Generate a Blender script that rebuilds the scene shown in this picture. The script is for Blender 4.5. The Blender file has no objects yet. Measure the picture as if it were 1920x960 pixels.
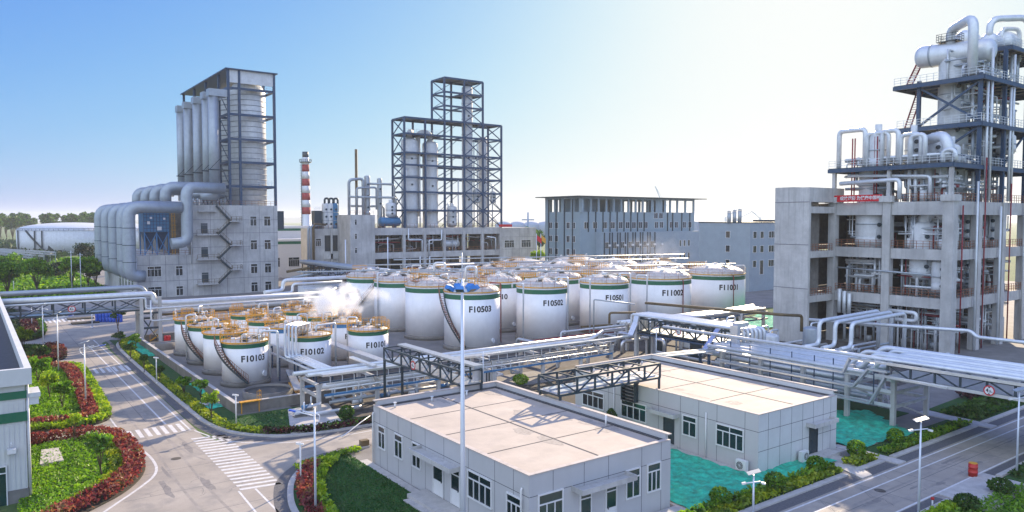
import bpy, math, random
import numpy as np
from mathutils import Vector, Matrix
S = bpy.context.scene
R = math.radians
random.seed(7); rng = np.random.default_rng(7)
# ------------------------------------------------------------------ camera
F = 1390.0; HC = 19.0; YAW = R(53.7); PIT = math.atan(68 / F)
cam = bpy.data.objects.new('camera', bpy.data.cameras.new('camera'))
S.collection.objects.link(cam)
cam.data.sensor_width = 36; cam.data.lens = 36 * F / 1920
cam.data.clip_start = 0.5; cam.data.clip_end = 9000
cam.location = (0, 0, HC); cam.rotation_euler = (math.pi / 2 - PIT, 0, YAW - math.pi / 2)
S.camera = cam
# ------------------------------------------------------------------ sky, sun, exposure
SUN_AZ, SUN_EL = 31.0, 20.0
w = bpy.data.worlds.new('World'); S.world = w; w.use_nodes = True
nt = w.node_tree; bg = nt.nodes['Background']
sky = nt.nodes.new('ShaderNodeTexSky'); sky.sky_type = 'NISHITA'; sky.sun_disc = False
sky.sun_elevation = R(SUN_EL); sky.sun_rotation = R(90 - SUN_AZ)
sky.altitude = 0; sky.air_density = 1.0; sky.dust_density = 1.0; sky.ozone_density = 6.0
# film-like response to the sky's radiance (soft shoulder), then an unseen bright sky patch added opposite the sun to fill shaded walls
def wn(op, a_=None, b_=None, c_=None, typ='ShaderNodeMath'):
    q = nt.nodes.new(typ); q.operation = op
    for i_, v_ in enumerate((a_, b_, c_)):
        if v_ is None: continue
        if hasattr(v_, 'links'): nt.links.new(v_, q.inputs[i_])
        else: q.inputs[i_].default_value = v_
    return q.outputs['Value'] if op == 'DOT_PRODUCT' else q.outputs[0]
EXPO = 1.3; SC = .985 / (.10 * 2 ** EXPO)
sp_ = nt.nodes.new('ShaderNodeSeparateColor'); cb_ = nt.nodes.new('ShaderNodeCombineColor'); nt.links.new(sky.outputs[0], sp_.inputs[0])
for i_, (k_, g_) in enumerate(((.113, 1.17), (.150, 1.17), (1.05, .42))):
    e_ = wn('EXPONENT', wn('MULTIPLY', wn('POWER', sp_.outputs[i_], g_), -k_))
    nt.links.new(wn('MULTIPLY', wn('SUBTRACT', 1.0, e_), SC), cb_.inputs[i_])
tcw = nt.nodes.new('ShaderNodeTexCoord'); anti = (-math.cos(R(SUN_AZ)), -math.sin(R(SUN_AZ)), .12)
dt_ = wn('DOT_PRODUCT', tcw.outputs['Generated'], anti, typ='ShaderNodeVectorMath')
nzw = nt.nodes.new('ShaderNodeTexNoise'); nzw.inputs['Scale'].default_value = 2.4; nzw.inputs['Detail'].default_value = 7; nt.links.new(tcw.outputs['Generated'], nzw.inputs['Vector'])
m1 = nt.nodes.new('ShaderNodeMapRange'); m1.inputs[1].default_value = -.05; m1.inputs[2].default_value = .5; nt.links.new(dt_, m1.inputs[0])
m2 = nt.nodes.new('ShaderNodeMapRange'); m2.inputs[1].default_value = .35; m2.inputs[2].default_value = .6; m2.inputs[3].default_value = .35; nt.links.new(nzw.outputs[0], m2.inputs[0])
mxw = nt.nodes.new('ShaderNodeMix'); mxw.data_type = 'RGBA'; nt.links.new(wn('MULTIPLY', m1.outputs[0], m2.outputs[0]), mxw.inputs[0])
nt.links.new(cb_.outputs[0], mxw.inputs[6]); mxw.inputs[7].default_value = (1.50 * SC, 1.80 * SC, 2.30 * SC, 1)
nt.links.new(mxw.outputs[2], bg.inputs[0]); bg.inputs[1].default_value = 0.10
sl = bpy.data.lights.new('sun', 'SUN'); sl.energy = 4.2; sl.angle = R(0.6); sl.color = (1, .81, .57)
so = bpy.data.objects.new('sun', sl); S.collection.objects.link(so)
so.location = (150, 90, 120)
so.rotation_euler = (R(90 - SUN_EL), 0, R(SUN_AZ + 90))
S.view_settings.view_transform = 'Standard'; S.view_settings.look = 'None'
S.view_settings.exposure = EXPO; S.view_settings.gamma = 1.0; S.view_settings.use_curve_mapping = False
S.cycles.max_bounces = 6; S.cycles.diffuse_bounces = 3; S.cycles.glossy_bounces = 2
S.cycles.transmission_bounces = 3; S.cycles.transparent_max_bounces = 8; S.cycles.volume_bounces = 5

# ------------------------------------------------------------------ photo geometry helpers
fw = (math.cos(YAW), math.sin(YAW)); rt = (math.sin(YAW), -math.cos(YAW))
def ray(px, py):
    u = (px - 960) / F; v = (480 - py) / F
    a = math.cos(PIT) + v * math.sin(PIT); z = -math.sin(PIT) + v * math.cos(PIT)
    return (fw[0] * a + rt[0] * u, fw[1] * a + rt[1] * u, z)
def G(px, py, z=0):
    r = ray(px, py); t = (z - HC) / r[2]; return (r[0] * t, r[1] * t)
def D(px, py, d):
    r = ray(px, py); t = d / (r[0] * fw[0] + r[1] * fw[1]); return (r[0] * t, r[1] * t, HC + r[2] * t)
# ------------------------------------------------------------------ materials
MATS = {}
def mat(name, col, rough=.7, metal=0., var=.12, scale=1.5, bump=0., streak=0., spec=.5, grime=None, fine=0.):
    if name in MATS: return MATS[name]
    m = bpy.data.materials.new(name); m.use_nodes = True; MATS[name] = m
    n = m.node_tree.nodes; l = m.node_tree.links; b = n['Principled BSDF']
    b.inputs['Roughness'].default_value = rough; b.inputs['Metallic'].default_value = metal
    b.inputs['Specular IOR Level'].default_value = spec
    g = n.new('ShaderNodeNewGeometry')
    nz = n.new('ShaderNodeTexNoise'); nz.inputs['Scale'].default_value = scale; nz.inputs['Detail'].default_value = 6
    nz.inputs['Roughness'].default_value = .65
    l.new(g.outputs['Position'], nz.inputs['Vector'])
    mr = n.new('ShaderNodeMapRange'); mr.inputs[1].default_value = .3; mr.inputs[2].default_value = .7
    mr.inputs[3].default_value = 1 - var; mr.inputs[4].default_value = 1 + var * .6
    l.new(nz.outputs[0], mr.inputs[0])
    mx = n.new('ShaderNodeMix'); mx.data_type = 'RGBA'; mx.blend_type = 'MULTIPLY'; mx.inputs[0].default_value = 1
    mx.inputs[6].default_value = (*col, 1); l.new(mr.outputs[0], mx.inputs[7])
    out = mx.outputs[2]
    def extra(sc, lo, hi, c, fac, stretch=None):
        nonlocal out
        z = n.new('ShaderNodeTexNoise'); z.inputs['Scale'].default_value = sc; z.inputs['Detail'].default_value = 5
        z.inputs['Roughness'].default_value = .6
        if stretch:
            mp = n.new('ShaderNodeMapping'); mp.inputs['Scale'].default_value = stretch
            l.new(g.outputs['Position'], mp.inputs[0]); l.new(mp.outputs[0], z.inputs['Vector'])
        else: l.new(g.outputs['Position'], z.inputs['Vector'])
        r = n.new('ShaderNodeMapRange'); r.inputs[1].default_value = lo; r.inputs[2].default_value = hi
        r.inputs[3].default_value = 0; r.inputs[4].default_value = fac
        l.new(z.outputs[0], r.inputs[0])
        q = n.new('ShaderNodeMix'); q.data_type = 'RGBA'; l.new(r.outputs[0], q.inputs[0])
        l.new(out, q.inputs[6]); q.inputs[7].default_value = (*c, 1); out = q.outputs[2]
    if streak: extra(1.3, .5, .78, tuple(c * .45 for c in col), streak, (1.6, 1.6, .12))
    if grime: extra(grime[0], .48, .72, grime[1], grime[2])
    if fine: extra(14, .45, .7, tuple(c * .6 for c in col), fine)
    l.new(out, b.inputs['Base Color'])
    if bump:
        bp = n.new('ShaderNodeBump'); bp.inputs['Strength'].default_value = bump; bp.inputs['Distance'].default_value = .1
        z2 = n.new('ShaderNodeTexNoise'); z2.inputs['Scale'].default_value = scale * 6; z2.inputs['Detail'].default_value = 4
        l.new(g.outputs['Position'], z2.inputs['Vector'])
        l.new(z2.outputs[0], bp.inputs['Height']); l.new(bp.outputs[0], b.inputs['Normal'])
    return m
def leafmat(name, cols, trans=.45):
    if name in MATS: return MATS[name]
    m = bpy.data.materials.new(name); m.use_nodes = True; MATS[name] = m
    n = m.node_tree.nodes; l = m.node_tree.links
    n.remove(n['Principled BSDF']); o = n['Material Output']
    g = n.new('ShaderNodeNewGeometry'); cr = n.new('ShaderNodeValToRGB'); cr.color_ramp.interpolation = 'LINEAR'
    e = cr.color_ramp.elements; e[0].position = 0; e[0].color = (*cols[0], 1); e[1].position = 1; e[1].color = (*cols[-1], 1)
    for i, c in enumerate(cols[1:-1]): k = e.new((i + 1) / (len(cols) - 1)); k.color = (*c, 1)
    nz = n.new('ShaderNodeTexNoise'); nz.inputs['Scale'].default_value = .7; nz.inputs['Detail'].default_value = 3
    l.new(g.outputs['Position'], nz.inputs['Vector'])
    a = n.new('ShaderNodeMath'); a.operation = 'MULTIPLY_ADD'; a.inputs[1].default_value = .6
    l.new(g.outputs['Random Per Island'], a.inputs[0])
    s2 = n.new('ShaderNodeMath'); s2.operation = 'MULTIPLY_ADD'; s2.inputs[1].default_value = 1.6; s2.inputs[2].default_value = -.6
    l.new(nz.outputs[0], s2.inputs[0]); l.new(s2.outputs[0], a.inputs[2])
    l.new(a.outputs[0], cr.inputs[0])
    d = n.new('ShaderNodeBsdfDiffuse'); t = n.new('ShaderNodeBsdfTranslucent'); x = n.new('ShaderNodeMixShader')
    x.inputs[0].default_value = trans
    l.new(cr.outputs[0], d.inputs[0]); l.new(cr.outputs[0], t.inputs[0])
    gl = n.new('ShaderNodeBsdfGlossy'); gl.inputs['Roughness'].default_value = .5; gl.inputs[0].default_value = (.6, .6, .6, 1)
    x2 = n.new('ShaderNodeMixShader'); x2.inputs[0].default_value = .05
    l.new(d.outputs[0], x.inputs[1]); l.new(t.outputs[0], x.inputs[2])
    l.new(x.outputs[0], x2.inputs[1]); l.new(gl.outputs[0], x2.inputs[2]); l.new(x2.outputs[0], o.inputs[0])
    return m
M = {}
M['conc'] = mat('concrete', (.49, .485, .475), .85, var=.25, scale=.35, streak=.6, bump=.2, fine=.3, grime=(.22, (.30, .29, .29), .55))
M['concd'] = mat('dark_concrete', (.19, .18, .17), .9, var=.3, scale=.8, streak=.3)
M['road'] = mat('road_concrete', (.35, .31, .265), .8, var=.25, scale=.16, grime=(.5, (.17, .165, .165), .65), fine=.3, streak=.0, bump=.06)
M['groundd'] = mat('dark_ground', (.075, .065, .058), .95, var=.4, scale=.6, grime=(1.2, (.16, .15, .14), .6), fine=.4)
M['yard'] = mat('yard_concrete', (.20, .19, .18), .85, var=.3, scale=.3, grime=(.5, (.13, .12, .12), .6), fine=.2)
M['gravel'] = mat('gravel', (.13, .13, .14), .95, var=.35, scale=7, bump=.6, fine=.5)
M['kerb'] = mat('kerb_stone', (.45, .43, .41), .85, var=.2, scale=2, fine=.25)
M['paint'] = mat('road_paint', (.62, .61, .60), .7, var=.25, scale=3, grime=(5, (.42, .41, .40), .5))
M['soil'] = mat('soil', (.055, .045, .035), 1, var=.4, scale=2, grime=(1.1, (.03, .045, .02), .8), bump=.4)
M['lawn'] = mat('lawn', (.02, .085, .014), 1, var=.3, scale=3, grime=(.6, (.055, .075, .016), .5), bump=.5, fine=.3)
M['field'] = mat('field_grass', (.07, .13, .03), 1, var=.4, scale=.05, grime=(.02, (.10, .10, .05), .6))
M['net'] = mat('dust_net', (.03, .52, .33), .9, var=.5, scale=1.6, grime=(1.4, (.05, .16, .10), .75), bump=1.0, fine=.3)
M['white'] = mat('tank_white', (.78, .78, .80), .45, var=.07, scale=.7, streak=.10)
M['aged'] = mat('aged_white', (.60, .62, .64), .55, var=.14, scale=1.2, streak=.25)
M['green'] = mat('band_green', (.005, .12, .06), .5, var=.1)
M['dome'] = mat('dome_roof', (.60, .54, .48), .6, var=.2, scale=1.5, grime=(2, (.3, .24, .2), .5))
M['yellow'] = mat('safety_yellow', (.66, .32, .02), .5, var=.2, scale=4, grime=(3, (.3, .13, .03), .5))
M['rust'] = mat('rusty_rail', (.28, .12, .07), .8, var=.3, scale=3)
M['steel'] = mat('blue_grey_steel', (.03, .065, .125), .5, .1, var=.15, scale=2, streak=.15)
M['dsteel'] = mat('dark_steel', (.03, .05, .065), .5, .2, var=.2, scale=3)
M['bluest'] = mat('blue_steel', (.05, .19, .40), .5, .1, var=.2)
M['alu'] = mat('aluminium_cladding', (.68, .69, .71), .33, .75, var=.1, scale=2.5, streak=.12, fine=.08)
M['duct'] = mat('duct_grey', (.34, .38, .42), .45, .35, var=.14, scale=.8, streak=.2)
M['pipe'] = mat('pipe_white', (.64, .67, .70), .4, .25, var=.12, scale=1.2, streak=.15)
M['redp'] = mat('red_pipe', (.22, .018, .028), .5, var=.15)
M['olive'] = mat('olive_pipe', (.14, .10, .05), .7, var=.3, scale=2)
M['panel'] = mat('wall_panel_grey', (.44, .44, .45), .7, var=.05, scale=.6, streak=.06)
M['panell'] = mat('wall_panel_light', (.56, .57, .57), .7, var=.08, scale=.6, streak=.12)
M['joint'] = mat('panel_joint', (.09, .095, .11), .9)
M['roof'] = mat('roof_screed', (.47, .40, .335), .85, var=.14, scale=.5, grime=(.8, (.36, .31, .28), .5), fine=.08)
M['tar'] = mat('roof_tar', (.07, .07, .075), .9, var=.3, scale=3)
M['cope'] = mat('coping', (.48, .42, .38), .85, var=.2, scale=2)
M['frame'] = mat('window_frame_white', (.66, .66, .66), .4, var=.04)
M['glass'] = mat('window_glass', (.010, .022, .03), .12, var=.3, scale=.6, spec=.8)
M['glassg'] = mat('green_glass', (.015, .05, .045), .1, var=.3, scale=1, spec=.7)
M['black'] = mat('black', (.012, .012, .014), .6)
M['inshade'] = mat('interior_shade', (.04, .045, .05), .9)  # near black, interior shade put into the colour
M['post'] = mat('lamp_post', (.62, .66, .74), .4, .2, var=.05)
M['blue'] = mat('blue_plastic', (.01, .07, .42), .4, var=.2, scale=1)
M['red'] = mat('sign_red', (.5, .01, .02), .5, var=.05)
M['banner'] = mat('banner_red', (.55, .008, .02), .7, var=.1)
M['dblue'] = mat('housing_blue', (.04, .17, .33), .5, var=.2, scale=1)
M['office'] = mat('office_grey', (.25, .32, .36), .7, var=.08, scale=.4)
M['clad'] = mat('office_brick', (.27, .33, .38), .8, var=.1, scale=.4)
M['orange'] = mat('barrel_red', (.45, .02, .015), .45, var=.25, scale=4)
M['bark'] = mat('bark', (.10, .075, .055), .95, var=.3, scale=6)
M['farblue'] = mat('distant_roof', (.22, .30, .42), .8, var=.1)
M['ropink'] = mat('red_roof', (.5, .03, .02), .6)
L = {}
L['red'] = leafmat('leaf_red', [(.03, .012, .012), (.13, .018, .022), (.27, .04, .045), (.33, .12, .06), (.16, .16, .03)])
L['lime'] = leafmat('leaf_lime', [(.04, .10, .006), (.16, .32, .008), (.36, .52, .012), (.5, .58, .02)])
L['mid'] = leafmat('leaf_mid', [(.012, .04, .006), (.04, .12, .01), (.10, .22, .015)])
L['dark'] = leafmat('leaf_dark', [(.008, .02, .010), (.02, .05, .018), (.045, .10, .028)])
L['fresh'] = leafmat('leaf_fresh', [(.015, .06, .005), (.10, .25, .008), (.32, .50, .015)])
L['plum'] = leafmat('leaf_plum', [(.02, .012, .014), (.06, .015, .022), (.11, .025, .03)])
L['yell'] = leafmat('leaf_yellow', [(.04, .10, .006), (.20, .30, .008), (.48, .50, .015)])
L['turf'] = leafmat('leaf_turf', [(.016, .07, .010), (.03, .12, .016), (.05, .17, .025)], .3)
L['weed'] = leafmat('leaf_weed', [(.04, .12, .006), (.14, .32, .01), (.28, .48, .02)])

# ------------------------------------------------------------------ mesh builder
def wo(o):
    v = Vector((0, 0, 0))
    while o is not None: v += o.location; o = o.parent
    return v
def vec(p): return Vector(p)
class MB:
    def __init__(s): s.v = []; s.f = []; s.sm = []; s.mi = []; s.cur = 0
    def add(s, vs, fs, smooth=False):
        b = len(s.v); s.v.extend([tuple(x) for x in vs])
        for f in fs: s.f.append([b + i for i in f]); s.sm.append(smooth); s.mi.append(s.cur)
    def box(s, x0, y0, z0, x1, y1, z1):
        if x0 > x1: x0, x1 = x1, x0
        if y0 > y1: y0, y1 = y1, y0
        if z0 > z1: z0, z1 = z1, z0
        s.add([(x0, y0, z0), (x1, y0, z0), (x1, y1, z0), (x0, y1, z0), (x0, y0, z1), (x1, y0, z1), (x1, y1, z1), (x0, y1, z1)],
              [(0, 3, 2, 1), (4, 5, 6, 7), (0, 1, 5, 4), (1, 2, 6, 5), (2, 3, 7, 6), (3, 0, 4, 7)])
        return s
    def cbox(s, x, y, z, a, b, c): return s.box(x - a / 2, y - b / 2, z, x + a / 2, y + b / 2, z + c)
    def beam(s, p, q, w_, h=None, up=(0, 0, 1)):
        h = h or w_; p = vec(p); q = vec(q); d = (q - p)
        if d.length < 1e-6: return s
        d.normalize(); u = vec(up)
        if abs(d.dot(u)) > .98: u = Vector((1, 0, 0))
        a = d.cross(u).normalized(); b = a.cross(d).normalized()
        vs = [e + a * (w_ / 2 * i) + b * (h / 2 * j) for e in (p, q) for i, j in ((-1, -1), (1, -1), (1, 1), (-1, 1))]
        s.add(vs, [(0, 3, 2, 1), (4, 5, 6, 7), (0, 1, 5, 4), (1, 2, 6, 5), (2, 3, 7, 6), (3, 0, 4, 7)]); return s
    def lathe(s, x, y, prof, seg=24, cap=True):
        n = len(prof); vs = []
        for r, z in prof:
            for k in range(seg):
                a = 2 * math.pi * k / seg; vs.append((x + r * math.cos(a), y + r * math.sin(a), z))
        fs = [(i * seg + k, i * seg + (k + 1) % seg, (i + 1) * seg + (k + 1) % seg, (i + 1) * seg + k) for i in range(n - 1) for k in range(seg)]
        s.add(vs, fs, True)
        if cap:
            b = len(s.v) - n * seg
            if prof[0][0] > .001: s.f.append([b + k for k in range(seg - 1, -1, -1)]); s.sm.append(False); s.mi.append(s.cur)
            if prof[-1][0] > .001: s.f.append([b + (n - 1) * seg + k for k in range(seg)]); s.sm.append(False); s.mi.append(s.cur)
        return s
    def cyl(s, x, y, z0, z1, r, seg=20, r2=None): return s.sharp(x, y, z0, z1, r, seg, r2)
    def sharp(s, x, y, z0, z1, r, seg=20, r2=None):
        return s.lathe(x, y, [(r, z0), (r if r2 is None else r2, z1)], seg)
    def tube(s, pts, r, seg=8, bend=None, cap=True, r2=None):
        pts = [vec(p) for p in pts]
        if bend:
            o = [pts[0]]
            for i in range(1, len(pts) - 1):
                a = pts[i - 1] - pts[i]; b = pts[i + 1] - pts[i]
                t = min(bend, a.length * .49, b.length * .49); a.normalize(); b.normalize()
                p0 = pts[i] + a * t; p1 = pts[i] + b * t
                for k in range(6):
                    u = k / 5; o.append(p0.lerp(pts[i], u).lerp(pts[i].lerp(p1, u), u))
            o.append(pts[-1]); pts = o
        n = len(pts); vs = []; nrm = None
        for i, p in enumerate(pts):
            d = (pts[min(i + 1, n - 1)] - pts[max(i - 1, 0)]).normalized()
            if nrm is None:
                u = Vector((0, 0, 1)) if abs(d.z) < .9 else Vector((1, 0, 0)); nrm = d.cross(u).normalized()
            else: nrm = (nrm - d * nrm.dot(d)).normalized()
            b = d.cross(nrm); rr = r if r2 is None else r + (r2 - r) * i / (n - 1)
            for k in range(seg):
                a = 2 * math.pi * k / seg; vs.append(p + nrm * (rr * math.cos(a)) + b * (rr * math.sin(a)))
        s.add(vs, [(i * seg + k, i * seg + (k + 1) % seg, (i + 1) * seg + (k + 1) % seg, (i + 1) * seg + k) for i in range(n - 1) for k in range(seg)], True)
        if cap:
            b = len(s.v) - n * seg
            s.f.append([b + k for k in range(seg - 1, -1, -1)]); s.sm.append(False); s.mi.append(s.cur)
            s.f.append([b + (n - 1) * seg + k for k in range(seg)]); s.sm.append(False); s.mi.append(s.cur)
        return s
    def capsule(s, p, q, r, seg=20, dome=.5):
        p = vec(p); q = vec(q); d = (q - p).normalized(); L_ = (q - p).length
        prof = [(r * math.sin(t), -r * dome * math.cos(t)) for t in [i * math.pi / 12 for i in range(0, 7)]]
        prof = [(max(a, .001), b) for a, b in prof] + [(max(a, .001), L_ - b) for a, b in reversed(prof)]
        u = Vector((0, 0, 1)) if abs(d.z) < .9 else Vector((1, 0, 0))
        a_ = d.cross(u).normalized(); b_ = d.cross(a_)
        vs = [p + d * z + a_ * (rr * math.cos(2 * math.pi * k / seg)) + b_ * (rr * math.sin(2 * math.pi * k / seg)) for rr, z in prof for k in range(seg)]
        s.add(vs, [(i * seg + k, i * seg + (k + 1) % seg, (i + 1) * seg + (k + 1) % seg, (i + 1) * seg + k) for i in range(len(prof) - 1) for k in range(seg)], True)
        return s
    def prism(s, poly, z0, z1):
        n = len(poly)
        A = sum(poly[i][0] * poly[(i + 1) % n][1] - poly[(i + 1) % n][0] * poly[i][1] for i in range(n))
        if A < 0: poly = poly[::-1]
        s.add([(x, y, z0) for x, y in poly] + [(x, y, z1) for x, y in poly],
              [list(range(n, 2 * n)), list(range(n - 1, -1, -1))] + [(i, (i + 1) % n, n + (i + 1) % n, n + i) for i in range(n)])
        return s
    def sheet(s, poly, z):
        n = len(poly); A = sum(poly[i][0] * poly[(i + 1) % n][1] - poly[(i + 1) % n][0] * poly[i][1] for i in range(n))
        if A < 0: poly = poly[::-1]
        s.add([(x, y, z) for x, y in poly], [list(range(n))]); return s
    def build(s, name, m, parent=None, origin=None):
        me = bpy.data.meshes.new(name); off = wo(parent) if parent else (vec(origin) if origin else Vector((0, 0, 0)))
        me.from_pydata([(a - off.x, b - off.y, c - off.z) for a, b, c in s.v], [], s.f)
        me.polygons.foreach_set('use_smooth', s.sm)
        ms = m if isinstance(m, (list, tuple)) else [m]
        for q in ms: me.materials.append(M[q] if isinstance(q, str) else q)
        if len(ms) > 1: me.polygons.foreach_set('material_index', s.mi)
        me.update()
        o = bpy.data.objects.new(name, me); S.collection.objects.link(o)
        if parent: o.parent = parent
        elif origin: o.location = origin
        return o
def tag(o, label=None, cat=None, group=None, kind=None):
    if label: o['label'] = label
    if cat: o['category'] = cat
    if group: o['group'] = group
    if kind: o['kind'] = kind
    return o
def thing(name, label, cat, loc, group=None):
    o = bpy.data.objects.new(name, None); S.collection.objects.link(o); o.location = loc; o.empty_display_size = .3
    return tag(o, label, cat, group)
def copy_tree(o, parent=None):
    c = o.copy(); S.collection.objects.link(c)
    if parent: c.parent = parent
    for ch in [x for x in o.children]: copy_tree(ch, c)
    return c
def struct(name, mb, m): return tag(mb.build(name, m), kind='structure')
def textmesh(txt, size, font=None, depth=0):
    cu = bpy.data.curves.new('t', 'FONT'); cu.body = txt; cu.size = size; cu.align_x = 'CENTER'; cu.align_y = 'CENTER'; cu.extrude = depth; cu.offset = size * .03
    cu.resolution_u = 3
    o = bpy.data.objects.new('t', cu); S.collection.objects.link(o)
    dg = bpy.context.evaluated_depsgraph_get(); me = o.evaluated_get(dg).to_mesh()
    vs = [tuple(v.co) for v in me.vertices]; fs = [tuple(p.vertices) for p in me.polygons]
    o.evaluated_get(dg).to_mesh_clear(); bpy.data.objects.remove(o); bpy.data.curves.remove(cu)
    return vs, fs
def railing(mb, pts, h=1.1, sp=1.6, t=.045, mid=1, closed=False):
    if closed: pts = list(pts) + [pts[0]]
    for i in range(len(pts) - 1):
        p, q = vec(pts[i]), vec(pts[i + 1]); n = max(1, round((q - p).length / sp))
        for k in range(mid + 1):
            z = h * (1 - k / (mid + 1)); mb.beam(p + Vector((0, 0, z)), q + Vector((0, 0, z)), t)
        for k in range(n + (1 if i == len(pts) - 2 and not closed else 0)):
            c = p.lerp(q, k / n); mb.beam(c, c + Vector((0, 0, h)), t)
def railset(name, m_, parent, runs, **kw):
    for r_ in runs: q = MB(); railing(q, r_, **kw); q.build(name, m_, parent)
def each(name, m_, parent, boxes):
    for b_ in boxes: MB().box(*b_).build(name, m_, parent)
def leafobj(name, C, size, m, parent=None, squash=1.0, origin=None):
    C = np.asarray(C, float); N = len(C)
    if parent: C = C - np.array(wo(parent))
    elif origin is not None: C = C - np.array(origin)
    a = rng.normal(size=(N, 3)); a /= np.linalg.norm(a, axis=1)[:, None]
    b = rng.normal(size=(N, 3)); b -= a * (a * b).sum(1)[:, None]; b /= np.linalg.norm(b, axis=1)[:, None]
    sz = size * rng.uniform(.6, 1.3, (N, 1)); a = a * sz; b = b * sz * .55
    V = np.stack([C - a, C - b, C + a, C + b], 1).reshape(-1, 3)
    me = bpy.data.meshes.new(name); me.vertices.add(4 * N); me.vertices.foreach_set('co', V.ravel())
    me.loops.add(4 * N); me.loops.foreach_set('vertex_index', np.arange(4 * N)); me.polygons.add(N)
    me.polygons.foreach_set('loop_start', np.arange(0, 4 * N, 4)); me.materials.append(L[m] if isinstance(m, str) else m)
    me.update(); me.validate()
    o = bpy.data.objects.new(name, me); S.collection.objects.link(o)
    if parent: o.parent = parent
    elif origin is not None: o.location = origin
    return o
def inpoly(P, poly):
    x, y = P[:, 0], P[:, 1]; r = np.zeros(len(P), bool); n = len(poly); j = n - 1
    for i in range(n):
        xi, yi = poly[i]; xj, yj = poly[j]
        c = ((yi > y) != (yj > y)) & (x < (xj - xi) * (y - yi) / (yj - yi + 1e-12) + xi); r ^= c; j = i
    return r
def scatter(poly, dens, z0, z1, bias=2.0, lump=0.0):
    P = np.array(poly); lo = P.min(0); hi = P.max(0); n = int(dens * np.prod(hi - lo))
    q = rng.uniform(lo, hi, (n, 2)); q = q[inpoly(q, poly)]
    hh = z1
    if lump: hh = z1 * (1 - lump * (.5 + .5 * np.sin(q[:, 0] * 2.1 + np.sin(q[:, 1] * 1.3) * 2) * np.sin(q[:, 1] * 1.7 + q[:, 0])))
    z = z0 + (hh - z0) * rng.uniform(0, 1, len(q)) ** (1 / bias)
    return np.c_[q, z]
def strip(line, w_):
    "polygon around a polyline"
    l_, r_ = [], []
    for i, p in enumerate(line):
        a = vec((*line[max(i - 1, 0)], 0)); b = vec((*line[min(i + 1, len(line) - 1)], 0)); d = (b - a).normalized(); nn = Vector((-d.y, d.x, 0)) * w_ / 2
        l_.append((p[0] + nn.x, p[1] + nn.y)); r_.append((p[0] - nn.x, p[1] - nn.y))
    return l_ + r_[::-1]
def stripq(mb, line, w_, z, h=None):
    "quads along a polyline (sheet) or a raised kerb (h)"
    l_ = strip(line, w_); n = len(line); A = l_[:n]; B = l_[n:][::-1]
    for i in range(n - 1):
        q = [A[i], B[i], B[i + 1], A[i + 1]]
        if h: mb.prism(q, z, z + h)
        else: mb.sheet(q, z)
    return mb
def smoothline(P, it=2):
    for _ in range(it):
        Q = [P[0]]
        for a, b in zip(P[:-1], P[1:]): Q += [(a[0] * .75 + b[0] * .25, a[1] * .75 + b[1] * .25), (a[0] * .25 + b[0] * .75, a[1] * .25 + b[1] * .75)]
        P = Q + [P[-1]]
    return P
# ================================================================== ground, roads, beds
T = .004
struct('ground', MB().sheet([(-3000, -600), (5000, -600), (7000, 7000), (-3000, 7000)], 0), 'field')
struct('plant_yard', MB().sheet([(17, 28), (260, 28), (260, 320), (31.5, 320), (31.5, 214), (17, 206)], T), 'yard')
rd = MB()
rd.sheet([(3, -20), (24, -20), (24, 64), (17.2, 64), (16.2, 68), (16.2, 129), (19, 134), (60, 134), (60, 140), (31, 142), (31, 196), (17, 204), (-60, 204), (-60, 192), (3, 192)], 2 * T)
rd.sheet([(-90, 228), (31, 226), (31, 240), (-90, 244)], 2 * T)
rd.sheet([(24, 57.2), (40, 57.2), (40, 62.3), (24, 62.3)], 2 * T)
rd.sheet([(24, 12), (260, 12), (260, 27.9), (24, 27.9)], 2 * T)
struct('road', rd, 'road')
struct('dark_ground', MB().sheet([(26, 66.5), (32, 64.6), (39.9, 64.6), (39.9, 73), (59, 73), (59, 85), (26, 85)], 2 * T).sheet([(57.8, 41.5), (110, 41.5), (110, 86), (59.1, 86), (59.1, 68), (66.1, 68), (66.1, 54), (57.8, 54)], 2 * T), 'groundd')  # darker ground under and between the racks
struct('soil_ground', MB().sheet([(40, 54.5), (66, 54.5), (66, 67), (40, 67)], 2 * T), 'soil')
lb = MB().sheet([(20.8, 62.4), (32.5, 62.4), (32.5, 66), (20.8, 66)], 2 * T)
lb.sheet([(17.4, 66), (20.9, 66), (20.9, 128), (17.4, 131)], 2 * T + .001)
jt = MB()
for k in range(46):
    y = 40 + k * 5.0; jt.sheet([(11 if y > 76 else 8, y), (16.2, y), (16.2, y + .04), (11 if y > 76 else 8, y + .04)], 2 * T + .002)
jt.sheet([(13.0, 76), (13.04, 76), (13.04, 160), (13.0, 160)], 2 * T + .002)
for k in range(30): x = 26 + k * 5; jt.sheet([(x, 23), (x + .04, 23), (x + .04, 27.9), (x, 27.9)], 2 * T + .002)
jt.sheet([(26, 25.3), (180, 25.3), (180, 25.34), (26, 25.34)], 2 * T + .002)
for a_ in ((17, 48, 4), (22, 57, 2), (9, 62, 7), (30, 57, 3)):
    pass
cr_ = random.Random(3)
for k in range(9):
    x, y = cr_.uniform(8, 15), cr_.uniform(42, 66); L_ = [(x, y)]
    for i in range(9): x += cr_.uniform(-.35, .55); y += cr_.uniform(-.2, .6); L_.append((x, y))
    stripq(jt, L_, .025, 2 * T + .0025)
for k in range(7):
    x, y = cr_.uniform(40, 62), 24.0; L_ = [(x, y)]
    for i in range(8): x += cr_.uniform(-.2, .4); y += .42; L_.append((x, y))
    stripq(jt, L_, .025, 2 * T + .0025)
struct('road_joints', jt, 'joint')
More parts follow.
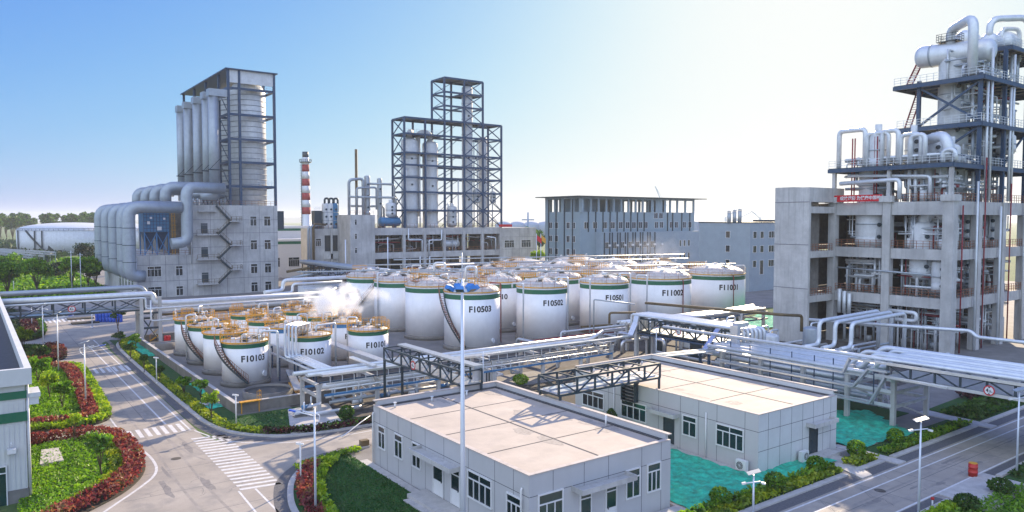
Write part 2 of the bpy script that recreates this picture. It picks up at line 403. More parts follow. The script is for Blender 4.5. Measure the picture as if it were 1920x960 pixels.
for nm_, (px_, py_) in (('round manhole cover in the road junction', (640, 842)), ('round manhole cover near the painted stripes', (330, 860)), ('round manhole cover on the right hand road', (1650, 920))):
    x, y = G(px_, py_); mh = MB(); mh.lathe(x, y, [(.38, .0085), (.38, .014), (.34, .015)], 24); tag(mh.build('manhole_cover', 'groundd', None, (x, y, 0)), nm_, 'manhole cover')
st_ = MB()
for k in range(34):
    if k < 20: x, y, a_, b_ = cr_.uniform(9, 16), cr_.uniform(40, 125), cr_.uniform(.1, .35), cr_.uniform(.4, 2.6)
    else: x, y, a_, b_ = cr_.uniform(38, 90), cr_.uniform(23.8, 26.3), cr_.uniform(.5, 2.6), cr_.uniform(.08, .3)
    pl2 = []
    for i in range(14): an = i * math.pi / 7; rr = cr_.uniform(.65, 1.2); pl2.append((x + a_ * rr * math.cos(an), y + b_ * rr * math.sin(an)))
    st_.sheet(pl2, 2 * T + .0015 + .00004 * k)
struct('road_stains', st_, mat('road_stain', (.22, .20, .185), .7, var=.3, scale=3))
tm = MB()
for off in (0, 1.5):
    P_ = smoothline([(13.2 + off * .5, 84), (13.4 + off * .5, 68), (14.5 + off * .8, 60 - off * .3), (18, 58.6 - off), (25, 58.9 - off), (36, 59 - off)], 3); stripq(tm, P_, .2, 2 * T + .0006)
    P_ = smoothline([(12.0 + off, 88), (12.0 + off, 66), (11.6 + off, 52), (12.6 + off, 38)], 3); stripq(tm, P_, .2, 2 * T + .0009)
    stripq(tm, [(34, 24.2 + off * .95), (140, 24.3 + off * .95)], .2, 2 * T + .0006)
struct('tyre_marks', tm, mat('tyre_mark', (.285, .255, .225), .7, var=.25, scale=.8))
# --- left road lines
pl = MB()
stripq(pl, [(14.35, 73.9), (14.25, 128)], .16, 3 * T)
stripq(pl, [(15.75, 70.5), (15.6, 133)], .16, 3 * T)
stripq(pl, smoothline([(10.5, 84), (10.5, 76), (10.6, 70.5), (10.4, 68.6)]), .15, 3 * T)
stripq(pl, smoothline([(10.9, 68.6), (11.4, 64), (11.1, 60), (9.3, 57.2), (6.7, 54.0), (5, 51.5)]), .2, 3 * T)
stripq(pl, smoothline([(15.9, 52.3), (15.8, 47.7), (15.5, 38)]), .14, 3 * T)
stripq(pl, smoothline([(14.8, 52.5), (14.6, 47.9), (14, 38)]), .14, 3 * T)
stripq(pl, smoothline([(16.0, 70.2), (17.2, 65.2), (20.5, 61.9), (24.5, 60.7), (31, 60.7)]), .14, 3 * T)
for k in range(7): pl.sheet([(10.95 + k * .68, 70.6), (11.3 + k * .68, 70.5), (11.35 + k * .68, 73.4), (11.0 + k * .68, 73.5)], 3 * T)
for k in range(8): pl.sheet([(10.9 + k * .72, 103.6), (11.25 + k * .72, 103.6), (11.25 + k * .72, 107.2), (10.9 + k * .72, 107.2)], 3 * T)
for k in range(9): pl.sheet([(11 + k * .75, 160), (11.4 + k * .75, 160), (11.4 + k * .75, 166), (11 + k * .75, 166)], 3 * T)
for k in range(19):
    y = 52.6 + k * .82; a = 14.95 + (y - 52) * .012
    pl.sheet([(a, y), (a + 2.75, y - .45), (a + 2.75, y - .09), (a, y + .36)], 3 * T)
# --- right road lines
stripq(pl, [(33, 27.62), (180, 27.62)], .15, 3 * T)
stripq(pl, [(33, 26.5), (180, 26.5)], .13, 3 * T)
stripq(pl, [(38, 23.35), (180, 23.35)], .15, 3 * T)
struct('road_markings', pl, 'paint')
gv = MB()
gl_ = smoothline([(19.5, 131.5), (17.2, 127), (16.7, 118), (16.7, 76), (16.8, 70.5), (17.7, 66.0), (20.6, 63.0), (24.5, 61.8), (30, 61.6), (36, 61.7)], 3)
stripq(gv, gl_, .85, 3 * T)
gb = smoothline([(26.9, 57.1), (23.1, 56.8), (20.4, 55.6), (18.0, 52.9), (16.8, 49.8), (16.0, 46.8), (15.2, 40), (14.8, 30)], 3)
stripq(gv, gb, .95, 3 * T)
for a, b in ((33, 52.2), (53.9, 57.5), (59.1, 74.4), (76, 150)): gv.sheet([(a, 27.9), (b, 27.9), (b, 28.85), (a, 28.85)], 3 * T)
for a, b in ((38, 53), (61, 150)): gv.sheet([(a, 22.45), (b, 22.45), (b, 23.2), (a, 23.2)], 3 * T)
struct('gravel_strips', gv, 'gravel')
# --- kerbs (real steps)
kb = MB()
kl = smoothline([(20.6, 131.6), (18.3, 128), (17.35, 122), (17.3, 76), (17.5, 71.2), (18.5, 67.1), (21.0, 64.0), (24.6, 62.6), (30, 62.35), (40, 62.4)], 3)
stripq(kb, kl, .42, 0, .13)
ki = smoothline([(26.6, 56.5), (23.1, 56.15), (20.7, 55.1), (18.6, 52.5), (17.4, 49.6), (16.6, 46.7), (15.8, 40), (15.4, 30)], 3)
stripq(kb, ki, .42, 0, .13)
for a, b in ((33, 52.2), (53.9, 57.5), (59.1, 74.4), (76, 150)):
    x = a
    while x < b - .3:
        e = min(x + .98, b); kb.box(x, 28.85, 0, e - .03, 29.35, .13); x = e
for a, b in ((38, 53), (61, 150)): kb.box(a, 22.0, 0, b, 22.4, .13)
struct('kerbs', kb, 'kerb')
pv = MB()
pv.prism([(37.35, 31.2), (38.6, 31.2), (38.6, 40), (37.35, 40)], 0, .08); pv.prism([(24.6, 31.0), (37.34, 31.2), (37.34, 32.5), (24.6, 32.5)], 0, .08)
pv.prism([(24.3, 30), (25.0, 30), (25.0, 53.4), (24.3, 53.4)], 0, .08)
pv.prism([(46.3, 32.2), (57.7, 32.2), (57.7, 32.95), (46.3, 32.95)], 0, .07); pv.prism([(46.3, 32.96), (46.95, 32.96), (46.95, 53), (46.3, 53)], 0, .07)
pv.prism([(52.35, 27.9), (53.75, 27.9), (56.2, 32.1), (54.0, 32.1)], 0, .075); pv.prism([(57.7, 27.9), (58.9, 27.9), (58.9, 33.5), (57.8, 33.5)], 0, .075)
pv.prism([(74.5, 27.9), (75.9, 27.9), (76.5, 34.5), (74.6, 34.5)], 0, .075); pv.prism([(58.95, 31.7), (66, 31.5), (66, 32), (58.95, 32.3)], 0, .07)
pv.prism([(53.4, 20), (60.8, 20.6), (60.8, 23.2), (53.6, 23.2)], 0, .07)
pv.prism([(17.6, 79.1), (20.7, 79.1), (20.7, 80.6), (17.6, 80.6)], 0, .07)
pv.prism([(22.5, 63.6), (27.5, 63.6), (29.4, 72), (25.2, 72)], 0, .16)
pv.prism([(6.3, 69.2), (9, 69.2), (8.6, 72.4), (6.3, 72.4)], 0, .5) if 0 else pv.prism([G(75, 880), G(120, 872), G(110, 848), G(78, 852)], 0.1, .4)
struct('paving', pv, 'kerb')
# --- lawns
lw = MB()
isl = [(24.3, 56.2)] + [(x + .2, y - .1) for x, y in ki if x < 24.0 and y > 30.5] + [(15.6, 28), (24.3, 28)]
lw.prism(isl, 0, .10)
lw.prism([(17.55, 131), (17.5, 122), (17.5, 80.8), (20.5, 80.8), (20.5, 129)], 0, .06)
lw.prism([(17.6, 78.9), (17.7, 71.2), (18.8, 67.2), (21.2, 64.3), (24.8, 62.9), (40, 62.7), (40, 64.3), (30, 65), (26.5, 72.9), (20.6, 72.9), (20.4, 78.9)], 0, .05)
lw.prism([(57.8, 34.9), (74, 34.9), (74, 60), (57.8, 60)], 0, .05)
lw.prism([(59, 29.4), (74.4, 29.4), (74.4, 31.6), (59, 31.6)], 0, .06)
lw.prism([(106, 76), (160, 76), (160, 88), (126, 100), (124, 90), (106, 86)], 0, .05)
lw.prism([(76, 29.4), (110, 29.4), (110, 36), (77, 34.5)], 0, .06)
lw.prism([(38, 10), (120, 10), (120, 21.9), (61, 21.9), (61, 19.9), (53, 19.6), (52, 21.9), (38, 21.9)], 0, .06)
lw.prism([(33, 29.4), (52.2, 29.4), (52.7, 30.9), (33, 31.1)], 0, .06); lw.prism([(54.3, 29.4), (57.5, 29.4), (57.6, 30.8), (55, 30.8)], 0, .06)
struct('lawn', lw, 'lawn')
nm = MB()
def netsheet(poly, z0):
    P = np.array(poly); lo = P.min(0); hi = P.max(0); st = .55; nx = int((hi[0] - lo[0]) / st) + 1; ny = int((hi[1] - lo[1]) / st) + 1
    vs = []
    for j in range(ny + 1):
        for i in range(nx + 1): vs.append((lo[0] + (hi[0] - lo[0]) * i / nx, lo[1] + (hi[1] - lo[1]) * j / ny, z0 + random.uniform(0, .2)))
    C = np.array([[(vs[j * (nx + 1) + i][0] + vs[(j + 1) * (nx + 1) + i + 1][0]) / 2, (vs[j * (nx + 1) + i][1] + vs[(j + 1) * (nx + 1) + i + 1][1]) / 2] for j in range(ny) for i in range(nx)])
    ok = inpoly(C, poly); fs = [(j * (nx + 1) + i, j * (nx + 1) + i + 1, (j + 1) * (nx + 1) + i + 1, (j + 1) * (nx + 1) + i) for j in range(ny) for i in range(nx)]
    nm.add(vs, [f for f, k in zip(fs, ok) if k])
netsheet([(37.5, 31.2), (54, 31.0), (55.5, 33.1), (46.2, 33.1), (46.2, 53), (37.5, 53)], .09)
netsheet([(58.9, 31.6), (66.5, 31.0), (69, 34), (71, 37.5), (67, 41), (57.6, 41)], .09)
netsheet([(19.6, 112), (20.6, 112), (20.6, 128), (18.9, 128)], .055); netsheet([(20.0, 84), (20.6, 84), (20.6, 90), (20.1, 90)], .055)
netsheet([(18.9, 77), (20.3, 77), (20.3, 78.8), (19.2, 78.8)], .055)
netsheet([(112, 77), (150, 77), (150, 84), (128, 90), (112, 84)], .07)
tag(nm.build('dust_net', 'net'), kind='stuff')
# --- left beds
bed2 = smoothline([(3.2, 78.2), (8, 76.8), (10.6, 78.6), (10.9, 82.6), (11.3, 92), (11.6, 104), (11.4, 109.5), (8.5, 112), (3.2, 112.5)], 2)
bedm = smoothline([(3.2, 115.3), (8, 115.2), (10.2, 116.3), (11, 121), (10.9, 127), (9.5, 133), (3.2, 134)], 2)
bed1 = smoothline([(3.2, 138), (7.7, 137.3), (10.2, 143), (10.8, 161), (10, 190), (3.2, 190)], 2)
bed3 = smoothline([(3.3, 74.6), (6.3, 74.5), (9.6, 73.9), (10.6, 70), (10.9, 65), (10.4, 60.6), (8.5, 56.9), (6.0, 54.6), (3.2, 52)], 2)
bs = MB()
for b in (bed1, bed2, bedm, bed3): bs.prism(b, 0, .1)
bs.prism([(-30, 75), (3.15, 75), (3.15, 190), (-30, 190)], 0, .02)
struct('bed_soil', bs, 'soil')
def inset(poly_line, d, c):
    o = []
    for i, p in enumerate(poly_line):
        a = poly_line[max(i - 1, 0)]; b = poly_line[min(i + 1, len(poly_line) - 1)]
        dx, dy = b[0] - a[0], b[1] - a[1]; l_ = math.hypot(dx, dy) or 1; nx, ny = -dy / l_, dx / l_
        if (c[0] - p[0]) * nx + (c[1] - p[1]) * ny < 0: nx, ny = -nx, -ny
        o.append((p[0] + nx * d, p[1] + ny * d))
    return o
def hedge(name, label, line, w_, h, kinds, dens=75, size=.17):
    poly = strip(line, w_) if w_ else line
    C = scatter(poly, dens, .05, h, 2.2, .18)
    C[:, :2] += rng.normal(0, .05, (len(C), 2))
    o = leafobj(name, C, size, kinds); tag(o, label, None, None, 'stuff'); return o
c2 = (6, 94)
o2 = [p for p in bed2 if p[0] > 3.3 or p[1] < 90]
hedge('lime_hedge', 'low lime green hedge edging the big roadside bed', inset(o2[:-6], .55, c2), 1.15, .75, 'lime', 100)
r2 = inset(o2[:-4], 1.75, c2)
hedge('red_hedge', 'red leaved hedge inside the big roadside bed', r2, 1.3, 1.0, 'red', 110)
hedge('bed_weeds', 'bright green ground cover in the big roadside bed', [p for p in inset(bed2, 2.5, c2)], 0, .55, 'weed', 60)
hedge('red_hedge', 'red leaved hedge round the middle roadside bed', inset(bedm[:-8], .9, (6, 124)), 1.6, .9, 'red', 55, .22)
hedge('bed_weeds', 'green ground cover in the middle roadside bed', inset(bedm, 1.8, (6, 124)), 0, .5, 'mid', 45, .22)
hedge('plum_hedge', 'dark plum hedge in the far roadside bed', inset(bed1[:-8], 2.2, (5, 160)), 2.4, 1.0, 'plum', 30, .3)
hedge('green_hedge', 'green hedge edging the far roadside bed', inset(bed1[:-8], .6, (5, 160)), 1.3, .8, 'mid', 40, .3)
hedge('bed_weeds', 'dark green ground cover in the far roadside bed', inset(bed1, 2.6, (5, 160)), 0, .6, 'dark', 25, .35)
c3 = (6, 65)
hedge('red_hedge', 'red hedge curving round the bed nearest the warehouse', inset(bed3[4:], .75, c3), 1.45, 1.0, 'red', 130, .15)
hedge('lime_hedge', 'lime hedge inside the red hedge nearest the warehouse', inset(bed3[8:-6], 1.9, c3), 1.0, .6, 'yell', 120, .14)
b3 = [p for p in inset(bed3, 1.9, c3)]
hedge('bed_weeds', 'bright ground cover in the bed nearest the warehouse', b3, 0, .42, 'weed', 90, .13)
# lawn edge hedges
hl = [(x + .75 * (1 if y > 70 else .6), y + (0 if y > 70 else .6)) for x, y in kl]
hA = [p for p in hl if p[1] > 72]; hB = [p for p in hl if p[1] <= 74 and p[0] < 21.0]; hC = [p for p in hl if p[0] >= 20.6 and p[1] < 70]
hedge('lawn_hedge', 'low yellow green hedge between kerb and tank farm lawn', hA, 1.0, .5, 'yell', 70)
hedge('lawn_hedge', 'yellow green hedge at the lawn corner by the crossing', hB, 1.0, .55, 'yell', 80)
hedge('plum_hedge', 'plum and green hedge along the bend below the lawn', hC, 1.1, .6, 'plum', 95)
hedge('plum_hedge_leaves', 'green shoots in the plum hedge along the bend', hC, 1.2, .7, 'mid', 25)
hi_ = [(x + .95, y - .25) for x, y in ki if 44 < y < 55.3]
hedge('red_hedge', 'red hedge at the corner of the lawn beside the grey building', [p for p in hi_ if p[1] < 54.2], 1.1, .8, 'red', 110, .15)
hedge('lime_hedge', 'lime hedge inside the red corner hedge by the grey building', [(x + .9, y - .35) for x, y in hi_ if y < 54.8], .8, .55, 'lime', 110, .15)
hedge('lime_hedge', 'lime hedge along the kerb behind the grey building lawn', [(19.6, 54.3), (21.6, 55.0), (23.6, 55.5), (25.4, 55.7)], .9, .5, 'lime', 110, .15)
gr = scatter([(p[0] + .3, p[1] - .1) if p[0] < 24 else p for p in isl], 130, .09, .17, 1)
tag(leafobj('grass', gr, .07, 'turf'), 'dark mown grass in front of the grey building', kind='stuff')
gr = scatter([(18.6, 68.5), (21.5, 64.6), (29.5, 64.2), (27, 72.4), (18.6, 72.4)], 60, .04, .13, 1)
tag(leafobj('grass', gr, .07, 'turf'), 'green grass below the round pit', kind='stuff')
hedge('roadside_hedge', 'yellow green hedge beside the right hand road, nearest stretch', [(34, 29.8), (52.3, 29.8)], .9, .5, 'yell', 110)
hedge('roadside_hedge_back', 'darker green hedge behind the nearest roadside hedge', [(34, 30.6), (52.6, 30.5)], .7, .65, 'fresh', 90)
hedge('roadside_hedge', 'short yellow green hedge between the two paved paths', [(54.3, 30.0), (57.5, 30.0)], 1.3, .5, 'yell', 110)
hedge('roadside_hedge', 'green hedge beside the right hand road beyond the second path', [(59.2, 29.9), (74.3, 29.9)], 1.1, .5, 'fresh', 75)
hedge('roadside_hedge_back', 'yellow fringe of the hedge beyond the second path', [(59.2, 29.55), (68, 29.55)], .4, .45, 'yell', 90)
hedge('roadside_hedge', 'green hedge under the pipe bridge beside the road', [(76.2, 31.3), (95, 31.3)], 3.4, .5, 'mid', 40, .22)
hedge('plum_hedge', 'plum shrubs under the pipe bridge beside the road', [(84, 34), (97, 34.5)], 1.6, 1.0, 'plum', 50, .22)
hedge('verge_hedge', 'yellow green hedge on the near side of the right hand road', [(46, 21.5), (52.4, 21.5)], .8, .5, 'lime', 110)
hedge('verge_hedge', 'dark hedge behind the lamp on the near verge', [(61.5, 21.4), (80, 21.4)], .8, .5, 'mid', 90)
gr = scatter([(46, 14), (52, 14), (60, 18.5), (60, 20.5), (52, 21.2), (46, 21.2)], 90, .05, .3, 1)
tag(leafobj('grass', gr, .12, 'weed'), 'long yellow green grass on the near verge', kind='stuff')
far = scatter([(-70, 205), (17, 206), (30, 214), (31, 330), (70, 420), (-70, 420)], 1.2, 0, .6, 1)
tag(leafobj('far_grass', far, .9, 'fresh'), 'rough green ground cover beyond the plant road', kind='stuff')
far = scatter([(-120, 340), (20, 340), (60, 520), (60, 700), (-120, 700)], .12, 0, 3, 1)
tag(leafobj('far_scrub', far, 2.6, 'dark'), 'dark green scrub beyond the far tanks', kind='stuff')

# ------------------------------------------------------------------ trees and bushes
def tree(label, x, y, h, r, kind, name='tree', group=None, n=1400, size=.2, trunk=.35, cat='tree', squash=.75, tr=.1):
    t = thing(name, label, cat, (x, y, .05), group)
    mb = MB(); lean = (random.uniform(-.1, .1) * h * .3, random.uniform(-.1, .1) * h * .3)
    top = Vector((x + lean[0], y + lean[1], h * .8)); base = Vector((x, y, 0)); fork = base.lerp(top, trunk)
    mb.tube([base, base.lerp(fork, .5) + Vector((.02 * h, 0, 0)), fork], tr, 7, r2=tr * .7)
    cz = h - r * squash; K = max(7, int(9 + r)); cl = []
    for k in range(K):
        a = 2 * math.pi * k / K * 1.618 * 2; e = random.uniform(-.55, 1)
        rr = r * random.uniform(.35, .85) * math.cos(e * .9)
        c = Vector((top.x + rr * math.cos(a), top.y + rr * math.sin(a), cz + r * squash * e * .8)); cl.append(c)
        mid = fork.lerp(c, .5) + Vector((0, 0, .08 * h)); mb.tube([fork - Vector((0, 0, random.uniform(0, .15) * h)), mid, c], tr * .42, 5, r2=tr * .12)
    mb.build('trunk', 'bark', t)
    C = []
    for c in cl:
        m = n // K; q = rng.normal(size=(m, 3)); q /= np.linalg.norm(q, axis=1)[:, None]
        q *= (r * random.uniform(.32, .52)) * rng.uniform(.45, 1.05, (m, 1)); q[:, 2] *= .75; C.append(q + np.array(c))
    leafobj('crown', np.vstack(C), size, kind, t); return t
def bush(label, x, y, h, r, kind, n=900, size=.11, group=None):
    t = thing('bush', label, 'bush', (x, y, .05), group)
    MB().tube([(x, y, 0), (x, y, h * .5)], .05, 6).build('stem', 'bark', t)
    q = rng.normal(size=(n, 3)); q /= np.linalg.norm(q, axis=1)[:, None]
    q *= rng.uniform(.75, 1.03, (n, 1)); q[:, :2] *= r; q[:, 2] *= h / 2
    leafobj('crown', q + np.array([x, y, h / 2 + .08]), size, kind, t); return t
for px, py, n_ in ((1360, 955, 'round clipped bush beside the near lamp on the right hand road'), (1462, 925, 'round clipped bush behind the nearest roadside hedge'),
                   (1540, 892, 'round clipped bush near the air conditioner'), (1614, 860, 'round clipped bush between the two paved paths'),
                   (1688, 836, 'round clipped bush beyond the second paved path')):
    x, y = G(px, py); bush(n_, x, y + .4, 1.3, .72, 'fresh', group='clipped bushes beside the right hand road')
bush('dark clipped bush under the pipe bridge', 77.3, 30.6, 1.1, .8, 'mid'); bush('plum bush beside the far road kerb', 88, 31, 1.2, 1.2, 'plum')
bush('clipped bush on the near verge, left of two', 52.2, 20.8, 1.0, .75, 'mid'); bush('clipped bush on the near verge, right of two', 57.3, 20.7, 1.0, .8, 'mid')
x, y = G(650, 786); bush('round dark green bush beside the concrete pipe rack', x, y, 1.25, .72, 'mid')
x, y = G(976, 722); bush('green bush behind the first flat roof', x, y, 1.2, .9, 'fresh')
bush('bush between the two grey buildings', 43.5, 50.5, 2.0, .9, 'fresh'); bush('dark bush against the second grey building wall', 45.6, 47.2, 2.2, .55, 'mid')
bush('red bush at the corner of the bed nearest the warehouse', 4.2, 73.4, 1.0, .95, 'red', 1500)
for i, (px, py, h, r, k, lb_) in enumerate(((345, 745, 2.2, .75, 'fresh', 'young tree on the lawn, second from the wall corner'), (376, 755, 2.4, .75, 'fresh', 'young tree on the lawn beside the yellow barrier'),
        (397, 792, 2.9, .85, 'lime', 'bright young tree at the lawn corner by the crossing'), (300, 718, 2.0, .6, 'mid', 'thin young tree beside the white camera post'),
        (270, 700, 2.2, .6, 'mid', 'thin young tree on the lawn left of the camera post'), (245, 675, 2.4, .8, 'mid', 'young tree near the far end of the lawn'),
        (225, 655, 2.6, .9, 'mid', 'leafy young tree at the far end of the lawn'), (255, 655, 2.2, .9, 'fresh', 'leafy young tree where the lawn meets the wall'))):
    x, y = G(px, py); tree(lb_, x, y, h, r, k, 'young_tree', 'young trees on the tank farm lawn', 700, .13, .4, tr=.05)
tree('slim young tree in the bed nearest the warehouse', 7.4, 61.2, 3.4, .95, 'fresh', 'young_tree', n=900, size=.13, tr=.06)
tree('tiny yellow tree at the red hedge corner', 6.8, 72.2, 2.6, .6, 'lime', 'young_tree', n=350, size=.13, tr=.05)
tree('bright young tree in the big bed nearest the road lamp', 7.0, 84.5, 3.2, 1.0, 'weed', 'young_tree', n=1000, size=.15, tr=.06)
tree('bright young tree in the middle of the big bed', 6.4, 90.5, 3.2, 1.1, 'lime', 'young_tree', n=1000, size=.15, tr=.06)
tree('bright young tree at the far end of the big bed', 6.0, 99, 3.4, 1.4, 'weed', 'young_tree', n=1300, size=.17, tr=.07)
tree('yellow green young tree in the middle roadside bed', 6.0, 127, 3.6, 1.3, 'lime', 'young_tree', n=1000, size=.2, tr=.07)
tree('low green shrub tree in the middle roadside bed', 7.4, 119, 1.9, 1.2, 'mid', 'young_tree', n=800, size=.18, tr=.06)
tree('small tree beside the blue drums', 20, 139.5, 4.2, 1.3, 'mid', 'young_tree', n=700, size=.22, tr=.08)
# larger roadside trees beyond the pipe bridge
for i, (px, py, top, hw, k, lb_) in enumerate(((15, 560, 495, 30, 'fresh', 'sunlit round tree cut by the left edge of the view'), (68, 548, 487, 27, 'fresh', 'sunlit spreading tree with bare forked trunk'),
        (22, 525, 478, 26, 'fresh', 'dense olive tree behind the leftmost tree'), (135, 542, 486, 20, 'fresh', 'sunlit tree left of the duct bundle'),
        (165, 540, 484, 24, 'fresh', 'tallest sunlit tree against the duct bundle'), (160, 505, 458, 20, 'dark', 'dark round tree in front of the big white tank'),
        (180, 538, 500, 14, 'mid', 'small tree at the foot of the duct bundle'), (104, 522, 492, 20, 'dark', 'dark low tree behind the sunlit trees'))):
    x, y = G(px, py); d = x * fw[0] + y * fw[1]; h = HC - (top - 412) * d / F
    tree(lb_, x, y, h, hw * d / F, k, 'roadside_tree', 'roadside trees beyond the pipe bridge', 2600, .34, .3, tr=.22, squash=.7)
# far tree line: individual trees on the skyline
i = 0
for px in list(range(-10, 66, 11)) + [88, 100] + list(range(124, 186, 8)):
    i += 1; top = {0: 401, 1: 403, 2: 399}[i % 3]; d = 640 + (i % 4) * 25; x, y, _ = D(px, 440, d); h = HC - (top - 412) * d / F
    side = 'left' if px < 75 else ('middle' if px < 110 else 'right')
    tree('tall hazy tree on the far skyline, %s clump' % side, x, y, h, 6.5, 'mid', 'skyline_tree', 'skyline trees, %s clump' % side, 1100, 1.1, .3, tr=.4, squash=1.1)
for k in range(6):
    x, y, _ = D(960 + 8 + k * 8, 470, 300 + k * 6); tree('green tree between the refinery annex and office, %s' % ('left side' if k < 3 else 'right side'), x, y, 15 - k % 3, 4.5, 'mid', 'tree', 'trees between the annex and the office ' + ('left' if k < 3 else 'right'), 900, .7, .3, tr=.3)
x, y, _ = D(1006, 480, 235); tree('yellow green tree behind the flags', x, y, 9.5, 2.2, 'lime', 'tree', None, 900, .4, .3, tr=.2)
for k in range(3):
    x, y, _ = D(1555 - 172 + k * 22, 480, 205 + k * 5); tree('small tree beyond the far right tank, %s' % ('first', 'second', 'third')[k], x, y, 5.5, 1.8, 'mid', 'tree', 'trees beyond the far right tank', 700, .35, .3, tr=.15)
hl_ = MB()
for k in range(60):
    a0 = R(20 + k * 1.7); rr = 5200; hgt = lambda t: 22 + 16 * math.sin(t * 7) + 10 * math.sin(t * 17 + 1) + 5 * math.sin(t * 41)
    for t0 in (a0,):
        t1 = t0 + R(1.7); p0 = (rr * math.cos(t0), rr * math.sin(t0)); p1 = (rr * math.cos(t1), rr * math.sin(t1)); q0 = (p0[0] * 1.1, p0[1] * 1.1); q1 = (p1[0] * 1.1, p1[1] * 1.1)
        h0, h1 = max(4, hgt(t0)), max(4, hgt(t1))
        hl_.add([(*p0, 0), (*p1, 0), ((p1[0] + q1[0]) / 2, (p1[1] + q1[1]) / 2, h1), ((p0[0] + q0[0]) / 2, (p0[1] + q0[1]) / 2, h0), (*q1, 0), (*q0, 0)], [(0, 1, 2, 3), (3, 2, 4, 5)])
struct('hills', hl_, mat('far_hill', (.10, .14, .17), 1, var=.1, scale=.01))
# ================================================================== two grey buildings
def window(parent, plane, c, a0, a1, z0, z1, face, lights=2, glass='glass', transom=True, name='window', fcol='frame', dep=.10):
    """plane 'x' (wall x=c, a along y) or 'y' (wall y=c, a along x); face=-1: wall faces the negative axis"""
    g = MB(); e = -face
    def bx(mb, u0, v0, u1, v1, d0, d1):
        if plane == 'x': mb.box(c + face * d0, u0, v0, c + face * d1, u1, v1)
        else: mb.box(u0, c + face * d0, v0, u1, c + face * d1, v1)
    bx(g, a0, z0, a1, z1, .012, .03)
    g.build(name, glass, parent); w_ = parent.children[-1] if False else None
    pane = [o for o in parent.children][-1]
    f = MB(); t = .045
    bx(f, a0 - .04, z0 - .05, a1 + .04, z0 + t, .0, .09)
    bx(f, a0 - .04, z1 - t, a1 + .04, z1 + .04, .0, .085)
    bx(f, a0 - .04, z0 + t, a0 + t, z1 - t, .0, .08); bx(f, a1 - t, z0 + t, a1 + .04, z1 - t, .0, .08)
    zt = z1 - (z1 - z0) * .28
    if transom: bx(f, a0 + t, zt - .04, a1 - t, zt + .04, .02, .075)
    for k in range(1, lights):
        u = a0 + (a1 - a0) * k / lights; top = zt - .04 if transom and (lights < 4 or k != lights // 2) else z1 - t
        bx(f, u - .035, z0 + t, u + .035, top, .02, .07)
    fo = f.build('frame', fcol, pane); return pane
def door(parent, plane, c, a0, a1, z0, z1, face, col, fr='frame', lower=None):
    g = MB()
    def bx(mb, u0, v0, u1, v1, d0, d1):
        if plane == 'x': mb.box(c + face * d0, u0, v0, c + face * d1, u1, v1)
        else: mb.box(u0, c + face * d0, v0, u1, c + face * d1, v1)
    bx(g, a0, z0, a1, z1, .012, .04); d = g.build('door', col, parent)
    f = MB(); bx(f, a0 - .07, z0, a0, z1 + .07, .0, .09); bx(f, a1, z0, a1 + .07, z1 + .07, .0, .09); bx(f, a0, z1, a1, z1 + .07, .0, .088)
    bx(f, a0, z1 - .45, a1, z1 - .38, .04, .08); f.build('frame', fr, d)
    if lower: h = MB(); bx(h, a0 + .02, z0 + .02, a1 - .02, z0 + (z1 - z0) * .42, .042, .07); h.build('lower_panel', lower, d)
    hh = MB(); bx(hh, a0 + .08, z0 + 1.0, a0 + .13, z0 + 1.2, .07, .12); hh.build('handle', 'dsteel', d)
    return d
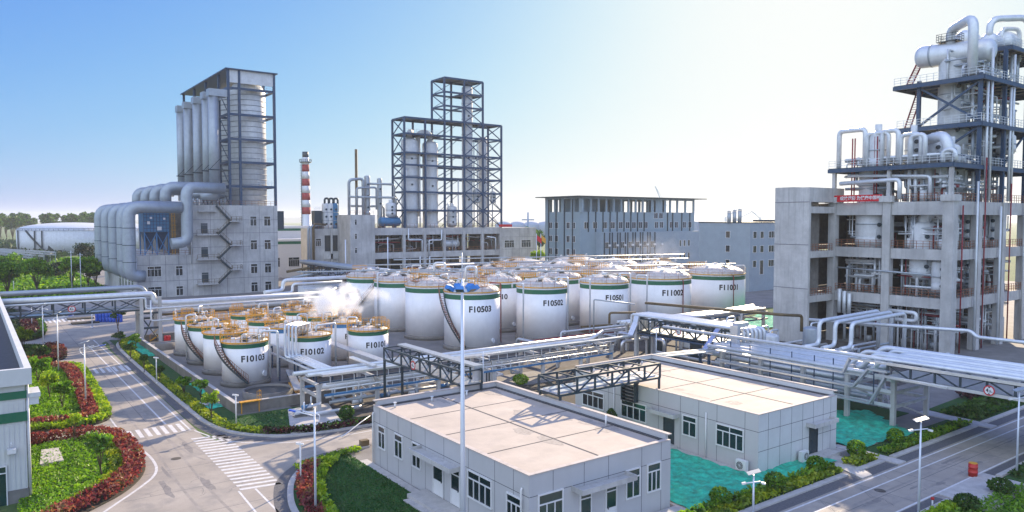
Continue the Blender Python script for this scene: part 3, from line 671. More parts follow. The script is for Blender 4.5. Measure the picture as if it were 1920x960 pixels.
def flat_building(name, label, x0, y0, x1, y1, h, wallmats, jx, jy, zj, roofz):
    t = thing(name, label, 'building', ((x0 + x1) / 2, (y0 + y1) / 2, 0))
    w_ = MB(); th = .24
    # walls as four slabs butting, parapet included
    w_.box(x0, y0, 0, x0 + th, y1, h); w_.box(x0 + th, y0, 0, x1, y0 + th, h); w_.box(x1 - th, y0 + th, 0, x1, y1, h + .35); w_.box(x0 + th, y1 - th, 0, x1 - th, y1, h + .35)
    w_.build('wall', wallmats, t)
    j = MB(); e = .004
    for y in jy: j.box(x0 - e, y - .018, .05, x0 - .001, y + .018, h - .02)
    for x in jx: j.box(x - .018, y0 - e, .05, x + .018, y0 - .001, h - .02)
    for z in zj: j.box(x0 - e - .001, y0, z - .018, x0 - .001, y1, z + .018); j.box(x0, y0 - e - .001, z - .018, x1, y0 - .001, z + .018)
    j.build('panel_joint', 'joint', t)
    r = MB(); r.box(x0 + th, y0 + th, roofz - .3, x1 - th, y1 - th, roofz); r.build('roof', 'roof', t)
    c = MB(); c.box(x0 - .05, y0 - .05, h, x0 + th + .03, y1, h + .06); c.box(x0 + th + .03, y0 - .05, h, x1 - th - .03, y0 + th + .03, h + .06)
    c.box(x1 - th - .03, y0 - .05, h + .351, x1 + .05, y1 + .05, h + .42); c.box(x0 - .05, y1 - th - .03, h + .351, x1 - th - .03, y1 + .05, h + .42)
    c.build('coping', 'cope', t)
    s = MB()
    for k in range(1, 3): y = y0 + (y1 - y0) * k / 3; 
    n = 4
    for k in range(1, n): y = y0 + (y1 - y0) * k / n; s.box(x0 + th, y - .05, roofz, x1 - th, y + .05, roofz + .012)
    xm = (x0 + x1) / 2; s.box(xm - .06, y0 + th, roofz, xm + .06, y1 - th, roofz + .016)
    s.build('roof_seam', 'tar', t)
    f = MB(); f.box(x1 - th - .22, y0 + th + .02, roofz, x1 - th - .002, y1 - th - .02, roofz + .1); f.box(x0 + th + .02, y1 - th - .22, roofz, x1 - th - .222, y1 - th - .002, roofz + .1)
    f.build('roof_upstand', 'tar', t)
    rs2 = random.Random(int(x0 * 10))
    for k in range(13):
        e_ = k % 2; cx2 = x1 - th - rs2.uniform(.5, 1.6) if e_ else rs2.uniform(x0 + 1, x1 - 1); cy2 = rs2.uniform(y0 + 1, y1 - 1) if e_ else (y1 - th - rs2.uniform(.5, 1.5) if k % 4 else rs2.uniform(y0 + 1, y1 - 2))
        a_, b_ = rs2.uniform(.3, .8), rs2.uniform(.5, 1.6); pl2 = []
        for i in range(16): an = i * math.pi / 8; rr = rs2.uniform(.7, 1.15); pl2.append((min(max(cx2 + a_ * rr * math.cos(an), x0 + th), x1 - th - .3), min(max(cy2 + b_ * rr * math.sin(an), y0 + th), y1 - th - .3)))
        MB().sheet(pl2, roofz + .004 + .0004 * k).build('roof_stain', mat('roof_stain', (.36, .315, .275), .85, var=.3, scale=4), t)
    for k in range(3):
        xx, yy = x0 + 1.2 + k * 3.3, y1 - 1.3; MB().cyl(xx, yy, roofz, roofz + .35, .08, 10).cyl(xx, yy, roofz + .36, roofz + .42, .13, 10).build('roof_vent', 'aged', t)
    return t
b1 = flat_building('control_building', 'nearest single storey grey building with pale flat roof', 25.15, 32.6, 36.9, 52.5, 4.55, 'panel',
    [26.9, 29.3, 31.3, 34.2, 36.0], [34.1, 36, 38.9, 41.9, 44.4, 46.4, 48.4, 50.2, 51.4], [3.3], 4.45)
for a0, a1, z0, z1, n in ((50.5, 51.6, 1.5, 3.2, 2), (47.7, 48.9, 1.5, 3.2, 2), (45.0, 46.2, 1.5, 3.2, 2), (36.3, 38.9, 1.5, 3.2, 4), (33.3, 34.7, 1.4, 3.0, 3)):
    window(b1, 'x', 25.15, a0, a1, z0, z1, -1, n)
for a0, a1 in ((42.0, 43.2), (39.9, 40.9)): door(b1, 'x', 25.15, a0, a1, .4, 2.85, -1, 'glass', 'frame', 'frame')
for a0, a1, z0, z1, n in ((25.8, 27.6, 1.2, 3.3, 3), (32.8, 34.0, 1.5, 3.3, 2), (34.7, 35.9, 1.5, 3.3, 3)): window(b1, 'y', 32.6, a0, a1, z0, z1, -1, n, 'glassg')
for a0, a1 in ((29.0, 29.8), (31.1, 31.9)): door(b1, 'y', 32.6, a0, a1, .25, 2.75, -1, 'glassg', 'frame', 'frame' if a0 > 30 else None)
def canopy(p, x0, y0, x1, y1, z, face):
    m = MB(); m.box(x0, y0, z, x1, y1, z + .12)
    t = .08
    if face == 'x': m.box(x0, y0, z + .121, x0 + t, y1, z + .32); m.box(x0 + t, y0, z + .121, x1, y0 + t, z + .32); m.box(x0 + t, y1 - t, z + .121, x1, y1, z + .32)
    else: m.box(x0, y0, z + .121, x1, y0 + t, z + .32); m.box(x0, y0 + t, z + .121, x0 + t, y1, z + .32); m.box(x1 - t, y0 + t, z + .121, x1, y1, z + .32)
    m.build('door_canopy', 'conc', p)
canopy(b1, 24.1, 39.5, 25.14, 45.0, 2.95, 'x'); canopy(b1, 28.3, 31.6, 32.8, 32.59, 3.0, 'y')
MB().box(23.6, 39.2, 0, 25.1, 44.2, .38).box(23.1, 39.6, 0, 23.59, 43.8, .2).build('door_step', 'kerb', b1)
MB().box(28.5, 31.4, 0, 32.6, 32.58, .24).build('door_step', 'kerb', b1)
for y, x, zt in ((52.3, 25.0, 3.9), (33.15, 25.0, 3.6)):
    MB().tube([(x - .02, y, .1), (x - .02, y, zt), (x + .05, y, zt + .15)], .06, 8, .1).build('downpipe', 'frame', b1)
MB().tube([(36.0, 37.8, 4.45), (36.0, 37.8, 5.2)], .07, 8).build('roof_vent', 'frame', b1)
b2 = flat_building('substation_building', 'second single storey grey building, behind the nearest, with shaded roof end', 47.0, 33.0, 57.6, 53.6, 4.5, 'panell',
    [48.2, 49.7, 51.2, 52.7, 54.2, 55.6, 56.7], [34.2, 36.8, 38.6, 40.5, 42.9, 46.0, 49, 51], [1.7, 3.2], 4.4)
sk = MB()
for y in (34.2, 36.8, 38.6, 40.5, 42.9, 46.0, 49, 51): sk.box(46.9952 - .014, y - .018, .05, 46.9952 - .011, y + .018, 4.5)
sk2 = MB().box(46.985, 33.0, .05, 46.9905, 53.6, 4.49); sk2.build('side_shade_sheet', 'panel', b2); sk.box(46.981, 33, 3.18, 46.984, 53.6, 3.22); sk.build('panel_joint', 'joint', b2)  # darker grey sheet puts the shade of this side into the wall colour
for a0, a1, z0, z1, n in ((34.3, 36.8, 1.4, 3.05, 4), (38.8, 40.2, 1.4, 3.0, 2), (44.3, 47.3, 1.4, 2.9, 4), (49.6, 52.5, 1.4, 2.9, 4)): window(b2, 'x', 46.98, a0, a1, z0, z1, -1, n)
door(b2, 'x', 46.98, 41.2, 42.2, .3, 2.5, -1, 'dsteel', 'dsteel'); canopy(b2, 46.2, 40.6, 46.97, 43.6, 2.65, 'x'); MB().box(46.0, 40.8, 0, 46.97, 42.8, .28).build('door_step', 'conc', b2)
door(b2, 'y', 33.0, 53.7, 54.7, .3, 2.5, -1, 'dsteel', 'dsteel'); canopy(b2, 53.2, 32.2, 56.6, 32.99, 2.6, 'y'); MB().box(53.4, 31.9, 0, 56.4, 32.98, .28).build('door_step', 'conc', b2)
MB().tube([(46.9, 37.8, .1), (46.9, 37.8, 3.7)], .05, 8).build('downpipe', 'frame', b2); MB().tube([(46.9, 48.2, .1), (46.9, 48.2, 3.9)], .05, 8).build('downpipe', 'frame', b2)
m = MB()
for s_ in (45.3, 46.9): m.box(46.5, s_ - .05, 3.0, 46.96, s_ + .05, 5.0)
for k in range(7): m.box(46.5, 45.35, 3.0 + k * .3, 46.96, 46.85, 3.06 + k * .3)
m.build('cable_rack', 'dsteel', b2)
def ac_unit(x, y, face, label):
    t = thing('air_conditioner', label, 'air conditioner', (x, y, .1), None)
    b = MB().box(-.45, -.17, .12, .45, .17, .92); b.v = [(x + (q[0] if face == 'y' else q[1]), y + (q[1] if face == 'y' else q[0]), q[2]) for q in b.v]; b.build('casing', 'frame', t)
    f = MB(); n = 20
    def P(u, z, d): return (x + u, y - .17 - d, z) if face == 'y' else (x - .17 - d, y + u, z)
    vs = [P(.08 + .3 * math.cos(2 * math.pi * k / n), .52 + .3 * math.sin(2 * math.pi * k / n), .012) for k in range(n)]; f.add(vs, [list(range(n))]); f.build('fan_grille', 'black', t)
    g = MB()
    for rr in (.1, .2, .29):
        pts = [P(.08 + rr * math.cos(2 * math.pi * k / n), .52 + rr * math.sin(2 * math.pi * k / n), .03) for k in range(n + 1)]; g.tube(pts, .008, 4)
    for k in range(6): a = math.pi * k / 6; g.beam(P(.08 - .29 * math.cos(a), .52 - .29 * math.sin(a), .03), P(.08 + .29 * math.cos(a), .52 + .29 * math.sin(a), .03), .012)
    g.build('fan_guard', 'frame', t)
    q = MB(); 
    for u in (-.35, .35):
        c = P(u, 0, -.17); q.cbox(c[0], c[1], .0, .1, .1, .118)
    q.build('bracket', 'dsteel', t)
ac_unit(46.55, 34.1, 'x', 'white air conditioner by the long wall of the second grey building')
ac_unit(52.3, 32.6, 'y', 'white air conditioner beside the end wall door of the second grey building')

# ================================================================== trusses and racks
def truss(name, label, axis, a0, a1, b0, b1, z0, z1, n, m='dsteel', t=.13, cat='pipe bridge', posts=None, cross=False, deck=True, top=True):
    """box truss; axis 'x' runs a0..a1 along x with sides at y=b0,b1"""
    o = thing(name, label, cat, ((a0 + a1) / 2, (b0 + b1) / 2, 0) if axis == 'x' else ((b0 + b1) / 2, (a0 + a1) / 2, 0))
    P = (lambda a, b, z: (a, b, z)) if axis == 'x' else (lambda a, b, z: (b, a, z))
    ch = MB(); 
    for b in (b0, b1):
        for z in (z0, z1): ch.beam(P(a0, b, z), P(a1, b, z), t * 1.2)
    vt = dg = cr = ch
    for k in range(n + 1):
        a = a0 + (a1 - a0) * k / n
        for b in (b0, b1): vt.beam(P(a, b, z0), P(a, b, z1), t)
        cr.beam(P(a, b0, z0), P(a, b1, z0), t * .8)
        if top: cr.beam(P(a, b0, z1), P(a, b1, z1), t * .8)
        if k < n:
            c = a0 + (a1 - a0) * (k + 1) / n; mid = (a + c) / 2
            for b in (b0, b1):
                if cross:
                    dg.beam(P(a, b, z0), P(c, b, z1), t * .55); dg.beam(P(a, b + .02, z1), P(c, b + .02, z0), t * .55)
                elif k % 2: dg.beam(P(a, b, z0), P(c, b, z1), t * .7)
                else: dg.beam(P(a, b, z1), P(c, b, z0), t * .7)
    ch.build('truss_frame', m, o)
    if deck: q = MB(); q.box(*P(a0, b0 + .1, z0 + .07), *P(a1, b1 - .1, z0 + .1)); q.build('tray', 'alu', o)
    for p in (posts or []):
        q = MB(); q.beam(p[0], p[1], p[2] if len(p) > 2 else .16); q.build('post', m, o)
    return o
t1_ = truss('pipe_bridge', 'dark steel truss bridge from the rack to the nearest flat roof', 'y', 51.9, 66.4, 33.0, 34.95, 5.1, 6.3, 8, posts=[((33, 52.0, 4.4), (33, 52.0, 5.1)), ((34.95, 52.0, 4.4), (34.95, 52.0, 5.1)), ((33, 66.3, 0), (33, 66.3, 5.1), .2), ((34.95, 66.3, 0), (34.95, 66.3, 5.1), .2)])
m = MB(); m.box(34.3, 52.4, 6.45, 35.2, 66, 6.62); m.box(34.3, 52.1, 5.3, 35.2, 52.39, 6.62)
m.build('tray_cover', 'alu', t1_)
t2_ = truss('pipe_bridge', 'open dark truss spanning between the two grey flat roofs', 'x', 36.6, 48.0, 43.7, 46.2, 5.35, 6.55, 6, t=.14, deck=True,
            posts=[((36.75, 43.7, 4.4), (36.75, 43.7, 5.4)), ((36.75, 46.2, 4.4), (36.75, 46.2, 5.4)), ((47.9, 43.7, 4.4), (47.9, 43.7, 5.4)), ((47.9, 46.2, 4.4), (47.9, 46.2, 5.4))])
m = MB(); m.box(36.7, 44.0, 5.46, 47.8, 44.7, 5.56).box(36.7, 45.0, 5.46, 47.8, 45.8, 5.6); m.build('cable_cover', 'alu', t2_)
def sign(label, c, plane, r=.42, txt=('4', '.5'), face=-1):
    t = thing('height_limit_sign', label, 'sign', c)
    def P(u, v, d): return (c[0] - u * 1.0, c[1] + 0, c[2]) if 0 else ((c[0] + d * face, c[1] - u, c[2] + v) if plane == 'x' else (c[0] + u, c[1] + d * face, c[2] + v))
    def disc(rr, d, m_, nm, inner=None):
        mb = MB(); n = 28
        vs = [P(rr * math.cos(2 * math.pi * k / n), rr * math.sin(2 * math.pi * k / n), d) for k in range(n)]
        if nm == 'plate':
            vs += [P(rr * math.cos(2 * math.pi * k / n), rr * math.sin(2 * math.pi * k / n), 0) for k in range(n)]
            mb.add(vs, [list(range(n)), list(range(2 * n - 1, n - 1, -1))] + [(k, (k + 1) % n, n + (k + 1) % n, n + k) for k in range(n)])
        else: mb.add(vs, [list(range(n))])
        mb.build(nm, m_, t)
    disc(r, .03, 'red', 'plate'); disc(r * .78, .034, 'frame', 'sign_face')
    mb = MB()
    for s_ in (1, -1): mb.add([P(-.28 * r, s_ * .74 * r, .038), P(.28 * r, s_ * .74 * r, .038), P(0, s_ * .45 * r, .038)], [(0, 1, 2)])
    for tx, size, du, dv in ((txt[0], r * .95, -.33 * r, 0), (txt[1], r * .6, .12 * r, -.12 * r), ('m', r * .34, .47 * r, -.2 * r)):
        vs, fs = textmesh(tx, size); mb.add([P(a + du, b + dv, .039) for a, b, _ in vs], fs)
    mb.build('lettering', 'black', t)
sign('height limit sign on the dark truss beside the nearest flat roof', (32.88, 60.2, 5.55), 'x')
sign('height limit sign on the bridge behind the second flat roof', (71.2, 61.8, 5.0), 'x')
sign('height limit sign on the pipe bridge over the right hand road', (65.75, 24.8, 5.3), 'x')
sign('height limit sign on the pipe bridge over the left road', (11.95, 124.6, 6.0), 'y', .5)

def rack(name, label, posts, z, levels, beam_pairs, m='conc', w_=.36, hd=True, cat='pipe rack'):
    x = sum(p[0] for p in posts) / len(posts); y = sum(p[1] for p in posts) / len(posts)
    o = thing(name, label, cat, (x, y, 0))
    for p in posts:
        q = MB(); q.cbox(p[0], p[1], 0, w_, w_, z)
        if hd: q.add([(p[0] - w_ / 2, p[1] - w_ / 2, z - .5), (p[0] + w_ / 2, p[1] - w_ / 2, z - .5), (p[0] + w_ / 2, p[1] + w_ / 2, z - .5), (p[0] - w_ / 2, p[1] + w_ / 2, z - .5),
                       (p[0] - w_, p[1] - w_ * .6, z), (p[0] + w_, p[1] - w_ * .6, z), (p[0] + w_, p[1] + w_ * .6, z), (p[0] - w_, p[1] + w_ * .6, z), ], [(0, 1, 5, 4), (1, 2, 6, 5), (2, 3, 7, 6), (3, 0, 4, 7), (4, 5, 6, 7)])
        q.build('column', m, o)
    for i, j in beam_pairs:
        for zz in levels: q = MB(); a, b = posts[i], posts[j]; q.beam((a[0], a[1], zz - .14), (b[0], b[1], zz - .14), .26, .28); q.build('cross_beam', m, o)
    return o
XA = [27.0, 33.2, 40.4, 47.6, 54.8, 60.8, 66.0]
PA = [(x, 68.4) for x in XA] + [(x, 72.8) for x in XA]
ra = rack('pipe_rack', 'long concrete pipe rack between the tanks and the nearest grey building', PA, 3.1, [2.0, 3.1], [(i, i + 7) for i in range(7)])
def longsteel(o, nm, axis, a0, a1, b, z, w_, h, m_):
    q = MB(); P = (lambda a, z_: (a, b, z_)) if axis == 'x' else (lambda a, z_: (b, a, z_)); q.beam(P(a0, z), P(a1, z), w_, h); q.build(nm, m_, o)
longsteel(ra, 'long_beam', 'x', 27.5, 66, 68.2, 1.95, .14, .22, 'bluest'); longsteel(ra, 'long_beam', 'x', 27, 66, 72.9, 1.95, .14, .22, 'bluest')
longsteel(ra, 'long_beam', 'x', 27, 66, 68.25, 3.22, .12, .16, 'steel'); longsteel(ra, 'long_beam', 'x', 27, 66, 72.9, 3.22, .12, .16, 'steel')
hg = MB()
x = 28
while x < 66:
    hg.beam((x, 67.95, 3.2), (x, 67.95, 3.75), .06); hg.beam((x, 67.95, 3.75), (x, 68.5, 3.75), .06); hg.beam((x + .5, 68.05, 3.1), (x + .5, 68.05, 2.05), .06)
    if int(x) % 3 == 0: hg.beam((x, 68.05, 3.1), (x + 1.3, 68.05, 2.1), .07)
    x += 1.25
hg.build('tray_bracket', 'aged', ra)
def pipe(label, pts, r, m_='pipe', bend=None, cat='pipe', name='pipe', group=None, seg=10, flange=True):
    mb = MB(); mb.tube(pts, r, seg, bend or r * 2.4); mb.build
    o = mb.build(name, m_, None, tuple(pts[0])); tag(o, label, cat, group); return o
def tray(label, pts, w_, h, m_='alu', name='cable_tray'):
    mb = MB()
    for a, b in zip(pts[:-1], pts[1:]): mb.beam(a, b, w_, h)
    o = mb.build(name, m_, None, tuple(pts[0])); tag(o, label, 'cable tray'); return o
tray('white covered cable tray along the front of the long concrete rack', [(27.2, 68.2, 3.95), (69.5, 68.2, 3.85)], .75, .2)
tray('bent tray end rising to the truss bridge behind the second roof', [(69.5, 68.4, 3.9), (70.6, 68.6, 5.4), (70.9, 68.6, 6.3)], .8, .3)
pipe('white pipe behind the cover tray of the long concrete rack', [(26.5, 70.0, 3.75), (64, 70.0, 3.75), (66, 70, 4.6)], .2)
pipe('rear white pipe on the long concrete rack', [(26, 72.6, 3.5), (68, 72.6, 3.6)], .22)
pipe('thick silver pipe on the middle level of the long concrete rack', [(28, 68.9, 2.95), (66, 68.9, 2.85)], .17)
pipe('second silver pipe on the lower level of the long concrete rack', [(28, 70.2, 2.3), (66, 70.2, 2.3)], .24)
pipe('third silver pipe on the lower level of the long concrete rack', [(28, 71.3, 2.25), (66, 71.3, 2.25)], .2)
pipe('thin pipe on the front lip of the long concrete rack', [(28, 68.1, 2.5), (66, 68.1, 2.5)], .08)
pipe('thin silver pipe on the rear of the long concrete rack', [(27, 71.8, 3.35), (66, 71.8, 3.35)], .1)
for k, x in enumerate((29.5, 31.8, 35.5, 38, 43, 49.5, 52)):
    pipe('low branch pipe under the long concrete rack, %s from the left' % ('first', 'second', 'third', 'fourth', 'fifth', 'sixth', 'seventh')[k],
         [(x, 71, 2.2), (x, 71, .6), (x + 1.4, 71, .6), (x + 1.4, 75.5, .6)], .13, 'pipe' if k % 3 else 'duct')
pipe('low white pipe running along the ground under the rack', [(25.0, 69.8, .5), (26.2, 67.5, .5), (31, 67.5, .5)], .16)
pipe('low grey pipe beneath the rack near the pump pad', [(29, 70.6, .55), (45, 70.6, .55)], .17, 'duct')
pipe('second low pipe beneath the rack near the pump pad', [(29, 71.6, .9), (42, 71.6, .9)], .13, 'pipe')
# small rack joining the small tanks
rs = rack('pipe_rack', 'steel pipe rack beside the tank marked F10103', [(29.2, 74.6), (31.0, 74.6), (29.2, 80), (31.0, 80), (29.2, 86), (31.0, 86), (29.2, 94), (31.0, 94)], 2.9, [2.9], [(0, 1), (2, 3), (4, 5), (6, 7)], 'steel', .14, False)
longsteel(rs, 'long_beam', 'y', 73, 96, 29.1, 2.98, .12, .2, 'aged'); longsteel(rs, 'long_beam', 'y', 73, 96, 31.1, 2.98, .12, .2, 'aged')
for k, (x, r) in enumerate(((29.5, .14), (29.95, .16), (30.4, .12), (30.8, .14))):
    pipe('white pipe crossing to the small tanks, %s of four' % ('leftmost', 'second', 'third', 'rightmost')[k], [(x, 73, 3.25), (x, 84 + k * 2, 3.25), (x, 84 + k * 2, 3.25)][:2], r)
for k in range(4):
    x = 29.0 + k * .42
    pipe('tall white riser between the two marked small tanks, %s of four' % ('leftmost', 'second', 'third', 'rightmost')[k],
         [(x + .3, 82.4, 3.3), (x, 83.4, 3.3), (x, 83.4, 6.9 - k * .08), (x + 2.4, 85.5, 6.9 - k * .08), (x + 2.4, 86.3, 5.3)], .14)
pipe('white gooseneck pipe beside the tank marked F10103', [(28.5, 84.5, .8), (28.5, 84.5, 6.2), (27.0, 85.5, 6.2), (27.0, 85.5, 5.2)], .13)
pipe('white gooseneck pipe beside the tank marked F10102', [(36.2, 86, 1.0), (36.2, 86, 6.3), (33.2, 84.7, 6.4), (33.2, 84.7, 5.6)], .12)
tray('broad flat tray running back between the marked small tanks', [(36.9, 74, 3.3), (37.1, 96, 3.3)], 1.1, .14)
tray('flat tray crossing low beside the round pit', [(27.2, 74.5, 1.4), (30.0, 85, 1.4)], .8, .12)
tray('short covered tray on top of the rack corner', [(32.9, 74.0, 4.25), (33.0, 68.4, 4.15)], .5, .16)
# ---- left rack over the left road
lr = truss('pipe_bridge', 'long dark truss pipe bridge over the left road', 'x', -22, 21.6, 125.0, 127.6, 5.15, 7.1, 11, t=.2, cross=True)
for i, (x, y) in enumerate(((21.2, 125), (23.8, 125), (21.2, 128.6), (23.8, 128.6))):
    MB().cbox(x, y, 0, .5, .5, 7.0).build('column', 'conc', lr)
q = MB().beam((21.2, 125, 2.3), (23.8, 125, 2.3), .3).beam((21.2, 125, 4.6), (23.8, 125, 4.6), .3).beam((21.2, 128.6, 3.4), (23.8, 128.6, 3.4), .3).beam((21.3, 125, .2), (23.7, 128.6, 4.4), .14).beam((23.7, 125, .2), (21.3, 128.6, 4.4), .14); q.build('brace', 'dsteel', lr)
pipe('fat white pipe on top of the left pipe bridge', [(-22, 125.3, 7.55), (23, 125.3, 7.55), (23, 125.3, 6.2), (25, 125.3, 6.0), (58, 125.3, 6.0)], .42, bend=.9)
pipe('grey upper pipe behind the fat pipe on the left bridge', [(-22, 130, 8.1), (22.2, 130, 8.3), (22.9, 130, 6.8)], .4, 'duct', bend=.9)
pipe('thin white pipe stepping down at the left bridge end', [(-22, 124.85, 6.95), (21.8, 124.85, 7.0), (21.8, 124.85, 5.3), (58, 124.85, 5.4)], .16)
pipe('white loop pipe hanging at the left bridge end', [(22.5, 124.8, 6.6), (22.5, 124.8, 3.4), (26, 124.8, 3.4), (26, 124.8, 5)], .12)
pipe('grey pipe inside the left truss, lower level', [(-22, 126.4, 5.6), (21, 126.4, 5.6), (30, 126.4, 4.4), (56, 126.4, 4.4)], .25, 'duct')
lr2 = rack('pipe_rack', 'concrete pipe rack behind the small tanks', [(x, y) for y in (125.2, 129) for x in (31.6, 39, 46.5, 54, 61)], 5.2, [3.2, 4.9], [(i, i + 5) for i in range(5)], 'conc', .4)
longsteel(lr2, 'long_beam', 'x', 24, 61, 125.0, 4.9, .15, .3, 'aged'); longsteel(lr2, 'long_beam', 'x', 24, 61, 125.0, 3.2, .15, .25, 'aged')
for k in range(4): pipe('pipe on the rack behind the small tanks, %s level' % ('lowest', 'second', 'third', 'upper')[k], [(24, 126.2 + k * .6, 3.4 + k * .62), (60, 126.2 + k * .6, 3.4 + k * .62)], .18, ('pipe', 'olive', 'duct', 'pipe')[k])
pipe('white arched pipe in front of the left refinery block', [(42, 131, 6.2), (46, 133, 6.2), (46, 133, 8.0), (59, 133, 8.0), (59, 133, 6.5)], .35, bend=.9)
pipe('second white arched pipe in front of the left refinery block', [(43, 130, 5.8), (47.4, 132, 5.8), (47.4, 132, 7.3), (57, 132, 7.3)], .25, bend=.7)
tr2 = truss('pipe_bridge', 'dark truss carrying fat ducts behind the large tanks', 'y', 138, 190, 71, 74, 5.2, 7.4, 9, t=.2)
for k in range(3): pipe('fat grey duct behind the large tanks, %s of three' % ('left', 'middle', 'right')[k], [(70.6 + k * 1.1, 136, 8.0), (70.6 + k * 1.1, 190, 8.0)], .5, 'duct')
for x, y in ((71, 140), (74, 140), (71, 165), (74, 165), (71, 189), (74, 189)): MB().cbox(x, y, 0, .5, .5, 5.1).build('column', 'conc', tr2)
pipe('long silver pipe sloping across the yard behind the small tanks', [(56, 138, 4.6), (64, 150, 4.6), (76, 160, 4.6)], .4, 'duct')
pipe('second silver pipe across the yard behind the small tanks', [(60, 136, 3.6), (68, 146, 3.6), (88, 150, 3.6)], .35, 'pipe')
pipe('third silver pipe across the yard, nearest the large tanks', [(52, 128, 3.4), (62, 134, 3.4), (72, 136, 3.4)], .3, 'duct')
# ---- right rack
rb1 = truss('pipe_bridge', 'dark truss bridge behind the second flat roof', 'y', 53.5, 69, 71.4, 74.6, 4.3, 5.95, 8, t=.17)
for x, y in ((71.4, 69.2), (74.6, 69.2), (71.4, 53.3), (74.6, 53.3)): MB().cbox(x, y, 0, .45, .45, 6).build('column', 'conc', rb1)
q = MB().box(71.2, 53.4, 3.85, 74.8, 69, 4.05); q.build('lower_deck', 'steel', rb1)
for k in range(6):
    x = 71.5 + k * .56; e = 52.4 - k * .15
    pipe('white pipe on the truss bridge behind the second roof, %s of six' % ('first', 'second', 'third', 'fourth', 'fifth', 'sixth')[k], [(x, 70.2, 3.2), (x, 70.2, 6.35), (x, e, 6.35), (x, e, 4.0 + .3 * (k % 2))], .2)
PB = [(x, y) for y in (52.5, 47.5, 42.5, 37.8, 33.4) for x in (67.8, 74.2)]
rb2 = rack('pipe_rack', 'three level concrete pipe rack behind the second flat roof', PB, 4.6, [2.0, 3.3, 4.4], [(i, i + 1) for i in range(0, 10, 2)], 'conc', .4)
for i, (x, y) in enumerate(((67.8, 33.2), (67.8, 37.4), (74.2, 33.4), (74.2, 37.8), (67.8, 9), (74.2, 9))):
    MB().cbox(x, y, 4.61 if i < 4 else 0, .5, .5, .6 if i < 4 else 5.2).build('column_head', 'conc', rb2)
q = MB()
for z in (1.9, 3.1): q.beam((67.8, 33.4, z), (67.8, 37.8, z), .3); q.beam((74.2, 33.4, z), (74.2, 37.8, z), .3)
q.beam((68, 33.4, .2), (74, 37.5, 3), .14).beam((74, 33.4, .2), (68, 37.5, 3), .14); q.build('brace', 'conc', rb2)
for z in (4.4, 3.3, 2.0): longsteel(rb2, 'long_beam', 'y', 33.5, 53, 67.55, z, .12, .3, 'aged'); longsteel(rb2, 'long_beam', 'y', 38, 53, 74.4, z, .12, .2, 'steel')
q = MB()
for y in (35, 39, 41, 43.5, 46, 48.5, 51): q.beam((67.3, y, 1.9), (67.3, y, 5.6), .08)
q.build('hanger', 'steel', rb2)
rb3 = truss('pipe_bridge', 'long pipe bridge crossing the right hand road', 'y', 9, 33.2, 66.2, 73.8, 4.95, 6.0, 12, t=.16)
for z, nm in ((6.15, 'upper'), (4.95, 'lower')):
    q = MB().beam((65.95, 9, z), (65.95, 34.2, z), .18, .26)
    q.build('edge_cover', 'alu', rb3)
tray('stepped cable tray dropping behind the second roof, upper', [(66.0, 33.2, 6.12), (66.0, 36.6, 6.12), (66.0, 37.2, 4.7), (66.2, 52, 4.65)], .5, .16)
tray('stepped cable tray dropping behind the second roof, middle', [(66.0, 33.0, 5.4), (66.0, 34.8, 5.4), (66.0, 36.2, 3.55), (66.2, 52, 3.5)], .6, .16)
tray('stepped cable tray dropping behind the second roof, lowest', [(66.0, 28, 4.9), (66.0, 33.2, 5.0), (66.0, 34.6, 2.3), (66.2, 51, 2.3)], .6, .16)
pipe('long thin white pipe along the top edge of the right rack', [(66.4, 9, 6.55), (66.4, 60, 6.3)], .16)
for k in range(6):
    x = 67.2 + k * 1.15
    pipe('white pipe on the bridge over the right hand road, %s of six' % ('first', 'second', 'third', 'fourth', 'fifth', 'sixth')[k], [(x, 9, 6.35), (x, 34 + (k % 3) * 1.5, 6.35), (x, 35.5 + (k % 3) * 1.5, 4.8), (x, 54, 4.8)], .27 if k % 2 else .2, 'pipe')
for k in range(5):
    x = 68.2 + k * 1.2
    pipe('pipe on the middle level of the right rack, %s of five' % ('first', 'second', 'third', 'fourth', 'fifth')[k], [(x, 38, 3.7), (x, 54, 3.7)], .22, 'duct' if k % 2 else 'pipe')
    pipe('pipe on the low level of the right rack, %s of five' % ('first', 'second', 'third', 'fourth', 'fifth')[k], [(x, 36, 2.3), (x, 54, 2.3)], .2, 'pipe' if k % 2 else 'duct')
for k in range(3):
    pipe('fat white pipe rising from the right rack toward the frame tower, %s of three' % ('left', 'middle', 'right')[k],
         [(76 + k * 1.0, 47.6 - k * 1.6, 4.6), (79 + k * .6, 47.6 - k * 1.6, 4.6), (79 + k * .6, 47.6 - k * 1.6, 7.3), (92, 47.4 - k * 1.6, 7.6), (92, 47.4 - k * 1.6, 3)], .24, bend=.8)
for k in range(4):
    pipe('white pipe loop lying beside the right rack, %s of four' % ('first', 'second', 'third', 'fourth')[k],
         [(75, 40 + k * 2.6, 4.2), (78.5, 40 + k * 2.6, 4.2), (78.5, 41.4 + k * 2.6, 4.2), (75, 41.4 + k * 2.6, 4.2)], .17)
pipe('brown pipe above the right rack running to the frame tower', [(76, 72, 7.4), (80, 53, 7.4), (84, 53, 7.0), (84, 53, 5)], .19, 'olive')
pipe('long white pipe crossing in front of the frame tower', [(84, 52, 6.6), (90, 36, 6.6), (90, 35.4, 6.0), (90, 20, 6.0)], .2)
pipe('thin white pipe frame in front of the tank marked F10501', [(69.5, 75.5, 1), (69.5, 75.5, 8.0), (72.5, 70.6, 7.6)], .1, 'duct')
pipe('brown looped pipe in front of the tank marked F10501', [(71.5, 74.5, 4.6), (71.5, 74.5, 6.1), (74.5, 72.4, 6.1)], .16, 'olive')
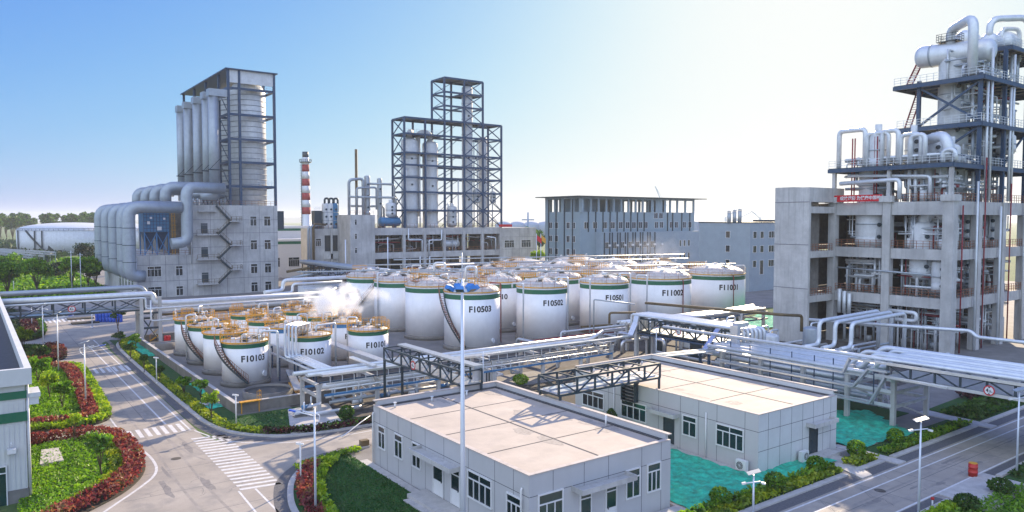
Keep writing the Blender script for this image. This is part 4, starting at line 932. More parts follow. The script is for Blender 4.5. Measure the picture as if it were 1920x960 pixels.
tray('flat silver tray descending behind the second roof, left', [(61.0, 56.6, 4.0), (69.8, 53.4, 4.4)], .7, .12)
tray('flat silver tray descending behind the second roof, right', [(61.0, 55.4, 4.0), (69.8, 52.2, 4.4)], .7, .12)
tray('wide silver duct standing at the rack corner behind the second roof', [(70.2, 52.6, 4.3), (70.2, 52.6, 7.0), (71.6, 52.2, 7.1)], 1.0, .5)
tray('slanting silver tray leaning on the truss bridge', [(66.5, 54.5, 3.6), (70.2, 55, 6.3)], .6, .12)
for x, y in ((61.5, 56.5), (61.5, 54.9), (65.5, 54.6), (65.5, 53.2)): pass
q = MB(); [q.cbox(x, y, 0, .25, .25, 3.95) for x, y in ((62, 56.1), (62, 54.9), (66.5, 54.5), (66.5, 53.3))]
tag(q.build('tray_support', 'steel', None, (64, 55, 0)), 'steel legs carrying the flat trays behind the second roof', 'support')
for k in range(3): pipe('bright silver pipe far behind the large tanks, %s of three' % ('left', 'middle', 'right')[k], [(84 + k, 73 + k * .8, 4.2), (105 + k, 75 + k * .8, 4.4)], .35, 'alu')
for k in range(3): pipe('red fire pipe at the foot of the large tanks, %s of three' % ('front', 'middle', 'back')[k], [(65.8, 86.8 + k * .5, .8), (88, 86.8 + k * .5, .8)] if k < 2 else [(81, 92, .8), (84, 87, .8), (97, 86, .8)], .17, 'redp')
pipe('brown pipe crossing behind the red fire pipes', [(80, 90, 1.6), (97, 86.6, 1.6)], .16, 'olive')

# ground level clutter between the racks and the frame plant
rn = random.Random(5)
WHERE = ['beneath the truss bridge', 'behind the second flat roof', 'before the frame plant', 'behind the right rack', 'near the tank marked F10501', 'near the tank marked F11002']
cnt = {}
for k in range(46):
    x = rn.uniform(62, 104); y = rn.uniform(42, 84)
    if (66 < x < 75.5 and y < 71) : x += 10
    if x > 100 and y < 73: x -= 12
    r = rn.choice((.1, .14, .18, .24)); L_ = rn.uniform(5, 16); z = rn.uniform(.5, 2.8); ax = rn.random() < .6
    p = [(x, y, .1), (x, y, z), (x + L_ if ax else x, y if ax else min(y + L_, 84), z), (x + L_ if ax else x, y if ax else min(y + L_, 84), .1)]
    if x + L_ > 101 and ax: p[2] = (101, y, z); p[3] = (101, y, .1)
    w_i = 5 if x > 92 and y > 70 else (4 if y > 74 else (2 if x > 90 else (3 if y < 56 else (0 if x < 80 else 1)))); cnt[w_i] = cnt.get(w_i, 0) + 1
    pipe('low bent pipe on the ground %s' % WHERE[w_i], p, r, rn.choice(('pipe', 'duct', 'aged', 'alu', 'pipe')), group='low pipes on the ground ' + WHERE[w_i])
for k in range(9):
    x = 78 + (k % 3) * 7.5 + rn.uniform(-1, 1); y = 58 + (k // 3) * 7 + rn.uniform(-1, 1); h = rn.uniform(2.5, 4.5)
    o = thing('process_tank', 'small upright tank in the yard between rack and frame plant, %s row %s' % (('front', 'middle', 'back')[k // 3], ('left', 'centre', 'right')[k % 3]), 'tank', (x, y, 0)); MB().capsule((x, y, .4), (x, y, h), rn.uniform(.7, 1.3), 20, .4).build('shell', ('dsteel', 'aged', 'duct')[k % 3], o)
    MB().cyl(x, y, .02, .5, .9, 16).build('plinth', 'concd', o); MB().tube([(x, y, h), (x, y, h + .8), (x + 1.8, y, h + .8), (x + 1.8, y, .3)], .12, 8, .4).build('outlet_pipe', 'pipe', o)
rk = rack('pipe_rack', 'concrete pipe rack running from the truss bridge to the frame plant', [(x, y) for x in (77, 84, 91, 98, 104) for y in (72.5, 76.5)], 4.2, [3.0, 4.1], [(i, i + 1) for i in range(0, 10, 2)], 'conc', .4)
longsteel(rk, 'long_beam', 'x', 75, 105, 72.4, 4.0, .14, .24, 'steel'); longsteel(rk, 'long_beam', 'x', 75, 105, 76.6, 4.0, .14, .24, 'steel'); longsteel(rk, 'long_beam', 'x', 75, 105, 72.4, 2.9, .14, .24, 'steel')
for k in range(6): pipe('silver pipe on the rack running to the frame plant, %s from the front' % ('first', 'second', 'third', 'fourth', 'fifth', 'sixth')[k], [(74.5, 72.9 + k * .62, 4.4), (105, 72.9 + k * .62, 4.4)], .2 if k % 2 else .26, 'alu' if k < 3 else 'pipe')
# ================================================================== storage tanks
TEXTC = {}
def tank(x, y, r, h, label, text=None, ang=None, base=.5, small=True, stair=None, group=None, tint='green', dome=None, seed=0, tsize=.9, rim=None, shellm='white'):
    rnd = random.Random(seed * 17 + int(x * 10) + int(y)); t = thing('storage_tank', label, 'storage tank', (x, y, 0), group)
    MB().cyl(x, y, .01, base, r + .22, 40).build('foundation', 'concd', t)
    top = h; b0 = h - (.55 if small else .95); b1 = h - (.08 if small else .25)
    MB().lathe(x, y, [(r, base + .005), (r, base + (h - base) / 3), (r + .008, base + (h - base) / 3 + .01), (r + .008, base + (h - base) * .66), (r, base + (h - base) * .66 + .01), (r, h)], 48).build('shell', shellm, t)
    MB().lathe(x, y, [(r + .014, b0), (r + .014, b1)], 48, False).build('painted_band', tint, t)
    dh = dome if dome is not None else r * .3
    prof = [(r + .06, h + .005)] + [(max(r * math.cos(a), .02), h + .05 + dh * math.sin(a)) for a in [i * math.pi / 16 for i in range(0, 9)]]
    if small: prof = [(r + .06, h + .005), (r + .05, h + .04), (r * .5, h + .04 + dh * .6), (.05, h + .04 + dh)]
    MB().lathe(x, y, prof, 40).build('roof', 'dome', t)
    rb = MB(); NR = 24
    if not small:
        for k in range(NR):
            a = 2 * math.pi * k / NR
            pts = [(x + (r + .02) * math.cos(e) * math.cos(a), y + (r + .02) * math.cos(e) * math.sin(a), h + .07 + dh * math.sin(e)) for e in [i * math.pi / 16 for i in range(0, 8)]]
            for p, q in zip(pts[:-1], pts[1:]): rb.beam(p, q, .05, .04)
        rb.build('roof_rib', 'aged', t)
    R_ = r + (.10 if not small else .16); n = 28; rl = MB(); tb = MB()
    for k in range(n):
        a = 2 * math.pi * k / n; b = 2 * math.pi * (k + 1) / n
        p = Vector((x + R_ * math.cos(a), y + R_ * math.sin(a), h)); q = Vector((x + R_ * math.cos(b), y + R_ * math.sin(b), h))
        for z in (1.05, .55): rl.beam(p + Vector((0, 0, z)), q + Vector((0, 0, z)), .035)
        if k % 2 == 0 or small: rl.beam(p, p + Vector((0, 0, 1.05)), .035)
        tb.beam(p + Vector((0, 0, .08)), q + Vector((0, 0, .08)), .05, .15)
    tb.build('toe_board', 'yellow' if rim is None else rim, t); rl.build('railing', 'yellow' if small else 'rust', t)
    # roof walkway and platform
    a0 = rnd.uniform(0, 6.28); ca, sa = math.cos(a0), math.sin(a0)
    pf = MB(); c = Vector((x + ca * r * .62, y + sa * r * .62, h + .25 + dh * .45)); wv = r * .26
    pf.cbox(c.x, c.y, c.z, wv * 2, wv * 1.6, .06); pf.build('platform', 'dsteel' if small else 'rust', t)
    pr = MB(); z = c.z + .06
    railing(pr, [(c.x - wv, c.y - wv * .8, z), (c.x + wv, c.y - wv * .8, z), (c.x + wv, c.y + wv * .8, z), (c.x - wv, c.y + wv * .8, z)], 1.1, .6, .045, 1, True); pr.build('platform_railing', 'yellow', t)
    for k in range(4 if small else 5):
        a = a0 + .9 + k * (1.0 if small else 1.05); rr = r * rnd.uniform(.5, .85); px, py = x + rr * math.cos(a), y + rr * math.sin(a); zz = h + .05 + dh * (.5 if small else math.sqrt(max(0, 1 - (rr / r) ** 2)))
        if k % 3 == 0:
            MB().cyl(px, py, zz - .1, zz + .22, .28, 14).build('manhole', 'aged', t)
        elif k % 3 == 1:
            MB().tube([(px, py, zz - .2), (px, py, zz + .7), (px + .4, py, zz + .75), (px + .4, py, zz + .35)], .09, 8, .2).build('vent', 'aged', t)
        else:
            MB().cyl(px, py, zz - .1, zz + .5, .13, 10).cyl(px, py, zz + .5, zz + .56, .24, 12).build('nozzle', 'pipe', t)
    MB().cyl(x, y, h + dh * .9, h + dh + .35, .22 if small else .35, 14).build('centre_vent', 'aged', t)
    for k in range(2 if small else 4):
        hs = MB()
        a = a0 + 2 + k * 1.3; rr = r * .55; px, py = x + rr * math.cos(a), y + rr * math.sin(a); zz = h + .12 + dh * (.62 if small else .84)
        u = Vector((-math.sin(a), math.cos(a), 0)); 
        for i in range(4): d0 = rr + (i - 1.5) * .34; q = Vector((x + d0 * math.cos(a), y + d0 * math.sin(a), zz - (i - 1.5) * .1)); hs.beam(q - u * .45, q + u * .45, .36, .05)
        hs.build('roof_step', 'dsteel', t)
    # big feed pipe over the rim
    a = a0 + 3.3; ex, ey = math.cos(a), math.sin(a); ro = r + .3
    MB().tube([(x + ro * ex, y + ro * ey, base), (x + ro * ex, y + ro * ey, h + 1.5), (x + r * .6 * ex, y + r * .6 * ey, h + 1.5), (x + r * .6 * ex, y + r * .6 * ey, h + .3)], .1 if small else .14, 8, .35).build('feed_pipe', 'pipe', t)
    # manway near base facing camera
    fa = math.atan2(-y, -x) + (ang if ang is not None else 0) + .5
    mx, my = math.cos(fa), math.sin(fa)
    mw = MB(); mw.tube([(x + (r - .1) * mx, y + (r - .1) * my, base + .75), (x + (r + .22) * mx, y + (r + .22) * my, base + .75)], .32, 14); mw.build('manway', 'aged', t)
    if stair is not None:
        s0, s1, dirn = stair; st = MB(); rs_ = MB(); N = int((h - base) / .24); r1, r2 = r + .12, r + .82
        for k in range(N):
            a = s0 + (s1 - s0) * k / N; z = base + (h - base) * k / N
            st.beam((x + r1 * math.cos(a), y + r1 * math.sin(a), z), (x + r2 * math.cos(a), y + r2 * math.sin(a), z), .26, .05)
        for rr in (r1, r2):
            pts = [(x + rr * math.cos(s0 + (s1 - s0) * k / 20), y + rr * math.sin(s0 + (s1 - s0) * k / 20), base + (h - base) * k / 20) for k in range(21)]
            for p, q in zip(pts[:-1], pts[1:]): st.beam(p, q, .05, .22)
        st.build('stair', 'dsteel', t)
        pts = [(x + r2 * math.cos(s0 + (s1 - s0) * k / 20), y + r2 * math.sin(s0 + (s1 - s0) * k / 20), base + (h - base) * k / 20) for k in range(21)]
        for zz in (.5, 1.0):
            for p, q in zip(pts[:-1], pts[1:]): rs_.beam(vec(p) + Vector((0, 0, zz)), vec(q) + Vector((0, 0, zz)), .04)
        for p in pts[::1]: rs_.beam(p, vec(p) + Vector((0, 0, 1.0)), .04)
        rs_.build('stair_railing', 'rust', t)
    if text:
        key = (text, tsize)
        if key not in TEXTC: TEXTC[key] = textmesh(text, tsize)
        vs, fs = TEXTC[key]; ca_ = math.atan2(-y, -x) + ang; zt = h - (1.75 if small else 2.35); mb = MB()
        mb.add([(x + (r + .03) * math.cos(ca_ + u / r), y + (r + .03) * math.sin(ca_ + u / r), zt + v) for u, v, _ in vs], fs)
        mb.build('lettering', 'black', t)
    return t
def up(n): return n
# small tanks
ords = ['nearest', 'second', 'third', 'farthest']
toc = lambda x, y: math.atan2(-y, -x)
for i, y in enumerate((87.5, 95.7, 103.6, 111.5)):
    a = toc(25.7, y)
    st = (a + .08, a - 1.35, 1) if i == 0 else ((a - .2, a - 1.5, 1) if i == 2 else None)
    tank(25.7, y, 2.57, 4.95, ['small white tank with green band marked F10103, spiral stair on its left', 'small white tank directly behind the tank marked F10103, round manway low', 'third small tank in the left row, curved stair on its side', 'last small white tank in the left row, nearest the left pipe bridge'][i],
         'F10103' if i == 0 else None, .38, .55, True, st, 'small white storage tanks', seed=i, tsize=.98, dome=.45)
for j, x in enumerate((33.5, 41.3)):
    for i, y in enumerate((87.5, 96.0, 104.0, 112.0)):
        tx = ('F10102', 'F10101')[j] if i == 0 else ('F10' if (i == 1 and j == 1) else None)
        lb = ['small rust stained tank marked F10102 with white pipes before it', 'small white tank marked F10101 at the right end of its row'][j] if i == 0 else \
             ('small tank with orange toe board, %s behind the tank marked %s' % (('', 'directly', 'second', 'third')[i], ('F10102', 'F10101')[j]))
        tank(x, y, 2.52, 4.95, lb, tx, .12 if j == 0 and i == 0 else .45, .5, True, None, 'small white storage tanks', seed=10 + j * 4 + i, tsize=.98, tint='green' if i in (0, 2, 3) else 'bluest', dome=.4)
# big tanks
GB = 'large white storage tanks'
nm = {60.5: 'F10503', 74: 'F10502', 87.5: 'F10501'}
for j, (x, T0) in enumerate(nm.items()):
    for i, y in enumerate((92.5, 104.6, 116, 127.5)):
        a = toc(x, y); st = None
        if j == 0 and i == 0: st = (a - .22, a - 1.4, 1)
        if j == 0 and i == 3: st = (a - .9, a + .45, 1)
        if i == 0: lb = 'tall white tank with green band marked %s' % T0
        else: lb = 'tall white tank with domed roof, %s behind the tank marked %s' % (('', 'directly', 'second', 'third')[i], T0)
        tx = T0 if i == 0 else ({(1, 1): 'F10', (2, 1): 'F105'}.get((j, i)))
        tank(x, y, 4.15, 8.4, lb, tx, (.32, .45, .48)[j] if i == 0 else .15, .6, False, st, GB, seed=30 + j * 4 + i, tsize=1.2, dome=1.25)
for j, (x, T0) in enumerate(((101.5, 'F11002'), (118.3, 'F11001'))):
    for i, y in enumerate((92.8, 107, 120.8, 134.5) if j == 0 else (93.6, 108.5, 122, 135.5)):
        lb = 'widest white tank with ribbed dome marked %s' % T0 if i == 0 else 'wide tank with pale ribbed dome, %s behind the tank marked %s' % (('', 'directly', 'second', 'third')[i], T0)
        tank(x, y, 5.7, 8.5, lb, T0 if i == 0 else None, (.45, .5)[j], .6, False, None, GB, seed=50 + j * 4 + i, tsize=1.4, dome=1.7)
for k, (x, y, x2) in enumerate(((67.2, 88.6, 68), (80.7, 88.6, 81.6), (64.9, 91.2, 64.9), (94.3, 89.0, 95))):
    pipe('slender %s standpipe between the large tanks, %s from the left' % ('dark red' if k == 2 else 'white', ('second', 'third', 'first', 'fourth')[k]), [(x, y, .3), (x, y, 9.4), (x - .9, y + 1.6, 9.4), (x - .9, y + 1.6, 8.7)], .13 if k != 2 else .09, 'redp' if k == 2 else 'pipe')
for x, y in ((101.2, 86.9), (116.5, 87.8)): pipe('thin brown downpipe on the face of the wide tank %s' % ('marked F11002' if x < 110 else 'marked F11001'), [(x, y, .5), (x, y, 8.2), (x + .4, y + .9, 8.9)], .08, 'redp')
# overhead pipes across the dome tops
for k, (p, q, z) in enumerate((((46, 126), (128, 96), 9.9), ((58, 118), (104, 88), 9.9), ((60, 133), (132, 112), 10.2), ((72, 140), (140, 120), 10.6))):
    mb = MB(); mb.tube([(*p, z), (*q, z)], .13, 8)
    for u in (.12, .3, .5, .7, .88): c = vec((*p, z)).lerp(vec((*q, z)), u); mb.tube([c, c - Vector((0, 0, 1.2))], .06, 6)
    o = mb.build('overhead_pipe', 'duct', None, (*p, z)); tag(o, 'long grey overhead pipe across the domes, %s from the front' % ('second', 'first', 'third', 'fourth')[k], 'pipe')
p0, p1 = D(811, 498, 138), D(927, 493, 158)
pipe('white arched pipe high above the domes in front of the refinery block', [(p0[0], p0[1], 8.6), p0, p1, (p1[0], p1[1], 8.6)], .17, bend=.6)
pipe('white arched pipe above the tank marked F10503, left', [(66.8, 104, 8.9), (66.8, 104, 11.2), (68.3, 103, 11.2), (68.3, 103, 9.4)], .22, bend=.6)
pipe('white arched pipe above the back left tanks', [(68, 116.4, 9), (68, 116.4, 11.2), (69.6, 115.2, 11.2), (69.6, 115.2, 9.6)], .22, bend=.6)
# small tank farm: wall, pit, walkway
wl = thing('bund_wall', 'low concrete bund wall round the small tanks', 'wall', (20.9, 100, 0))
q = MB().box(20.6, 73.9, 0, 20.9, 127, 1.0).box(20.9, 73.9, 0, 33, 74.2, 1.0).box(20.9, 126.7, 0, 33, 127, 1.0); q.build('wall', 'concd', wl)
q = MB().box(20.55, 73.85, 1.0, 20.95, 127.05, 1.07).box(20.95, 73.85, 1.0, 33, 74.25, 1.07); q.build('coping', 'kerb', wl)
pit = thing('round_pit', 'round concrete pit with dark water in front of F10103', 'pit', (25.6, 79.2, 0))
MB().lathe(25.6, 79.2, [(2.6, .02), (2.6, .85), (2.4, .85), (2.4, .3)], 40, False).build('rim', 'concd', pit); MB().cyl(25.6, 79.2, .05, .62, 2.4, 40).build('water', mat('murky_water', (.02, .025, .03), .35, var=.4, scale=1), pit)
p2_ = thing('round_pit', 'low round concrete base beside the last small tank', 'pit', (23.2, 118, 0)); MB().lathe(23.2, 118, [(1.5, .02), (1.5, .9), (.02, .92)], 30, False).build('rim', 'concd', p2_)
q = MB(); q.box(21.0, 73.3, 1.1, 23.0, 73.9, 1.18); q.build; o = thing('barrier_platform', 'yellow edged step platform on the bund wall', 'platform', (22, 73.6, 0)); q.build('deck', 'yellow', o)
q = MB(); railing(q, [(22.6, 73.3, 1.18), (23.0, 73.3, 1.18), (23.0, 73.9, 1.18)], .9, .5, .035); q.box(21.1, 73.4, 0, 21.17, 73.5, 1.1).box(22.8, 73.4, 0, 22.87, 73.5, 1.1); q.build('railing', 'yellow', o)
o = thing('metal_steps', 'yellow metal steps over the bund wall by the left bridge', 'steps', (24, 127, 0)); q = MB()
for k in range(6): q.box(22.5 + k * .3, 126, .2 * k + .1, 22.8 + k * .3, 126.8, .2 * k + .15)
q.build('tread', 'olive', o); q = MB(); q.beam((22.5, 126, .1), (24.3, 126, 1.2), .08, .15); q.beam((22.5, 126, 1.1), (24.3, 126, 2.2), .05); q.beam((22.5, 126, .1), (22.5, 126, 1.1), .05); q.beam((24.3, 126, 1.2), (24.3, 126, 2.2), .05); q.build('railing', 'yellow', o)
sp = MB()
for k in range(10): a = 79 + 0 * k; sp.beam((28.2 + k * .18, 77.4 + k * .1, .1), (27.7 + k * .18, 78.8 + k * .1, 1.3), .05)
tag(sp.build('guard_rail', 'yellow', None, (28.5, 78, 0)), 'row of yellow guard bars beside the round pit', 'guard rail')
# pumps under rack
for k, (x, y) in enumerate(((25.2, 68.6), (26.6, 70.4), (31.5, 69.4), (35, 70.2), (38, 69.5), (42.5, 70.5), (46, 69.8))):
    o = thing('pump', 'grey pump with motor under the long rack, %s from the left' % ('first', 'second', 'third', 'fourth', 'fifth', 'sixth', 'seventh')[k], 'pump', (x, y, .1))
    MB().cbox(x, y, .1, 1.3, .5, .18).build('base', 'concd', o); MB().tube([(x - .55, y, .55), (x + .1, y, .55)], .2, 12).build('motor', 'bluest' if k % 2 else 'aged', o)
    MB().tube([(x + .15, y, .55), (x + .5, y, .55)], .26, 12).build('housing', 'duct', o); MB().tube([(x + .4, y, .6), (x + .4, y, 1.5)], .09, 8).build('outlet', 'pipe', o)
# ================================================================== left refinery block with cylinder tower
lbk = thing('refinery_building', 'grey concrete plant block on the left with outside stairs', 'building', (50, 200, 0))
q = MB(); q.box(45.2, 196, 0, 66.6, 246, 22.7); q.build('main_wall', 'conc', lbk)
q = MB(); q.box(32.2, 196.2, 0, 45.19, 246, 10.3); q.build('low_wing', 'conc', lbk)
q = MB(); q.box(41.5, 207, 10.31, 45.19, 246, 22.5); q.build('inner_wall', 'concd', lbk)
j = MB()
for z in (4, 8, 12.1, 15.6, 19): j.box(45.2, 195.975, z - .05, 66.6, 195.99, z + .05)
for x in (49.5, 53.4, 57.6, 61.8, 65.6): j.box(x - .05, 195.965, .1, x + .05, 195.973, 22.6)
for z in (4, 8): j.box(32.2, 196.17, z - .05, 45.19, 196.19, z + .05)
for x in (35.3, 38.9, 41.9, 43.8): j.box(x - .05, 196.155, .1, x + .05, 196.168, 10.2)
j.build('panel_joint', mat('wall_joint', (.20, .20, .22), .9), lbk)
for a0, a1, z0, z1, n in ((34.8, 37.9, 5.2, 7.7, 4), (34.8, 37.9, .3, 2.7, 4), (41.2, 42.8, 5.2, 7.6, 2), (41.2, 42.8, .3, 2.6, 2)): window(lbk, 'y', 196.19, a0, a1, z0, z1, -1, n)
for x in (59.4, 63.0):
    for z in (17.4, 11.2, 5.0, .2): window(lbk, 'y', 195.99, x, x + 1.7, z, z + 2.5, -1, 2)
for z in (15.6, 9.6, 3.2): door(lbk, 'y', 195.99, 47.2, 48.8, z, z + 2.5, -1, 'dsteel', 'conc')
for y in (199, 203.5, 208, 212.5, 217): window(lbk, 'x', 32.2, y, y + 2.6, 1.5, 4.6, -1, 2)
# stairs: flights along the wall
for k, z in enumerate((15.1, 8.9, 2.7)):
    MB().box(45.9, 194.4, z, 51.4, 195.98, z + .3).build('landing', 'conc', lbk); MB().box(53.8, 194.2, z + 3.4, 56.8, 195.98, z + 3.6).build('landing', 'conc', lbk)
    railset('landing_railing', 'olive', lbk, [[(45.9, 194.45, z + .3), (51.2, 194.45, z + .3)], [(54.2, 194.25, z + 3.6), (56.8, 194.25, z + 3.6), (56.8, 195.9, z + 3.6)]], h=1.1, sp=1.2, t=.07)
    for (xa, za, xb, zb) in ((50.9, z + .2, 54.3, z + 3.5), (54.3, z + 3.6, 50.9, z + 6.9 if k else 22.5)):
        q = MB(); yy = 194.7 if xa < xb else 195.4
        q.beam((xa, yy - .4, za), (xb, yy - .4, zb), .1, .35); q.beam((xa, yy + .4, za), (xb, yy + .4, zb), .1, .35)
        N = 12
        for i in range(N): u = (i + .5) / N; q.cbox(xa + (xb - xa) * u, yy, za + (zb - za) * u, .3, .76, .05)
        q.build('stair_flight', 'dsteel', lbk)
        q = MB(); q.beam((xa, yy - .45, za + 1.1), (xb, yy - .45, zb + 1.1), .06)
        for i in range(6): u = i / 5; q.beam((xa + (xb - xa) * u, yy - .45, za + (zb - za) * u), (xa + (xb - xa) * u, yy - .45, za + (zb - za) * u + 1.1), .05)
        q.build('stair_railing', 'olive', lbk)
MB().box(46.5, 194.6, 21.0, 50.8, 195.98, 21.3).build('canopy', 'conc', lbk)
railset('roof_railing', 'rust', lbk, [[(45.3, 245, 22.7), (45.3, 196.1, 22.7), (66.5, 196.1, 22.7)], [(32.3, 245, 10.3), (32.3, 196.3, 10.3), (45.1, 196.3, 10.3)]], h=1.1, sp=1.6, t=.06)
MB().tube([(44.9, 195.9, 8), (44.9, 195.9, 22)], .12, 8).build('downpipe', 'pipe', lbk); MB().tube([(32.4, 196.0, .5), (32.4, 196.0, 9.8)], .12, 8).build('downpipe', 'pipe', lbk); MB().box(66.62, 196.2, 16.4, 68.4, 197, 21.3).build('side_box', 'dsteel', lbk)
MB().cbox(43.4, 197.3, 10.32, 1.8, 1.5, 1.6).build('roof_unit', 'aged', lbk); MB().cbox(43.6, 197.4, 11.93, 1.1, 1.0, 1.5).build('roof_unit', 'aged', lbk)
# tower frame
tw = thing('tower_frame', 'blue grey steel frame with roof above the left plant block', 'steel frame', (60, 210, 22.7))
X0, X1, Y0, Y1, ZT = 54.6, 66.3, 196.4, 244, 57.2
for x, y in [(X1, Y0), (57.3, Y0), (X0, Y0), (X1, Y1), (X0, Y1), (X1, 205), (X0, 205), (X1, 218), (X0, 218), (X1, 231), (X0, 231)]:
    MB().cbox(x, y, 22.7, .6, .6, ZT - 22.7).build('column', 'steel', tw)
for z in (27.6, 33.8, 39.7, 46.0, 52.6):
    q = MB()
    for a, b in (((X0, Y0), (X1, Y0)), ((X0, Y0), (X0, Y1)), ((X1, Y0), (X1, Y1)), ((X0, 205), (X1, 205))): q.beam((*a, z), (*b, z), .35, .6)
    q.box(X0, Y0 - .1, z + .22, X1, Y0 + 1.2, z + .27); q.build('floor_beam', 'steel', tw)
q = MB()
for z0, z1 in ((22.7, 27.6), (27.6, 33.8), (33.8, 39.7), (39.7, 46), (46, 52.6)):
    for a, b in ((205, 218),): q.beam((X0, a, z0), (X0, b, z1), .16); q.beam((X0 + .1, b, z0), (X0 + .1, a, z1), .16)
    q.beam((X0, 196.4, z0), (X0, 205, z1), .16)
q.build('brace', 'steel', tw)
q = MB(); q.box(X0 - .8, Y0 - .8, ZT, X1 + .8, Y1 + .8, ZT + .3); q.build('roof', 'steel', tw)
q = MB(); q.box(X0, Y0 - .15, ZT - 3.2, X1 - .3, Y0 + .0, ZT - .02); q.build('roof_fascia', 'aged', tw)
railset('railing', 'pipe', tw, [[(61.5, Y0, z + .3), (X1, Y0, z + .3)] for z in (27.6, 33.8, 52.6)], h=1.1, sp=1, t=.06)
for i, y in enumerate((202.6, 213.5, 224.5, 235.5)):
    o = thing('process_cylinder', 'huge ribbed pale cylinder in the left tower frame, %s' % ('front one', 'second behind the front', 'third behind the front', 'rearmost')[i], 'cylinder', (60.5, y, 22.7), 'ribbed cylinders in the left tower frame')
    xx = 61.2; MB().lathe(xx, y, [(4.6, 22.75), (4.6, 53.0), (3.6, 54.6), (.05, 55)], 40).build('shell', 'aged', o)
    q = MB()
    for k in range(22): z = 24 + k * 1.38; q.lathe(xx, y, [(4.6, z), (4.72, z + .02), (4.72, z + .14), (4.6, z + .16)], 40, False)
    q.build('stiffening_ring', 'dsteel' if i else mat('ring_steel', (.22, .24, .28), .6), o)
for i, y in enumerate((197.6, 203.8, 213.5, 224, 232.5)):
    xx = 51.2; z1 = 50.2
    o = thing('vertical_duct', 'fat grey vertical duct beside the left tower, %s from the right' % ('first', 'second', 'third', 'fourth', 'fifth')[i], 'duct', (xx, y, 22.7), 'vertical ducts beside the left tower')
    MB().tube([(xx, y, 24.5 if i else 25.2), (xx, y, z1)], 1.3, 20).build('shaft', 'duct', o)
    MB().box(xx - 1.35, y - 1.35, z1 + .01, X0 - .3, y + 1.35, z1 + 1.8).build('top_box', 'duct', o)
    q = MB()
    for z in (31.5,): q.box(xx - 2.0, y - 1.8, z, X0, y - 1.6, z + .25); q.beam((xx - 1.8, y - 1.7, z), (xx + 1.5, y - 1.7, z + 3.5), .12)
    q.build('bracket', 'dsteel', o)
q = MB().tube([(51.2, 197.6, 26.6), (51.2, 197.6, 25.0), (48.0, 198.6, 24.7)], 1.38, 18, 1.2); tag(q.build('duct_elbow', 'duct', None, (49, 198, 25)), 'elbow at the foot of the rightmost vertical duct', 'duct')
for i in range(5):
    y = 197.3 + i * 10.8 if i else 197.8
    yv = (192.5, 200.5, 213.5, 226, 239)[i]; xv = 30.4; zt = 22.0
    o = thing('looping_duct', 'fat looping grey duct hung outside the left block, %s from the right' % ('first', 'second', 'third', 'fourth', 'fifth')[i], 'duct', (xv, yv, 6), 'looping ducts outside the left block')
    q = MB(); q.tube([(33.6, yv + .5, 5.6), (xv, yv, 5.9), (xv, yv, zt), (42, yv, zt)], 1.42, 20, 2.6); q.build('pipe_run', 'duct', o)
    q = MB()
    for z in (9, 13, 17): q.lathe(xv, yv, [(1.42, z), (1.5, z + .02), (1.5, z + .12), (1.42, z + .14)], 20, False)
    q.build('flange', 'dsteel', o)
    xe = 42.6; o2_ = thing('duct_riser', 'grey duct riser climbing to the tower foot, %s from the right' % ('first', 'second', 'third', 'fourth', 'fifth')[i], 'duct', (xe, yv, 12), 'duct risers at the tower foot')
    q = MB()
    if i == 0: q.tube([(39.5, yv, 13.2), (43.2, yv, 13.6), (43.2, yv, 26.9), (52.5, yv + 2, 26.9)], 1.35, 20, 2.3)
    else: q.tube([(xe - 2.5, yv, 22.6), (xe - 2.5, yv, 27.2), (50, yv, 27.2)], 1.35, 20, 2.3)
    q.build('pipe_run', 'duct', o2_)
# blue filter house
fh = thing('filter_house', 'blue panelled filter house with yellow ladder on the low wing roof', 'filter house', (37.5, 201, 10.3))
MB().box(34.6, 198.4, 16.0, 40.4, 204.5, 21.2).build('casing', 'dblue', fh)
q = MB()
for k in range(9): x = 34.6 + k * 5.8 / 8; q.box(x - .05, 198.33, 16, x + .05, 198.39, 21.2)
for k in range(7): z = 16 + k * 5.2 / 6; q.box(34.6, 198.30, z - .05, 40.4, 198.325, z + .05)
q.build('panel_frame', 'steel', fh)
q = MB()
for x in (34.8, 37.5, 40.2):
    for y in (198.6, 204.3): q.cbox(x, y, 10.32, .25, .25, 5.65)
q.beam((34.8, 198.6, 10.5), (37.5, 198.6, 15.8), .15).beam((37.5, 198.7, 10.5), (34.8, 198.7, 15.8), .15).beam((37.5, 198.6, 10.5), (40.2, 198.6, 15.8), .15).beam((40.2, 198.7, 10.5), (37.5, 198.7, 15.8), .15)
q.build('leg_frame', 'bluest', fh)
for k, x in enumerate((36.1, 38.9)):
    q = MB(); q.add([(x - 1.3, 198.9, 15.9), (x + 1.3, 198.9, 15.9), (x + 1.3, 204, 15.9), (x - 1.3, 204, 15.9), (x - .3, 201, 11.6), (x + .3, 201, 11.6), (x + .3, 202, 11.6), (x - .3, 202, 11.6)], [(0, 1, 2, 3), (4, 7, 6, 5), (0, 4, 5, 1), (1, 5, 6, 2), (2, 6, 7, 3), (3, 7, 4, 0)]); q.build('hopper', 'steel', fh)
q = MB(); railing(q, [(34.5, 198.2, 21.25), (41.6, 198.2, 21.25), (41.6, 204.5, 21.25)], 1.1, .8, .07, 2); q.box(34.4, 198.1, 21.21, 41.8, 204.6, 21.3)
q.build('top_platform', 'yellow', fh)
q = MB(); q.beam((40.9, 198.0, 10.4), (40.9, 198.0, 22.2), .1).beam((41.6, 198.0, 10.4), (41.6, 198.0, 22.2), .1)
for k in range(30): q.beam((40.9, 198, 10.6 + k * .38), (41.6, 198, 10.6 + k * .38), .06)
